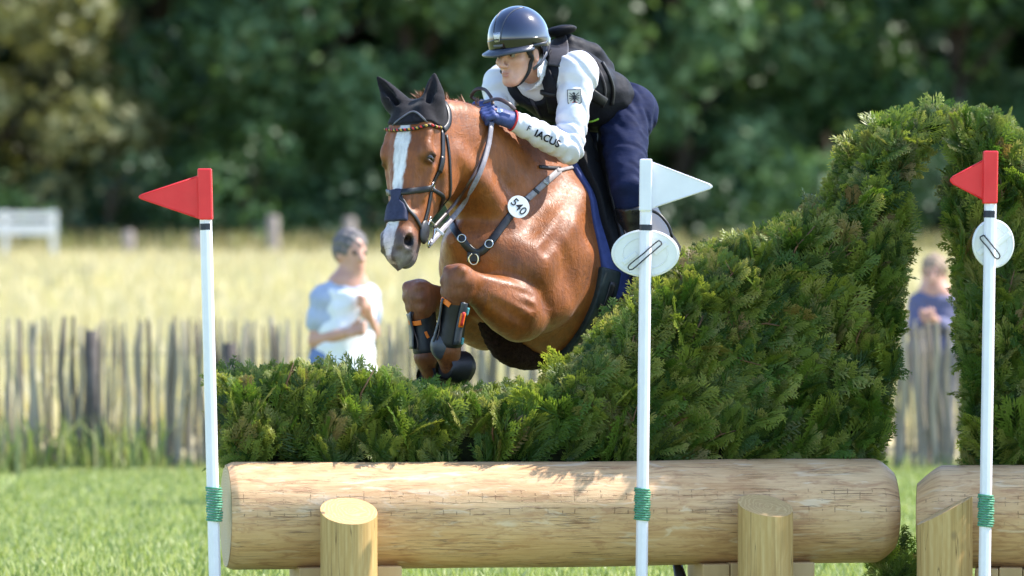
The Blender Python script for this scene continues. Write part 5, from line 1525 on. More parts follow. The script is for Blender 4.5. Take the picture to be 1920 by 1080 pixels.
    inner = Field(kf.lo, kf.ax[0][-1:].tolist() + kf.ax[1][-1:].tolist() + kf.ax[2][-1:].tolist(), 0.0052)
    kf.ell(rp(0.0, 0, 0.01), (0.118, 0.100, 0.115), hax, 0.006, 's')
    # cut below the ears
    kf.f = smax(kf.f, -plane(kf, rp(-0.10, 0, -0.055), ru), 0.006)
    for q in (1, -1): kf.ell(rp(0.0, 0.10 * q, -0.03), (0.045, 0.04, 0.05), hax, 0.01, 's')
    V, F = kf.mesh(2, 0.5); helmet = np_mesh('helmet', V, F, M_helmet, rider)
    kbv = bvh_of(V, F)
    # peak: a curved brim in front
    mb = MB(); Vv = []; n = 22
    for j in range(n):
        a = -1.25 + 2.5 * j / (n - 1)
        for (rr, uu) in ((0.96, 0.026), (1.02, 0.022), (1.17 + 0.05 * math.cos(a), 0.004 + 0.010 * abs(math.sin(a))), (1.19 + 0.05 * math.cos(a), -0.003 + 0.010 * abs(math.sin(a))), (1.16 + 0.05 * math.cos(a), -0.008 + 0.010 * abs(math.sin(a))), (0.96, 0.012)):
            ta = max(0.0, (abs(a) - 0.75) / 0.5); rr = rr + (0.98 - rr) * ta ** 2
            Vv.append(rp(-0.010 + 0.150 * rr * math.cos(a), 0.126 * rr * math.sin(a), uu + 0.006))
    mb.add(Vv, [(i * 6 + j, (i + 1) * 6 + j, (i + 1) * 6 + (j + 1) % 6, i * 6 + (j + 1) % 6) for i in range(n - 1) for j in range(6)])
    mb.build('peak', M_helmtrim, helmet, True)
    # central seam lines, badge, brand plate
    for q in (0.028, -0.028):
        mb = MB(); strap_pts(mb, kbv, [rp(0.16, q * 0.8, 0.075), rp(0.12, q, 0.15), rp(0.06, q * 1.5, 0.20), rp(-0.02, q * 2.0, 0.215)], 0.005, 0.0025, 0.0, 24); mb.build('seam', M_helmtrim, helmet, True)
    mb = MB(); strap_pts(mb, kbv, [rp(0.16, 0, 0.062), rp(0.155, 0, 0.085), rp(0.15, 0, 0.108)], [0.026, 0.030, 0.034, 0.038, 0.036], 0.004, 0.0005, 5); mb.build('badge', M_grey_metal, helmet, True)
    mb = MB(); strap_pts(mb, kbv, [rp(0.16, 0.016, 0.074), rp(0.16, -0.016, 0.074)], 0.006, 0.006, 0.0005, 5); mb.build('badge_bar', M_black, helmet, True)
    mb = MB(); strap_pts(mb, kbv, [rp(0.16, -0.030, 0.042), rp(0.165, 0, 0.042), rp(0.16, 0.030, 0.042)], 0.010, 0.0025, 0.0005, 8); mb.build('brand_plate', M_piping, helmet, True)
    # lower black band of the shell
    mb = MB(); strap_pts(mb, kbv, [rp(0.155 * math.cos(a), 0.14 * math.sin(a), 0.052 - 0.01 * abs(a)) for a in np.linspace(-2.0, 2.0, 15)], 0.042, 0.0015, 0.0004, 40); mb.build('shell_band', simple('gloss_black', (0.008, 0.008, 0.008), None, 20, 0.12, 0.6), helmet, True)
    # harness
    for q in (1, -1):
        mb = MB(); strap_pts(mb, body_bvh, [rp(0.045, 0.10 * q, 0.03), rp(0.035, 0.095 * q, -0.03), rp(0.030, 0.08 * q, -0.08), rp(0.05, 0.05 * q, -0.13), rp(0.06, 0.0, -0.15)], 0.017, 0.005, 0.002, 22, smooth=1); mb.build('chin_strap', M_black, helmet, True)
        mb = MB(); ribbon(mb, [rp(-0.11, 0.075 * q, 0.02), rp(-0.06, 0.10 * q, -0.02), rp(-0.01, 0.102 * q, -0.055), rp(0.030, 0.088 * q, -0.075)], [rl * q] * 4, 0.014, 0.004); mb.build('rear_strap', M_helmtrim, helmet, True)
        mb = MB(); ribbon(mb, [rp(0.045, 0.118 * q, 0.028), rp(-0.03, 0.128 * q, 0.030), rp(-0.10, 0.100 * q, 0.045)], [rl * q] * 3, 0.010, 0.004); mb.build('side_rail', M_helmtrim, helmet, True)
    # ---- sleeve emblem: shield with an eagle, and the lettering on the forearm
    h_ = shirt_bvh.ray_cast(CAM, ray(1077, 185))
    en = Vector((0, -1, 0)) if h_[1] is None else (h_[1] + Vector((0, -1.2, 0))).normalized()
    ec = h_[0] + en * 0.002
    ex = Vector((1, 0, 0.05)); ex = (ex - en * ex.dot(en)).normalized(); ey = en.cross(ex)
    def shield(w, h): return [(-w, h), (w, h), (w, -h * 0.45), (w * 0.6, -h * 0.8), (0, -h), (-w * 0.6, -h * 0.8), (-w, -h * 0.45)]
    def flat(pts, mat, name, par, lift, th=0.0015):
        mb = MB(); mb.prism([ec + ex * a + ey * b + en * lift for a, b in pts], en, th)
        return mb.build(name, mat, par)
    M_shield = simple('shield_cloth', (0.66, 0.62, 0.55), None, 60, 0.7)
    emb = flat(shield(0.030, 0.040), M_ink, 'emblem', shirt, -0.002, 0.0045)
    flat(shield(0.027, 0.0365), M_shield, 'shield_field', emb, 0.003)
    body_ = [(-0.004, 0.014), (0.004, 0.014), (0.0055, 0.0), (0.004, -0.012), (0.007, -0.026), (0, -0.029), (-0.007, -0.026), (-0.004, -0.012), (-0.0055, 0.0)]
    flat(body_, M_ink, 'eagle', emb, 0.005)
    head_ = [(-0.004, 0.016), (0.003, 0.014), (0.004, 0.022), (0.0, 0.027), (-0.006, 0.025), (-0.009, 0.021), (-0.004, 0.021)]
    flat(head_, M_ink, 'eagle', emb, 0.005)
    for q in (1, -1):
        for (x1, y1, x2, y2) in ((0.004, 0.010, 0.020, 0.024), (0.004, 0.007, 0.023, 0.012), (0.004, 0.003, 0.022, 0.000), (0.004, 0.0, 0.018, -0.010)):
            flat([(q * x1, y1 + 0.002), (q * x2, y2 + 0.0018), (q * x2, y2 - 0.0018), (q * x1, y1 - 0.002)][::q], M_ink, 'eagle', emb, 0.005)
        flat([(q * 0.003, -0.012), (q * 0.013, -0.020), (q * 0.011, -0.023), (q * 0.002, -0.016)][::q], simple('red_claw', (0.55, 0.10, 0.06), None, 60, 0.7), 'eagle', emb, 0.005)
    h_ = shirt_bvh.ray_cast(CAM, ray(1022, 258))
    nrm_ = (h_[1] + Vector((0, -1, 0))).normalized()
    for body, q, sz in (('IACUS', (1026, 260), 0.044), ('F', (991, 241), 0.036)):
        h_ = shirt_bvh.ray_cast(CAM, ray(*q))
        tx = text_obj('sleeve_lettering', body, M_ink, h_[0] + nrm_ * 0.004, Vector((0.87, 0.0, -0.46)), nrm_, sz, shirt, 0.0012 if body != 'F' else 0.0)
        drape(tx, shirt_bvh, 0.006, nrm_)
    # whip tucked beside the boot and the looped reins above the hands
    mb = MB(); mb.tube([tuple(q) for q in catmull([tuple(P(1214, 392, 0.92)), tuple(P(1236, 402, 0.90)), tuple(P(1254, 424, 0.9)), tuple(P(1260, 446, 0.9))], 10)], 0.007, 6); 
    whip = mb.build('whip', M_leather, None, True); finish(whip, 'thin black curved whip beside the rider\'s boot', 'whip')
    if 'horse' not in SKIP:
        # reins: from the bit to the near hand, hanging loop over the crest
        c0, nb_ = bit_at[1]; u_, v_ = nW(H_u), nW(H_n)
        rr0 = c0 + u_ * 0.062 - v_ * 0.038
        def rein(name, pts, w, mat, nrm=Vector((0.5, -0.8, 0.3))):
            mb = MB(); pp = [Vector(q) for q in catmull([tuple(p) for p in pts], 26)]
            ribbon(mb, pp, [nrm] * len(pp), w, 0.004); return mb.build(name, mat, horse, True)
        gz0 = P(922, 230, 0.58)
        def sf3(px, py, off):
            h = hbvh.ray_cast(CAM, ray(px, py)); return h[0] - ray(px, py) * off
        rein('rein', [rr0, sf3(862, 392, 0.06), sf3(884, 355, 0.05), sf3(903, 316, 0.045), sf3(916, 272, 0.04), gz0], 0.022, M_grey_leather)
        rein('rein', [c0 - u_ * 0.02 - v_ * 0.05, sf3(856, 378, 0.06), sf3(880, 342, 0.045), sf3(900, 306, 0.035), sf3(914, 268, 0.03), P(919, 234, 0.60)], 0.014, M_brown)
        c1, _ = bit_at[-1]
        rein('rein', [c1 + u_ * 0.05 - v_ * 0.03, W3((0.66, -0.17, -0.05)), W3((0.5, -0.14, 0.18)), haR], 0.020, M_brown, -HL)
        rein('rein_loop', [haR + Vector((0, 0, 0.02)), P(884, 182, 0.78), P(893, 168, 0.76), P(908, 168, 0.74), P(920, 182, 0.67), P(924, 196, 0.62)], 0.016, M_brown, Vector((0.2, -1, 0.3)))
        rein('rein_loop', [P(908, 192, 0.68), P(932, 186, 0.62), P(952, 194, 0.60), P(966, 206, 0.61)], 0.018, M_brown, Vector((0.2, -1, 0.5)))
        mb = MB(); p_ = rr0.lerp(P(872, 378, 0.30), 0.3); d0 = (P(872, 378, 0.30) - rr0).normalized()
        mb.box(p_ + Vector((0, -0.006, 0)), (d0.cross(Vector((0, -1, 0))).normalized(), Vector((0, 1, 0)), d0), (0.020, 0.005, 0.006)); mb.build('rein_stop', simple('pale_rubber', (0.55, 0.52, 0.52), None, 30, 0.5), bridle, bevel=0.002)
# ================================================================ the jump
t = NT('peeled_log')
uu, vv, aa = t.attr('along', 'Fac'), t.attr('arc', 'Fac'), t.attr('turn', 'Fac')
cmb = t.n('ShaderNodeCombineXYZ'); t.l(uu, cmb.inputs[0]); t.l(vv, cmb.inputs[1])
lv = cmb.outputs[0]
big = t.noise(1.0, 6, 0.62, t.mapped((2.2, 9, 1), src=lv), 0.4)
col = t.ramp(big, [(0.28, (0.44, 0.215, 0.085)), (0.45, (0.65, 0.39, 0.19)), (0.66, (0.78, 0.525, 0.29))])
fine = t.noise(1.0, 6, 0.7, t.mapped((5, 90, 1), src=lv))
col = t.mix(0.42, col, t.ramp(fine, [(0.3, (0.34, 0.16, 0.065)), (0.7, (0.80, 0.54, 0.30))]))
blot = t.noise(1.0, 5, 0.7, t.mapped((6, 26, 1), src=lv), 1.2)
col = t.mix(t.ramp(blot, [(0.50, 0.0), (0.64, 0.65)]), col, (0.40, 0.195, 0.095))
pale = t.noise(1.0, 4, 0.6, t.mapped((3.3, 15, 1), src=lv), 1.6)
col = t.mix(t.ramp(pale, [(0.58, 0.0), (0.66, 0.6)]), col, (0.72, 0.56, 0.39))
under = t.noise(1.0, 5, 0.7, t.mapped((4, 7, 1), src=lv), 0.5)
# rows of feed-roller marks
bt = t.n('ShaderNodeTexBrick'); bt.offset = 0.0; bt.squash = 1.0
bt.inputs['Scale'].default_value = 1.0; bt.inputs['Mortar Size'].default_value = 0.0022; bt.inputs['Mortar Smooth'].default_value = 0.2
bt.inputs['Brick Width'].default_value = 0.055; bt.inputs['Row Height'].default_value = 0.026
dn_ = t.n('ShaderNodeVectorMath', operation='ADD'); nzc = t.n('ShaderNodeTexNoise'); nzc.inputs['Scale'].default_value = 13; t.l(lv, nzc.inputs['Vector'])
scn = t.n('ShaderNodeVectorMath', operation='SCALE'); scn.inputs['Scale'].default_value = 0.018; t.l(nzc.outputs['Color'], scn.inputs[0])
t.l(lv, dn_.inputs[0]); t.l(scn.outputs[0], dn_.inputs[1]); t.l(dn_.outputs[0], bt.inputs['Vector'])
brk = t.math('MULTIPLY', bt.outputs['Fac'], t.ramp(t.noise(1.0, 3, 0.6, t.mapped((11, 40, 1), src=lv)), [(0.48, 0.0), (0.56, 1.0)]))
# the marks run in a few rows on the upper front only
rowm = t.n('ShaderNodeValToRGB'); rowm.color_ramp.interpolation = 'CONSTANT'
e = rowm.color_ramp.elements
while len(e) < 8: e.new(0.5)
for i, (p_, v_) in enumerate(((0.0, 0), (0.10, 0.35), (0.20, 0.0), (0.28, 1.0), (0.41, 0.0), (0.50, 0.7), (0.60, 1.0), (0.74, 0.0))):
    e[i].position = p_; e[i].color = (v_, v_, v_, 1)
t.l(t.math('MULTIPLY_ADD', aa, 1.0, 0.25), rowm.inputs['Fac'])
brk = t.math('MULTIPLY', brk, rowm.outputs['Color'])
crk = t.noise(1.0, 3, 0.5, t.mapped((1.6, 60, 1), src=lv), 0.2)
crl = t.ramp(crk, [(0.485, 0.0), (0.5, 1.0), (0.515, 0.0)])
crl = t.math('MULTIPLY', crl, t.ramp(t.noise(1.0, 2, 0.5, t.mapped((3, 8, 1), src=lv)), [(0.46, 0.0), (0.56, 1.0)]))
dark = t.math('MAXIMUM', brk, crl)
col = t.mix(t.math('MULTIPLY', dark, 0.62), col, (0.11, 0.055, 0.026))
kn = t.n('ShaderNodeTexVoronoi', feature='F1'); kn.inputs['Scale'].default_value = 2.6; kn.inputs['Randomness'].default_value = 1.0; t.l(lv, kn.inputs['Vector'])
col = t.mix(t.ramp(kn.outputs['Distance'], [(0.022, 0.85), (0.045, 0.0)]), col, (0.07, 0.038, 0.02))
hgt = t.math('SUBTRACT', t.math('MULTIPLY', fine, 0.35), dark)
t.bsdf(col, t.ramp(big, [(0.3, 0.62), (0.7, 0.48)]), 0.35, 0, t.bump(hgt, 0.55, 0.006, t.bump(big, 0.25, 0.02)))
M_log = t.m
t = NT('cut_wood_end')
rad = t.attr('rad', 'Fac'); nz = t.noise(5, 4, 0.6)
ringv = t.math('SINE', t.math('MULTIPLY', t.math('ADD', rad, t.math('MULTIPLY', nz, 0.03)), 520.0))
col = t.ramp(ringv, [(0.2, (0.52, 0.36, 0.20)), (0.9, (0.72, 0.55, 0.34))])
col = t.mix(t.ramp(t.noise(9, 5, 0.6), [(0.45, 0.0), (0.75, 0.5)]), col, (0.46, 0.40, 0.32))
t.bsdf(col, 0.65, 0.3, 0, t.bump(ringv, 0.15, 0.002))
M_end = t.m
t = NT('round_post_wood')
uu, vv = t.attr('along', 'Fac'), t.attr('arc', 'Fac')
cmb = t.n('ShaderNodeCombineXYZ'); t.l(uu, cmb.inputs[0]); t.l(vv, cmb.inputs[1]); lv = cmb.outputs[0]
g1 = t.noise(1.0, 5, 0.6, t.mapped((2.2, 55, 1), src=lv), 0.4)
col = t.ramp(g1, [(0.28, (0.34, 0.20, 0.07)), (0.5, (0.50, 0.33, 0.13)), (0.72, (0.60, 0.43, 0.20))])
wv = t.n('ShaderNodeTexWave', wave_type='BANDS', bands_direction='Y'); wv.inputs['Scale'].default_value = 9; wv.inputs['Distortion'].default_value = 5.5; wv.inputs['Detail'].default_value = 2; wv.inputs['Detail Scale'].default_value = 0.8
t.l(t.mapped((1.4, 1, 1), src=lv), wv.inputs['Vector'])
col = t.mix(t.math('MULTIPLY', wv.outputs['Fac'], 0.45), col, (0.42, 0.25, 0.08))
crk = t.noise(1.0, 2, 0.5, t.mapped((0.8, 18, 1), src=lv)); crl = t.ramp(crk, [(0.494, 0.0), (0.5, 1.0), (0.506, 0.0)])
col = t.mix(t.math('MULTIPLY', crl, 0.7), col, (0.10, 0.055, 0.02))
kn = t.n('ShaderNodeTexVoronoi', feature='F1'); kn.inputs['Scale'].default_value = 3.1; t.l(t.mapped((0.7, 1, 1), src=lv), kn.inputs['Vector'])
col = t.mix(t.ramp(kn.outputs['Distance'], [(0.03, 0.9), (0.075, 0.0)]), col, (0.11, 0.075, 0.045))
t.bsdf(col, 0.6, 0.3, 0, t.bump(g1, 0.3, 0.004))
M_post = t.m

class Frame:
    def __init__(s, px, py, y, yaw):
        s.o = P(px, py, y); s.e = Vector((math.cos(yaw), math.sin(yaw), 0)); s.b = Vector((-math.sin(yaw), math.cos(yaw), 0))
    def at(s, px, py, b): return onplane(px, py, s.o + s.b * b, s.b)
    def loc(s, p): d = Vector(p) - s.o; return d.dot(s.e), d.dot(s.b), d.z
    def w(s, a, b, z): return s.o + s.e * a + s.b * b + Vector((0, 0, z))

def make_log(fr, a0, a1, r0, r1, label, seed, ch0=(0.03, 0.05), ch1=(0.02, 0.04)):
    rs = random.Random(seed)
    root = empty('log', fr.w((a0 + a1) / 2, 0, -fr.o.z), label, 'log')
    na, n = 72, 72; V = []; al, ar, rd = [], [], []
    def prof(q):   # distance along -> radius
        r = r0 + (r1 - r0) * (q - a0) / (a1 - a0)
        d0, d1 = q - a0, a1 - q
        if d0 < ch0[0]: r -= ch0[1] * (1 - d0 / ch0[0]) ** 1.3
        if d1 < ch1[0]: r -= ch1[1] * (1 - d1 / ch1[0]) ** 1.6
        return r
    qs = np.unique(np.concatenate([np.linspace(a0, a1, na), a0 + np.linspace(0, ch0[0], 6), a1 - np.linspace(0, ch1[0], 8)]))
    ph = [rs.uniform(0, 6.28) for _ in range(6)]
    for q in qs:
        for j in range(n + 1):
            th = 2 * math.pi * j / n - math.pi
            r = prof(q) * (1 + 0.014 * math.sin(2 * th + ph[0] + q * .8) + 0.010 * math.sin(3 * th + ph[1] - q * 1.7) + 0.005 * math.sin(7 * th + q * 6 + ph[2]) + 0.008 * math.sin(q * 3.1 + ph[3]) * math.sin(th + ph[4]))
            V.append(fr.w(q, -math.cos(th) * r, math.sin(th) * r)); al.append(q + seed * 3.1); ar.append(th * 0.222 + seed * 1.7); rd.append(th)
    m = n + 1
    F = [(i * m + j, (i + 1) * m + j, (i + 1) * m + j + 1, i * m + j + 1) for i in range(len(qs) - 1) for j in range(n)]
    F = [f[::-1] for f in F]
    np_mesh('round_side', [tuple(v) for v in V], F, M_log, root, attrs={'along': np.array(al), 'arc': np.array(ar), 'turn': np.array(rd)})
    for q, sg in ((a0, -1), (a1, 1)):
        V = []; rd = []; rings = 7; base = prof(q)
        for i in range(rings + 1):
            for j in range(n):
                th = 2 * math.pi * j / n; r = base * i / rings * (1 + 0.014 * math.sin(2 * th + ph[0] + q * .8) + 0.010 * math.sin(3 * th + ph[1] - q * 1.7) + 0.005 * math.sin(7 * th + q * 6 + ph[2]) + 0.008 * math.sin(q * 3.1 + ph[3]) * math.sin(th + ph[4]))
                V.append(fr.w(q + sg * 0.0015, -math.cos(th) * r, math.sin(th) * r)); rd.append(r)
        F = [(i * n + j, (i + 1) * n + j, (i + 1) * n + (j + 1) % n, i * n + (j + 1) % n) for i in range(rings) for j in range(n)]
        if sg < 0: F = [f[::-1] for f in F]
        np_mesh('end_face', [tuple(v) for v in V], F, M_end, root, smooth=False, attrs={'rad': np.array(rd)})
    return root
def make_post(fr, a, b, r, ztop_c, slope_b, slope_a, label, seed):
    """round post cut off at a slant: top height = ztop_c + slope_b*(depth offset) + slope_a*(offset along)"""
    c = fr.w(a, b, -fr.o.z)
    root = empty('support_post', c, label, 'post', None)
    n = 40; V = []; al, ar = [], []
    m = n + 1; rows = 14
    for i in range(rows):
        for j in range(m):
            th = 2 * math.pi * j / n; rr = r * (1 + 0.012 * math.sin(2 * th + seed) + 0.006 * math.sin(5 * th))
            da, db = math.sin(th) * rr, -math.cos(th) * rr
            zt = ztop_c + slope_b * db + slope_a * da
            z = -0.05 + (zt + 0.05) * i / (rows - 1)
            V.append(c + fr.e * da + fr.b * db + Vector((0, 0, z))); al.append(z + seed * 2.3); ar.append(th * r + seed)
    F = [(i * m + j, i * m + j + 1, (i + 1) * m + j + 1, (i + 1) * m + j) for i in range(rows - 1) for j in range(n)]
    np_mesh('round_side', [tuple(v) for v in V], F, M_post, root, attrs={'along': np.array(al), 'arc': np.array(ar)})
    V = []; rd = []; rg = 6
    for i in range(rg + 1):
        for j in range(n):
            th = 2 * math.pi * j / n; rr = r * (1 + 0.012 * math.sin(2 * th + seed) + 0.006 * math.sin(5 * th)) * i / rg
            da, db = math.sin(th) * rr, -math.cos(th) * rr
            V.append(c + fr.e * da + fr.b * db + Vector((0, 0, ztop_c + slope_b * db + slope_a * da))); rd.append(rr * 1.1 + 0.02 * math.sin(th + seed))
    F = [(i * n + j, (i + 1) * n + j, (i + 1) * n + (j + 1) % n, i * n + (j + 1) % n) for i in range(rg) for j in range(n)]
    np_mesh('cut_top', [tuple(v) for v in V], F, M_postend, root, smooth=False, attrs={'rad': np.array(rd)})
    return root
t = NT('post_cut_top')
rad = t.attr('rad', 'Fac'); nz = t.noise(8, 4, 0.6)
ringv = t.math('SINE', t.math('MULTIPLY', t.math('ADD', rad, t.math('MULTIPLY', nz, 0.12)), 330.0))
col = t.ramp(ringv, [(0.1, (0.54, 0.34, 0.14)), (0.9, (0.64, 0.44, 0.20))])
col = t.mix(t.ramp(t.noise(14, 5, 0.7), [(0.50, 0.0), (0.70, 0.7)]), col, (0.52, 0.31, 0.14))
kn = t.n('ShaderNodeTexVoronoi', feature='F1'); kn.inputs['Scale'].default_value = 9; t.l(t.obj(), kn.inputs['Vector'])
col = t.mix(t.ramp(kn.outputs['Distance'], [(0.10, 0.9), (0.18, 0.0)]), col, (0.10, 0.07, 0.05))
t.bsdf(col, 0.6, 0.3, 0, t.bump(ringv, 0.12, 0.002))
M_postend = t.m

FR1 = Frame(1049, 963, 0.0, R(9.5))
FR2 = Frame(1712, 968, 0.12, R(-7))
if 'jump' not in SKIP:
    aL = FR1.loc(FR1.at(424, 968, 0))[0]; aR = FR1.loc(FR1.at(1670, 958, 0))[0]
    make_log(FR1, aL, aR, 0.222, 0.222, 'long peeled log whose pale left end face shows, under the wave-shaped hedge', 1, (0.03, 0.012), (0.075, 0.05))
    make_log(FR2, 0.02, 2.6, 0.215, 0.225, 'shorter peeled log with a rounded end, under the tall right hedge', 2, (0.10, 0.075), (0.05, 0.04))
    def postz(fr, px, py, b): return fr.at(px, py, b).z
    r = 0.117
    make_post(FR1, FR1.loc(FR1.at(654, 960, -0.345))[0], -0.345, r, postz(FR1, 654, 958, -0.345), 0.42, -0.02, 'slant-cut yellow support post near the pale end face of the long log', 3)
    make_post(FR1, FR1.loc(FR1.at(1435, 960, -0.345))[0], -0.345, r * 0.97, postz(FR1, 1435, 948, -0.345), 0.36, -0.10, 'slant-cut yellow support post between the white pole and the hedge gap', 4)
    make_post(FR2, FR2.loc(FR2.at(1771, 960, -0.335))[0], -0.335, r * 0.97, postz(FR2, 1771, 957, -0.335), 0.06, 0.52, 'support post cut at a steep sideways slant beside the green-corded red-flag pole', 5)
    make_post(FR2, 2.1, -0.345, r, 0.62, 0.4, 0.0, 'support post at the far end of the shorter log', 6)
    # bearers under the logs
    M_block = simple('sawn_bearer', (0.58, 0.40, 0.20), (0.44, 0.28, 0.12), 6, 0.65, bump=0.4, bscale=18, bdist=0.004, stretch=(1, 1, 0.2))
    for fr, x0, x1, lab in ((FR1, 551, 744, 'short sawn timber bearer under the long log near its pale end face'), (FR1, 1302, 1513, 'short sawn timber bearer under the long log right of the white pole'), (FR2, 1830, 2010, 'short sawn timber bearer under the shorter log')):
        a0, a1 = fr.loc(fr.at(x0, 1070, 0.0))[0], fr.loc(fr.at(x1, 1070, 0.0))[0]
        top = fr.o.z - 0.218
        root = empty('bearer', fr.w((a0 + a1) / 2, 0, -fr.o.z), lab, 'timber block')
        nb = 4
        for i in range(nb):
            w_ = (a1 - a0) / nb
            mb = MB(); mb.box(fr.w(a0 + w_ * (i + 0.5), 0.0, top / 2 - fr.o.z - 0.02 + 0.004 * (i % 2)), (fr.e, fr.b, Vector((0, 0, 1))), (w_ / 2 - 0.0015, 0.16, top / 2 + 0.03))
            mb.build('timber', M_block, root, bevel=0.006)
    # dark peg below the log
    mb = MB(); q = FR1.at(1283, 1066, 0.1); mb.tube([(q.x - 0.03, q.y, q.z + 0.02), (q.x - 0.01, q.y, q.z - 0.06), (q.x + 0.01, q.y, 0.0)], [0.02, 0.028, 0.03], 8)
    finish(mb.build('ground_peg', M_ink, None, True), 'dark peg standing under the log beside the right bearer', 'peg')

    # ---------------------------------------------------------------- flag poles
    M_pole = simple('white_pole_plastic', (0.82, 0.80, 0.86), (0.75, 0.73, 0.79), 10, 0.38, 0.5, bump=0.05, bscale=40)
    M_flagred = simple('red_plastic', (0.82, 0.022, 0.028), (0.74, 0.018, 0.022), 9, 0.40, 0.5, bump=0.08, bscale=25)
    M_flagwhite = simple('white_flag_plastic', (0.80, 0.79, 0.84), (0.73, 0.72, 0.78), 9, 0.40, 0.5, bump=0.06, bscale=25)
    M_cord = simple('green_cord', (0.10, 0.33, 0.20), (0.06, 0.22, 0.13), 60, 0.6, bump=0.4, bscale=200, bdist=0.001)
    M_tape = simple('dark_tape', (0.020, 0.024, 0.040), None, 40, 0.45)
    def flag_pole(top_px, bot_px, depth, sleeve, tri_, band, cord, fmat, label, disc_=None, taper=0.0255):
        (tx, ty), (bx, by) = top_px, bot_px
        T_, B_ = P(tx, ty, depth), P(bx, by, depth)
        d = (T_ - B_).normalized(); G = B_ - d * (B_.z / d.z)
        root = empty('flag_pole', G, label, 'flag pole', 'marker flag poles')
        mb = MB(); mb.tube([G - d * 0.1, G.lerp(T_, 0.3), G.lerp(T_, 0.7), T_ + d * 0.05], [taper] * 4, 8); mb.build('pole', M_pole, root, bevel=0.003)
        s = FPX / (depth + 23.7)
        # sleeve
        (sx0, sy0, sx1, sy1) = sleeve
        mb = MB(); c = P((sx0 + sx1) / 2, (sy0 + sy1) / 2, depth); mb.box(c, (Vector((1, 0, 0)), Vector((0, 1, 0)), d), ((sx1 - sx0) / 2 / s, 0.031, (sy1 - sy0) / 2 / s)); sl = mb.build('sleeve', fmat, root, bevel=0.006)
        cx = (sx0 + sx1) / 2
        pts = [P(px, py, depth - 0.006) for px, py in tri_]
        sg = 1 if tri_[1][0] > tri_[0][0] else -1
        # rounded tip
        tip = Vector(pts[1]); u1 = (Vector(pts[0]) - tip).normalized(); u2 = (Vector(pts[2]) - tip).normalized()
        a0, a1 = tip + u1 * 0.035, tip + u2 * 0.035
        arc = [a0.lerp(tip, 0.0), (a0 * 0.55 + tip * 0.3 + a1 * 0.15), (a0 * 0.32 + tip * 0.36 + a1 * 0.32), (a0 * 0.15 + tip * 0.3 + a1 * 0.55), a1]
        loop = [Vector(pts[0])] + arc + [Vector(pts[2])]
        if sg < 0: loop = loop[::-1]
        mb = MB(); mb.prism(loop, Vector((0, 1, 0)), 0.012); fl = mb.build('flag', fmat, root, bevel=0.003)
        # raised rib round the flag
        inner = [sum(loop, Vector()) / len(loop) * 0.0 + p.lerp(sum(loop, Vector()) / len(loop), 0.12) for p in loop]
        mb = MB(); mb.tube([p + Vector((0, -0.0005, 0)) for p in inner], 0.0022, 5); mb.build('rib', fmat, fl, True)
        mb = MB(); b0, b1 = P(*band[0], depth), P(*band[1], depth); mb.tube([b0, b1], taper * 1.03, 8, caps=False); mb.build('band', M_tape, root)
        # cord wound round the pole
        c0, c1 = P(*cord[0], depth), P(*cord[1], depth); turns = 13; pts = []
        o1 = d.orthogonal().normalized(); o2 = d.cross(o1)
        for i in range(turns * 12 + 1):
            a = i / 12 * 2 * math.pi; q = i / (turns * 12)
            pts.append(c0.lerp(c1, q) + (o1 * math.cos(a) + o2 * math.sin(a)) * (taper * 1.16 + 0.003 * math.sin(i * 1.7)))
        mb = MB(); mb.tube(pts, 0.0048, 6); mb.build('cord', M_cord, root, True)
        if disc_:
            dx, dy, rx, ry, st, tilt = disc_
            c = P(dx, dy, depth + taper + 0.014); rx /= s; ry /= s
            nrm = Vector((math.sin(tilt), -math.cos(tilt), 0.0)); ex = Vector((math.cos(tilt), math.sin(tilt), 0)); rx /= math.cos(tilt)
            def el(k, off): return [c + ex * math.cos(a) * rx * k + Vector((0, 0, 1)) * math.sin(a) * ry * k + nrm * off for a in np.linspace(0, 2 * math.pi, 49)[:-1]]
            mb = MB(); mb.prism(el(1.0, 0.0)[::1], nrm, 0.016); dk = mb.build('disc', M_whitedisc, root, bevel=0.004)
            for k in (0.93, 0.66):
                mb = MB(); q = el(k, 0.0165); mb.tube(q + [q[0]], 0.0022, 5, caps=False); mb.build('rim', M_whitedisc, dk, True)
            # elastic loop across the pole
            (ax_, ay_), (bx_, by_) = st
            pa, pb = P(ax_, ay_, depth - taper - 0.008), P(bx_, by_, depth - taper - 0.008)
            dv = (pb - pa).normalized(); nv = dv.cross(Vector((0, 1, 0))).normalized() * 0.010
            mid = (pa + pb) / 2
            q = [pa + nv + Vector((0, 0.02, 0)), mid + nv, pb + nv + Vector((0, 0.02, 0)), pb - nv + Vector((0, 0.02, 0)), mid - nv, pa - nv + Vector((0, 0.02, 0)), pa + nv + Vector((0, 0.02, 0))]
            mb = MB(); mb.tube([tuple(p) for p in catmull([tuple(p) for p in q], 40)], 0.0030, 5); mb.build('elastic', M_ink, dk, True)
            for sgn in (1, -1):
                mb = MB(); mb.box(c + ex * rx * 0.45 * sgn + nrm * 0.018 + Vector((0, 0, 0.02 * sgn)), ((ex + Vector((0, 0, 0.8))).normalized(), nrm, (ex + Vector((0, 0, 0.8))).normalized().cross(nrm)), (0.035, 0.003, 0.010)); mb.build('slot_tab', M_whitedisc, dk, bevel=0.002)
        return root
    flag_pole((386, 412), (403, 1080), -0.42, (372, 316, 398, 412), ((374, 328), (250, 369), (374, 411)), ((385.6, 419), (386.0, 431)), ((401, 912), (402.5, 977)), M_flagred, 'white pole with a red flag and no disc beside the long log')
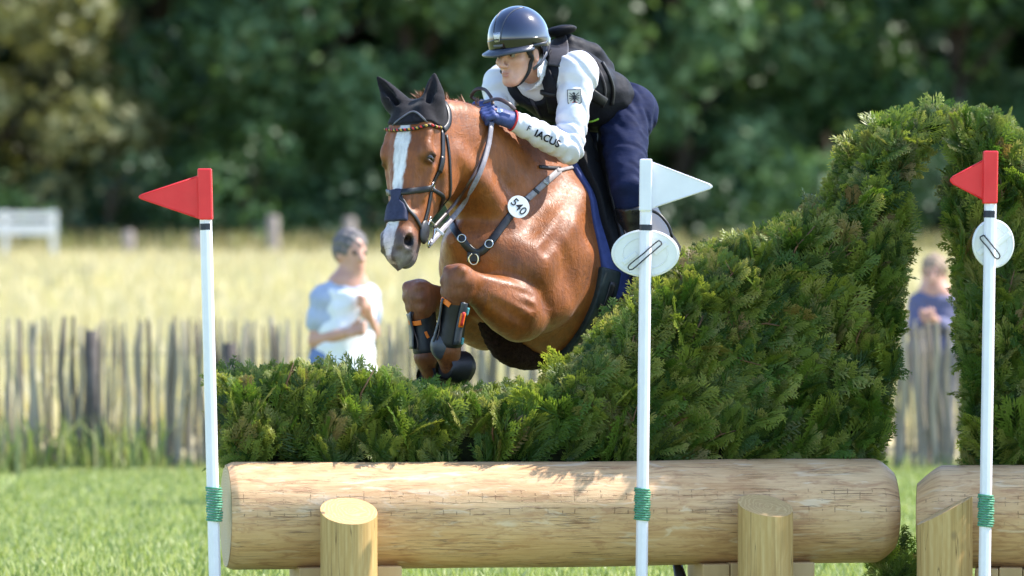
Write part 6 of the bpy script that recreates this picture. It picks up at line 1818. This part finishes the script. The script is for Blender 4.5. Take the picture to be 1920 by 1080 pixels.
    flag_pole((1211, 395), (1203, 1080), -0.30, (1199, 298, 1222, 396), ((1220, 302), (1346, 350), (1220, 392)), ((1211, 421), (1210.8, 432)), ((1204.6, 914), (1204, 975)), M_flagwhite, 'white pole with a white flag and an oval white disc in front of the log', (1210, 475, 64, 45, ((1238, 455), (1182, 502)), 0.0))
    flag_pole((1857, 382), (1846, 1080), -0.36, (1843, 283, 1870, 382), ((1846, 298), (1772, 338), (1846, 377)), ((1856.3, 395), (1856.0, 408)), ((1849, 926), (1848, 987)), M_flagred, 'white pole with a red flag and a round white disc by the right hedge', (1861, 457, 40, 46, ((1842, 444), (1872, 482)), 0.25))
# ================================================================ hedges of conifer sprays
M_frond = leafmat('conifer_spray', [(0.0, (0.018, 0.058, 0.010)), (0.35, (0.040, 0.105, 0.014)), (0.65, (0.080, 0.165, 0.020)), (0.88, (0.135, 0.200, 0.032)), (0.96, (0.17, 0.18, 0.05)), (1.0, (0.20, 0.11, 0.045))], 0.46, 0.40, tip=((0.36, 0.39, 0.07), (0.52, 0.40, 0.20)), spec=0.35)
M_twig = simple('red_brown_twig', (0.17, 0.085, 0.045), (0.10, 0.05, 0.028), 30, 0.7, bump=0.3, bscale=80)
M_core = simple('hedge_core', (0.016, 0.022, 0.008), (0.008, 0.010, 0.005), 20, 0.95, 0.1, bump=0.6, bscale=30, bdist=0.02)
def frond_mesh(seed, full=True):
    """a flat conifer spray of unit length along y, facing z"""
    r = random.Random(seed); V, T, tip = [], [], []
    def rhomb(p, d, L, w, z, tp0, tp1):
        o = len(V); s = (-d[1], d[0])
        m = (p[0] + d[0] * L * 0.45, p[1] + d[1] * L * 0.45)
        e = (p[0] + d[0] * L, p[1] + d[1] * L)
        for q, zz, t_ in ((p, z, tp0), ((m[0] + s[0] * w, m[1] + s[1] * w), z + r.uniform(-.006, .006), (tp0 + tp1) / 2), (e, z + r.uniform(-.02, .012), tp1), ((m[0] - s[0] * w, m[1] - s[1] * w), z + r.uniform(-.006, .006), (tp0 + tp1) / 2)):
            V.append((q[0], q[1], zz - 0.16 * q[1] ** 2 - 0.35 * q[0] ** 2)); tip.append(min(t_, 1.0))
        T.append((o, o + 1, o + 2)); T.append((o, o + 2, o + 3))
    rhomb((0, 0), (0, 1), 0.9, 0.012, 0, 0.0, 0.6)
    nb = 11 if full else 6
    for i in range(nb):
        y = 0.06 + 0.86 * i / nb
        for sg in (1, -1):
            yy = y + (0.04 if sg > 0 else 0) + r.uniform(-.015, .015)
            L = (0.40 * math.sin(math.pi * min(0.18 + yy * 0.80, 1)) ** 0.8 + 0.06) * r.uniform(0.75, 1.2)
            an = R(r.uniform(33, 50)); d = (sg * math.sin(an), math.cos(an))
            rhomb((0, yy), d, L, 0.019 if full else 0.055, r.uniform(-.015, .015), 0.15 + 0.4 * yy, 0.6 + 0.4 * yy)
            if full:
                for k in range(3):
                    q = 0.28 + 0.24 * k; p = (d[0] * L * q, yy + d[1] * L * q)
                    for s2 in (1, -1):
                        a2 = an * sg + s2 * R(r.uniform(28, 42)); d2 = (math.sin(a2), math.cos(a2))
                        rhomb(p, d2, L * (0.46 - 0.11 * k) * r.uniform(.8, 1.2), 0.0165, r.uniform(-.015, .015), 0.3 + 0.4 * yy, 0.75 + 0.3 * yy)
            elif i < nb - 1:
                p = (d[0] * L * 0.45, yy + d[1] * L * 0.45)
                for s2 in (1, -1):
                    a2 = an * sg + s2 * R(35); rhomb(p, (math.sin(a2), math.cos(a2)), L * 0.4, 0.035, 0, 0.4 + 0.3 * yy, 0.8 + 0.2 * yy)
    rhomb((0, 0.82), (0, 1), 0.2, 0.018, 0, 0.6, 1.0)
    return np.array(V), np.array(T), np.array(tip)
FRD = [frond_mesh(s) for s in range(8)]
FRS = [frond_mesh(50 + s, False) for s in range(4)]
def frond_frames(P_, g, nrm, L):
    y = g / np.linalg.norm(g, axis=1)[:, None]
    z = nrm - (nrm * y).sum(1)[:, None] * y; z /= np.linalg.norm(z, axis=1)[:, None] + 1e-9
    x = np.cross(y, z)
    return np.stack([x, y, z], 1) * L[:, None, None]
def join_fronds(P_, A, kind, rs, lib):
    Vs, Fs, tp, rn = [], [], [], []; off = 0
    for v in range(len(lib)):
        m = np.where(kind % len(lib) == v)[0]
        if not len(m): continue
        V, T, ti = lib[v]
        W = np.einsum('kj,njc->nkc', V, A[m]) + P_[m][:, None, :]
        n = len(V)
        Vs.append(W.reshape(-1, 3)); Fs.append((T[None] + (np.arange(len(m)) * n)[:, None, None]).reshape(-1, 3) + off); off += len(m) * n
        tp.append(np.tile(ti, len(m))); rn.append(np.repeat(rs.uniform(0, 1, len(m)), n))
    return np.vstack(Vs), np.vstack(Fs), np.concatenate(tp), np.concatenate(rn)
# small meshes shared by the sprays that are objects of their own
FR_OBJ = []
for v in range(24):
    V, T, ti = FRD[v % 8]
    me = bpy.data.meshes.new('spray'); me.from_pydata(V.tolist(), [], T.tolist())
    for an, arr in (('tip', ti), ('rnd', np.full(len(V), (v * 0.137) % 1.0))):
        a = me.attributes.new(an, 'FLOAT', 'POINT'); a.data.foreach_set('value', arr.astype(np.float32))
    me.materials.append(M_frond); me.update(); FR_OBJ.append(me)
def inside(poly, x, z):
    c = np.zeros(len(x), dtype=bool); n = len(poly)
    for i in range(n):
        x0, z0 = poly[i]; x1, z1 = poly[(i + 1) % n]
        m = ((z0 > z) != (z1 > z)) & (x < (x1 - x0) * (z - z0) / (z1 - z0 + 1e-12) + x0)
        c ^= m
    return c
def hedge(fr, pxpoly, b0, b1, label, seed, dens=900, flow=None, top_ext=0.03):
    rs = np.random.default_rng(seed)
    poly = []
    for px, py in pxpoly:
        a, b, z = fr.loc(fr.at(px, py, b0)); poly.append((a, z))
    poly = np.array(poly)
    area = 0.5 * np.sum(poly[:, 0] * np.roll(poly[:, 1], -1) - np.roll(poly[:, 0], -1) * poly[:, 1])
    if area < 0: poly = poly[::-1]                       # counter-clockwise: outward normal = (dz,-da)
    cen = poly.mean(0)
    root = empty('hedge', fr.w(float(cen[0]), (b0 + b1) / 2, -fr.o.z), label, 'hedge')
    # solid dark core, pulled in from the outline
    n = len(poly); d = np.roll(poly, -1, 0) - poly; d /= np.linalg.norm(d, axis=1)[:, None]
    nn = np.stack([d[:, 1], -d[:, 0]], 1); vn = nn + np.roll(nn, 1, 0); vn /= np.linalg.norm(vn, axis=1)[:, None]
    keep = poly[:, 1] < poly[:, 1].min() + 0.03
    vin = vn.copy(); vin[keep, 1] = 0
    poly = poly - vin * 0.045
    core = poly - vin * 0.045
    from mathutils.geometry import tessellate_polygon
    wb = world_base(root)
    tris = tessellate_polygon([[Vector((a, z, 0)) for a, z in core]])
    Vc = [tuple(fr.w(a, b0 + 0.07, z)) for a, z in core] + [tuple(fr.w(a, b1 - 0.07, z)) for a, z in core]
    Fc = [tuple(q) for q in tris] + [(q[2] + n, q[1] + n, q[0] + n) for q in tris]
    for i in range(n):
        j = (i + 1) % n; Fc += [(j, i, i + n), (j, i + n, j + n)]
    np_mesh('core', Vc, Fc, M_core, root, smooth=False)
    E, B, U = np.array(fr.e), np.array(fr.b), np.array((0, 0, 1.0)); O = np.array(fr.o)
    def wpt(a, b, z): return O + a[:, None] * E + b[:, None] * B + z[:, None] * U
    lo, hi = poly.min(0), poly.max(0)
    out = []
    # front and back faces
    for face, dn in ((-1, dens), (1, dens * 0.28)):
        N = int((hi - lo).prod() * dn); a = rs.uniform(lo[0], hi[0], N); z = rs.uniform(lo[1], hi[1], N)
        N = len(a)
        fl = flow(a, z) if flow else np.zeros(N)
        g = (np.cos(fl) + 0)[:, None] * U + np.sin(fl)[:, None] * E + rs.normal(size=N)[:, None] * 0.42 * E + (face * rs.uniform(0.10, 0.95, N))[:, None] * B + rs.normal(size=N)[:, None] * 0.25 * U
        nrm = face * B[None] * 0.9 + rs.normal(size=(N, 3)) * 0.45 + U * 0.45
        L = rs.uniform(0.11, 0.22, N) * np.where(rs.uniform(size=N) < 0.12, 1.35, 1.0)
        gn = g / np.linalg.norm(g, axis=1)[:, None]
        k = inside(poly, a, z) & inside(poly, a + (gn @ E) * L * 0.62, z + gn[:, 2] * L * 0.62)
        a, z, g, nrm, L = a[k], z[k], g[k], nrm[k], L[k]; N = len(a)
        b = (b0 if face < 0 else b1) + (-face) * rs.uniform(0.005, 0.085, N)
        p = wpt(a, b, z) - (g / np.linalg.norm(g, axis=1)[:, None]) * L[:, None] * 0.35
        out.append((p, g, nrm, L, face < 0))
    # outline faces: top, sides and the underside of the curl
    for i in range(n):
        p0, p1 = poly[i], poly[(i + 1) % n]; ln = np.linalg.norm(p1 - p0); no = nn[i]
        if no[1] < -0.9 and p0[1] < lo[1] + 0.05: continue           # bottom lies on the log
        N = max(2, int(ln * (b1 - b0) * dens * 0.8)); q = rs.uniform(0, 1, N)
        a = p0[0] + (p1[0] - p0[0]) * q; z = p0[1] + (p1[1] - p0[1]) * q; b = rs.uniform(b0, b1, N)
        on = no[0] * E + no[1] * U
        up = U * (0.75 if no[1] > -0.3 else -0.2)
        fl = flow(a, z) if flow else np.zeros(N)
        g = on * 0.7 + up * 0.6 + np.sin(fl)[:, None] * E * 0.5 + rs.normal(size=(N, 3)) * 0.33
        nrm = rs.normal(size=(N, 3)) + on * 0.2 - B * 0.7
        L = rs.uniform(0.07, 0.14, N) * (1.0 if no[1] > 0.2 else 0.8) * np.where(rs.uniform(size=N) < 0.13, 1.8, 1.0)
        p = wpt(a, b, z) - (g / np.linalg.norm(g, axis=1)[:, None]) * L[:, None] * 0.6
        out.append((p, g, nrm, L, True))
    Pn = np.vstack([o[0] for o in out]); G = np.vstack([o[1] for o in out]); Nn = np.vstack([o[2] for o in out]); L = np.concatenate([o[3] for o in out])
    fine = np.concatenate([np.full(len(o[0]), o[4]) for o in out])
    A = frond_frames(Pn, G, Nn, L)
    kind = rs.integers(0, 1000, len(Pn))
    # the 300 sprays that show largest: nearest to the viewer's side and long
    out_b = (Pn - O) @ B
    score = L * 3 - out_b * 2.2 + rs.uniform(0, 0.10, len(L)); score[~fine] = -9
    vis = (Pn @ np.array((1.0, 0, 0))) < 2.05
    score[~vis] = -8
    pick = np.argsort(-score)[:300]
    rest = np.ones(len(L), dtype=bool); rest[pick] = False
    i1 = np.where(rest & fine)[0]; i2 = np.where(rest & ~fine)[0]
    V1, F1, t1, r1 = join_fronds(Pn[i1], A[i1], kind[i1], rs, FRD); V2, F2, t2, r2 = join_fronds(Pn[i2], A[i2], kind[i2], rs, FRS)
    fo = np_mesh('foliage', np.vstack([V1, V2]), np.vstack([F1, F2 + len(V1)]), M_frond, root, smooth=False, attrs={'tip': np.concatenate([t1, t2]), 'rnd': np.concatenate([r1, r2])})
    fo['kind'] = 'stuff'
    for i in pick:
        o = bpy.data.objects.new('spray', FR_OBJ[kind[i] % 24]); COL.objects.link(o); o.parent = root
        X = A[i]; m = Matrix(((X[0][0], X[1][0], X[2][0], Pn[i][0] - wb.x), (X[0][1], X[1][1], X[2][1], Pn[i][1] - wb.y), (X[0][2], X[1][2], X[2][2], Pn[i][2] - wb.z), (0, 0, 0, 1)))
        o.matrix_basis = m
    # bare twigs
    for i in range(26):
        for _ in range(30):
            a = rs.uniform(lo[0], hi[0]); z = rs.uniform(lo[1], hi[1])
            if inside(poly - vn * 0.10, np.array([a]), np.array([z]))[0]: break
        else: continue
        L_ = rs.uniform(0.10, 0.24); an = rs.normal() * 0.5 + (float(flow(np.array([a]), np.array([z]))[0]) if flow else 0)
        p0 = fr.w(a, b0 + 0.05, z); p1 = fr.w(a + math.sin(an) * L_ * .5, b0 - 0.005, z + math.cos(an) * L_ * .5); p2 = fr.w(a + math.sin(an + .2) * L_, b0 - 0.02, z + math.cos(an + .2) * L_)
        mb = MB(); mb.tube([p0, p1, p2], [0.005, 0.0038, 0.0018], 5)
        q = p1.lerp(p2, 0.1); mb.tube([q, q + fr.e * (L_ * 0.2 * rs.choice((-1, 1))) + Vector((0, 0, L_ * 0.35))], [0.003, 0.0012], 4)
        mb.build('twig', M_twig, root, True)
    return root
if 'hedge' not in SKIP:
    HP1 = [(420, 872), (416, 760), (420, 710), (450, 702), (540, 690), (620, 692), (700, 700), (760, 714), (810, 728), (880, 742), (950, 738), (1030, 728), (1075, 694), (1112, 656), (1150, 616), (1200, 572), (1256, 528), (1310, 484), (1374, 452), (1444, 434), (1510, 420), (1558, 396), (1592, 350), (1618, 298), (1646, 250), (1688, 216), (1740, 200), (1800, 200), (1822, 214), (1812, 250), (1764, 268), (1730, 300), (1716, 345), (1716, 420), (1720, 470), (1712, 540), (1704, 610), (1698, 690), (1686, 770), (1668, 830), (1656, 872)]
    HP2 = [(1802, 876), (1796, 760), (1788, 640), (1782, 540), (1770, 430), (1762, 370), (1766, 330), (1780, 296), (1776, 262), (1770, 214), (1835, 200), (1885, 222), (1930, 255), (1990, 310), (2100, 400), (2250, 470), (2420, 500), (2600, 520), (2600, 876)]
    def flow1(a, z):
        # sprays lean with the rising wave
        px = np.interp(a, [-1.4, 0.0, 0.5, 0.9, 1.3, 1.6], [0.0, 0.15, 0.75, 0.70, 0.25, 0.45])
        return px
    hedge(FR1, HP1, 0.02, 0.56, 'conifer hedge on the long log rising like a wave to a curled crest', 21, 900, flow1)
    hedge(FR2, HP2, 0.02, 0.52, 'tall conifer hedge on the shorter log, leaning to meet the wave crest', 22, 850, None)
    # cut spray lying loose on the ground between the logs
    rs = np.random.default_rng(5)
    q = P(1690, 1080, 0.30)
    root = empty('cut_branch', (q.x, q.y, 0), 'loose green conifer branch sticking up between the two logs', 'branch')
    Pn = np.array([[q.x + rs.normal() * 0.07, q.y + rs.normal() * 0.05, rs.uniform(0.05, 0.30)] for _ in range(34)])
    G = np.array([0.5, 0, 0.8]) + rs.normal(size=(34, 3)) * 0.6; N_ = np.array([0, -1, 0.2]) + rs.normal(size=(34, 3)) * 0.4
    for i in range(34):
        A = frond_frames(Pn[i:i + 1], G[i:i + 1], N_[i:i + 1], np.array([rs.uniform(0.12, 0.2)]))[0]
        o = bpy.data.objects.new('spray', FR_OBJ[i % 24]); COL.objects.link(o); o.parent = root
        o.matrix_basis = Matrix(((A[0][0], A[1][0], A[2][0], Pn[i][0] - q.x), (A[0][1], A[1][1], A[2][1], Pn[i][1] - q.y), (A[0][2], A[1][2], A[2][2], Pn[i][2]), (0, 0, 0, 1)))
    mb = MB(); mb.tube([(q.x - 0.1, q.y, 0.0), (q.x, q.y, 0.12), (q.x + 0.12, q.y, 0.28)], [0.012, 0.009, 0.004], 6); mb.build('stem', M_twig, root, True)
# ================================================================ spectators
if 'people' not in SKIP:
    def spectator(y, J, s, label, tops, lower, hairc, facing, bib=None):
        """J: picture positions of the joints, y: distance plane; s: size factor"""
        D = {k: P(v[0], v[1], y + (v[2] if len(v) > 2 else 0)) for k, v in J.items()}
        foot = (D['ftL'] + D['ftR']) / 2
        root = empty('person', (foot.x, y, 0), label, 'person')
        f = Vector(facing).normalized(); l = Vector((0, 0, 1)).cross(f).normalized(); u = Vector((0, 0, 1))
        allp = list(D.values())
        lo = Vector([min(p[i] for p in allp) - 0.22 for i in range(3)]); hi = Vector([max(p[i] for p in allp) + 0.22 for i in range(3)])
        def fld(): return Field(lo, hi, 0.0125)
        hc = D['head']; ax = (f, l, u)
        b = fld()
        b.ell(hc + u * 0.02 * s, (0.098 * s, 0.078 * s, 0.115 * s), ax, 0.02)
        b.ell(hc + f * 0.035 * s - u * 0.06 * s, (0.062 * s, 0.056 * s, 0.075 * s), ax, 0.03)
        b.cone(hc + f * 0.095 * s + u * 0.01, hc + f * 0.118 * s - u * 0.03 * s, 0.012 * s, 0.016 * s, 0.02)
        for q in (1, -1): b.ell(hc + l * q * 0.08 * s - u * 0.01, (0.02 * s, 0.012 * s, 0.032 * s), ax, 0.01)
        b.cone(hc - u * 0.05 * s, D['neck'], 0.052 * s, 0.06 * s, 0.03)
        b.cone(D['neck'], D['hip'], 0.10 * s, 0.11 * s, 0.05, l, 1.25)
        for q in 'LR':
            b.cone(D['neck'] - u * 0.05, D['sh' + q], 0.06 * s, 0.05 * s, 0.04)
            b.chain([c4(D['sh' + q], 0.05 * s), c4(D['el' + q], 0.040 * s), c4(D['el' + q].lerp(D['wr' + q], 0.35), 0.040 * s), c4(D['wr' + q], 0.028 * s)], 0.02)
            d_ = (D['wr' + q] - D['el' + q]).normalized(); wq = D['wr' + q]
            b.ell(wq + d_ * 0.05 * s, (0.055 * s, 0.042 * s, 0.024 * s), (d_, d_.orthogonal().normalized(), d_.cross(d_.orthogonal().normalized())), 0.02)
            o_ = d_.cross(u).normalized()
            for k in range(4):
                p0 = wq + d_ * 0.085 * s + u * (0.03 - 0.02 * k) * s
                b.multi([(p0, p0 + d_ * 0.04 * s + o_ * 0.01, 0.011 * s, 0.0105 * s, None, 1.0), (p0 + d_ * 0.04 * s + o_ * 0.01, p0 + d_ * 0.05 * s + o_ * 0.04 * s, 0.0105 * s, 0.0095 * s, None, 1.0)], 0.008)
            b.multi([(wq + d_ * 0.03 * s + u * 0.03 * s, wq + d_ * 0.08 * s + u * 0.06 * s, 0.014 * s, 0.011 * s, None, 1.0)], 0.01)
            b.chain([c4(D['hip'] + l * (0.09 if q == 'L' else -0.09) * s, 0.085 * s), c4(D['kn' + q], 0.055 * s), c4(D['ft' + q] + u * 0.07, 0.038 * s)], 0.04)
            b.cone(D['ft' + q] + u * 0.05, D['ft' + q] + f * 0.17 * s + u * 0.035, 0.036 * s, 0.03 * s, 0.02)
        V, F = b.mesh(1); np_mesh('body', V, F, M_skin, root)
        bb = bvh_of(V, F)
        for q in (1, -1):
            e = MB(); e.ball(hc + f * 0.088 * s + l * q * 0.032 * s + u * 0.012 * s, 0.013 * s, 8, 6); e.build('eye', M_eye, root, True)
        mb = MB(); strap_pts(mb, bb, [hc + f * 0.14 - u * 0.075 * s + l * 0.025 * s, hc + f * 0.14 - u * 0.078 * s, hc + f * 0.14 - u * 0.075 * s - l * 0.025 * s], 0.014, 0.003, 0.0, 6); mb.build('mouth', M_lips, root, True)
        # hair
        h = fld(); h.ell(hc + u * 0.045 * s - f * 0.015 * s, (0.108 * s, 0.092 * s, 0.108 * s), ax, 0.0)
        h.ell(hc + f * 0.085 * s - u * 0.035 * s, (0.065 * s, 0.085 * s, 0.085 * s), ax, 0.02, 's')
        h.f = smax(h.f, -plane(h, hc - u * 0.06 * s, u), 0.02)
        X, Y, Z = grid(h); h.f += (0.013 * np.sin(X * 75 + Z * 40) * np.sin(Y * 70 + Z * 55)).astype(np.float32)
        V, F = h.mesh(0); np_mesh('hair', V, F, hairc, root)
        # top
        c = fld(); c.cone(D['neck'] - u * 0.07, D['hip'] + u * 0.02, 0.118 * s, 0.135 * s, 0.05, l, 1.3)
        for q in 'LR':
            c.cone(D['neck'] - u * 0.06, D['sh' + q], 0.075 * s, 0.072 * s, 0.05)
            c.cone(D['sh' + q], D['sh' + q].lerp(D['el' + q], tops[1]), 0.074 * s, 0.070 * s if tops[1] < 0.9 else 0.055 * s, 0.03)
            if tops[1] > 0.9: c.cone(D['el' + q], D['el' + q].lerp(D['wr' + q], 0.8), 0.055 * s, 0.042 * s, 0.02)
        X, Y, Z = grid(c); c.f += (0.007 * np.sin(Z * 42 + 2 * np.sin(X * 19)) * np.sin(X * 30 + Z * 14)).astype(np.float32)
        V, F = c.mesh(1); top = np_mesh('shirt', V, F, tops[0], root)
        if bib:
            c = fld(); c.cone(D['neck'] - u * 0.07 + f * 0.01, D['hip'] - u * 0.10, 0.128 * s, 0.165 * s, 0.05, l, 1.22)
            for q in 'LR': c.cone(D['neck'] - u * 0.05, D['neck'].lerp(D['sh' + q], 0.72) - u * 0.02, 0.076 * s, 0.070 * s, 0.04)
            c.f = smax(c.f, plane(c, D['neck'] - u * 0.005 + f * 0.0, (u * 1.0 + f * 0.25)), 0.02)
            X, Y, Z = grid(c); c.f += (0.008 * np.sin(Z * 34 + 2 * np.sin(X * 17)) * np.sin(X * 33 - Z * 20)).astype(np.float32)
            V, F = c.mesh(1); np_mesh('tabard', V, F, bib, root)
        # trousers and shoes
        c = fld(); c.cone(D['hip'] + u * 0.06, D['hip'], 0.118 * s, 0.13 * s, 0.03, l, 1.3)
        for q in 'LR': c.chain([c4(D['hip'] + l * (0.09 if q == 'L' else -0.09) * s, 0.11 * s), c4(D['kn' + q], 0.078 * s), c4(D['ft' + q] + u * 0.10, 0.065 * s)], 0.05)
        V, F = c.mesh(1); np_mesh('trousers', V, F, lower, root)
        for q in 'LR':
            c = Field(D['ft' + q] - Vector((.3, .3, .1)), D['ft' + q] + Vector((.3, .3, .2)), 0.012)
            c.cone(D['ft' + q] + u * 0.05, D['ft' + q] + f * 0.18 * s + u * 0.04, 0.05 * s, 0.042 * s, 0.02); c.cone(D['ft' + q] + u * 0.06, D['ft' + q] + u * 0.10, 0.048 * s, 0.05 * s, 0.02)
            V, F = c.mesh(1); np_mesh('shoe', V, F, simple('grey_shoe', (0.12, 0.12, 0.13), None, 20, 0.6), root)
        return root
    y1 = 11.8
    gy = P(0, 0, 0)  # unused anchor
    def gpx(px, y, off=0.0):
        """picture row of the ground at depth y"""
        lo_, hi_ = 400.0, 2500.0
        for _ in range(40):
            m = (lo_ + hi_) / 2
            if P(px, m, y).z > 0.0: lo_ = m
            else: hi_ = m
        return lo_
    g1_ = gpx(640, y1)
    spectator(y1, dict(head=(658, 478), neck=(652, 536), hip=(640, 680), shL=(687, 556, 0.10), shR=(606, 560, -0.06), elL=(699, 625, 0.06), wrL=(690, 590, -0.10), elR=(590, 640, -0.08), wrR=(652, 624, -0.22),
                       knL=(662, 800, -0.05), knR=(622, 800, 0.0), ftL=(672, g1_ - 6, 0.0), ftR=(606, g1_ - 6, 0.12)), 1.12,
              'blurred spectator with short grey hair in white tabard over grey-blue tee', (simple('grey_blue_tee', (0.42, 0.47, 0.60), None, 8, 0.8), 0.55),
              simple('blue_jeans', (0.17, 0.24, 0.42), (0.12, 0.17, 0.31), 20, 0.8), simple('grey_hair', (0.20, 0.175, 0.17), (0.08, 0.07, 0.07), 40, 0.7), (0.55, -0.8, 0), simple('white_tabard', (0.80, 0.80, 0.81), (0.74, 0.74, 0.76), 6, 0.75))
    y2 = 18.3
    g2_ = gpx(1745, y2)
    spectator(y2, dict(head=(1752, 516), neck=(1752, 552), hip=(1750, 660), shL=(1782, 572, 0.05), shR=(1722, 572, -0.02), elL=(1788, 620, -0.05), wrL=(1752, 600, -0.25), elR=(1716, 622, -0.10), wrR=(1738, 602, -0.28),
                       knL=(1768, 760), knR=(1738, 760), ftL=(1772, g2_ - 3, 0), ftR=(1734, g2_ - 3, 0.08)), 1.05,
              'blurred spectator in a dark blue top seen through the gap between the hedges', (simple('dark_blue_top', (0.13, 0.13, 0.22), None, 8, 0.8), 0.95),
              simple('grey_trousers', (0.20, 0.19, 0.20), None, 10, 0.8), simple('pale_hair', (0.36, 0.26, 0.18), (0.25, 0.17, 0.11), 40, 0.7), (-0.2, -0.95, 0))
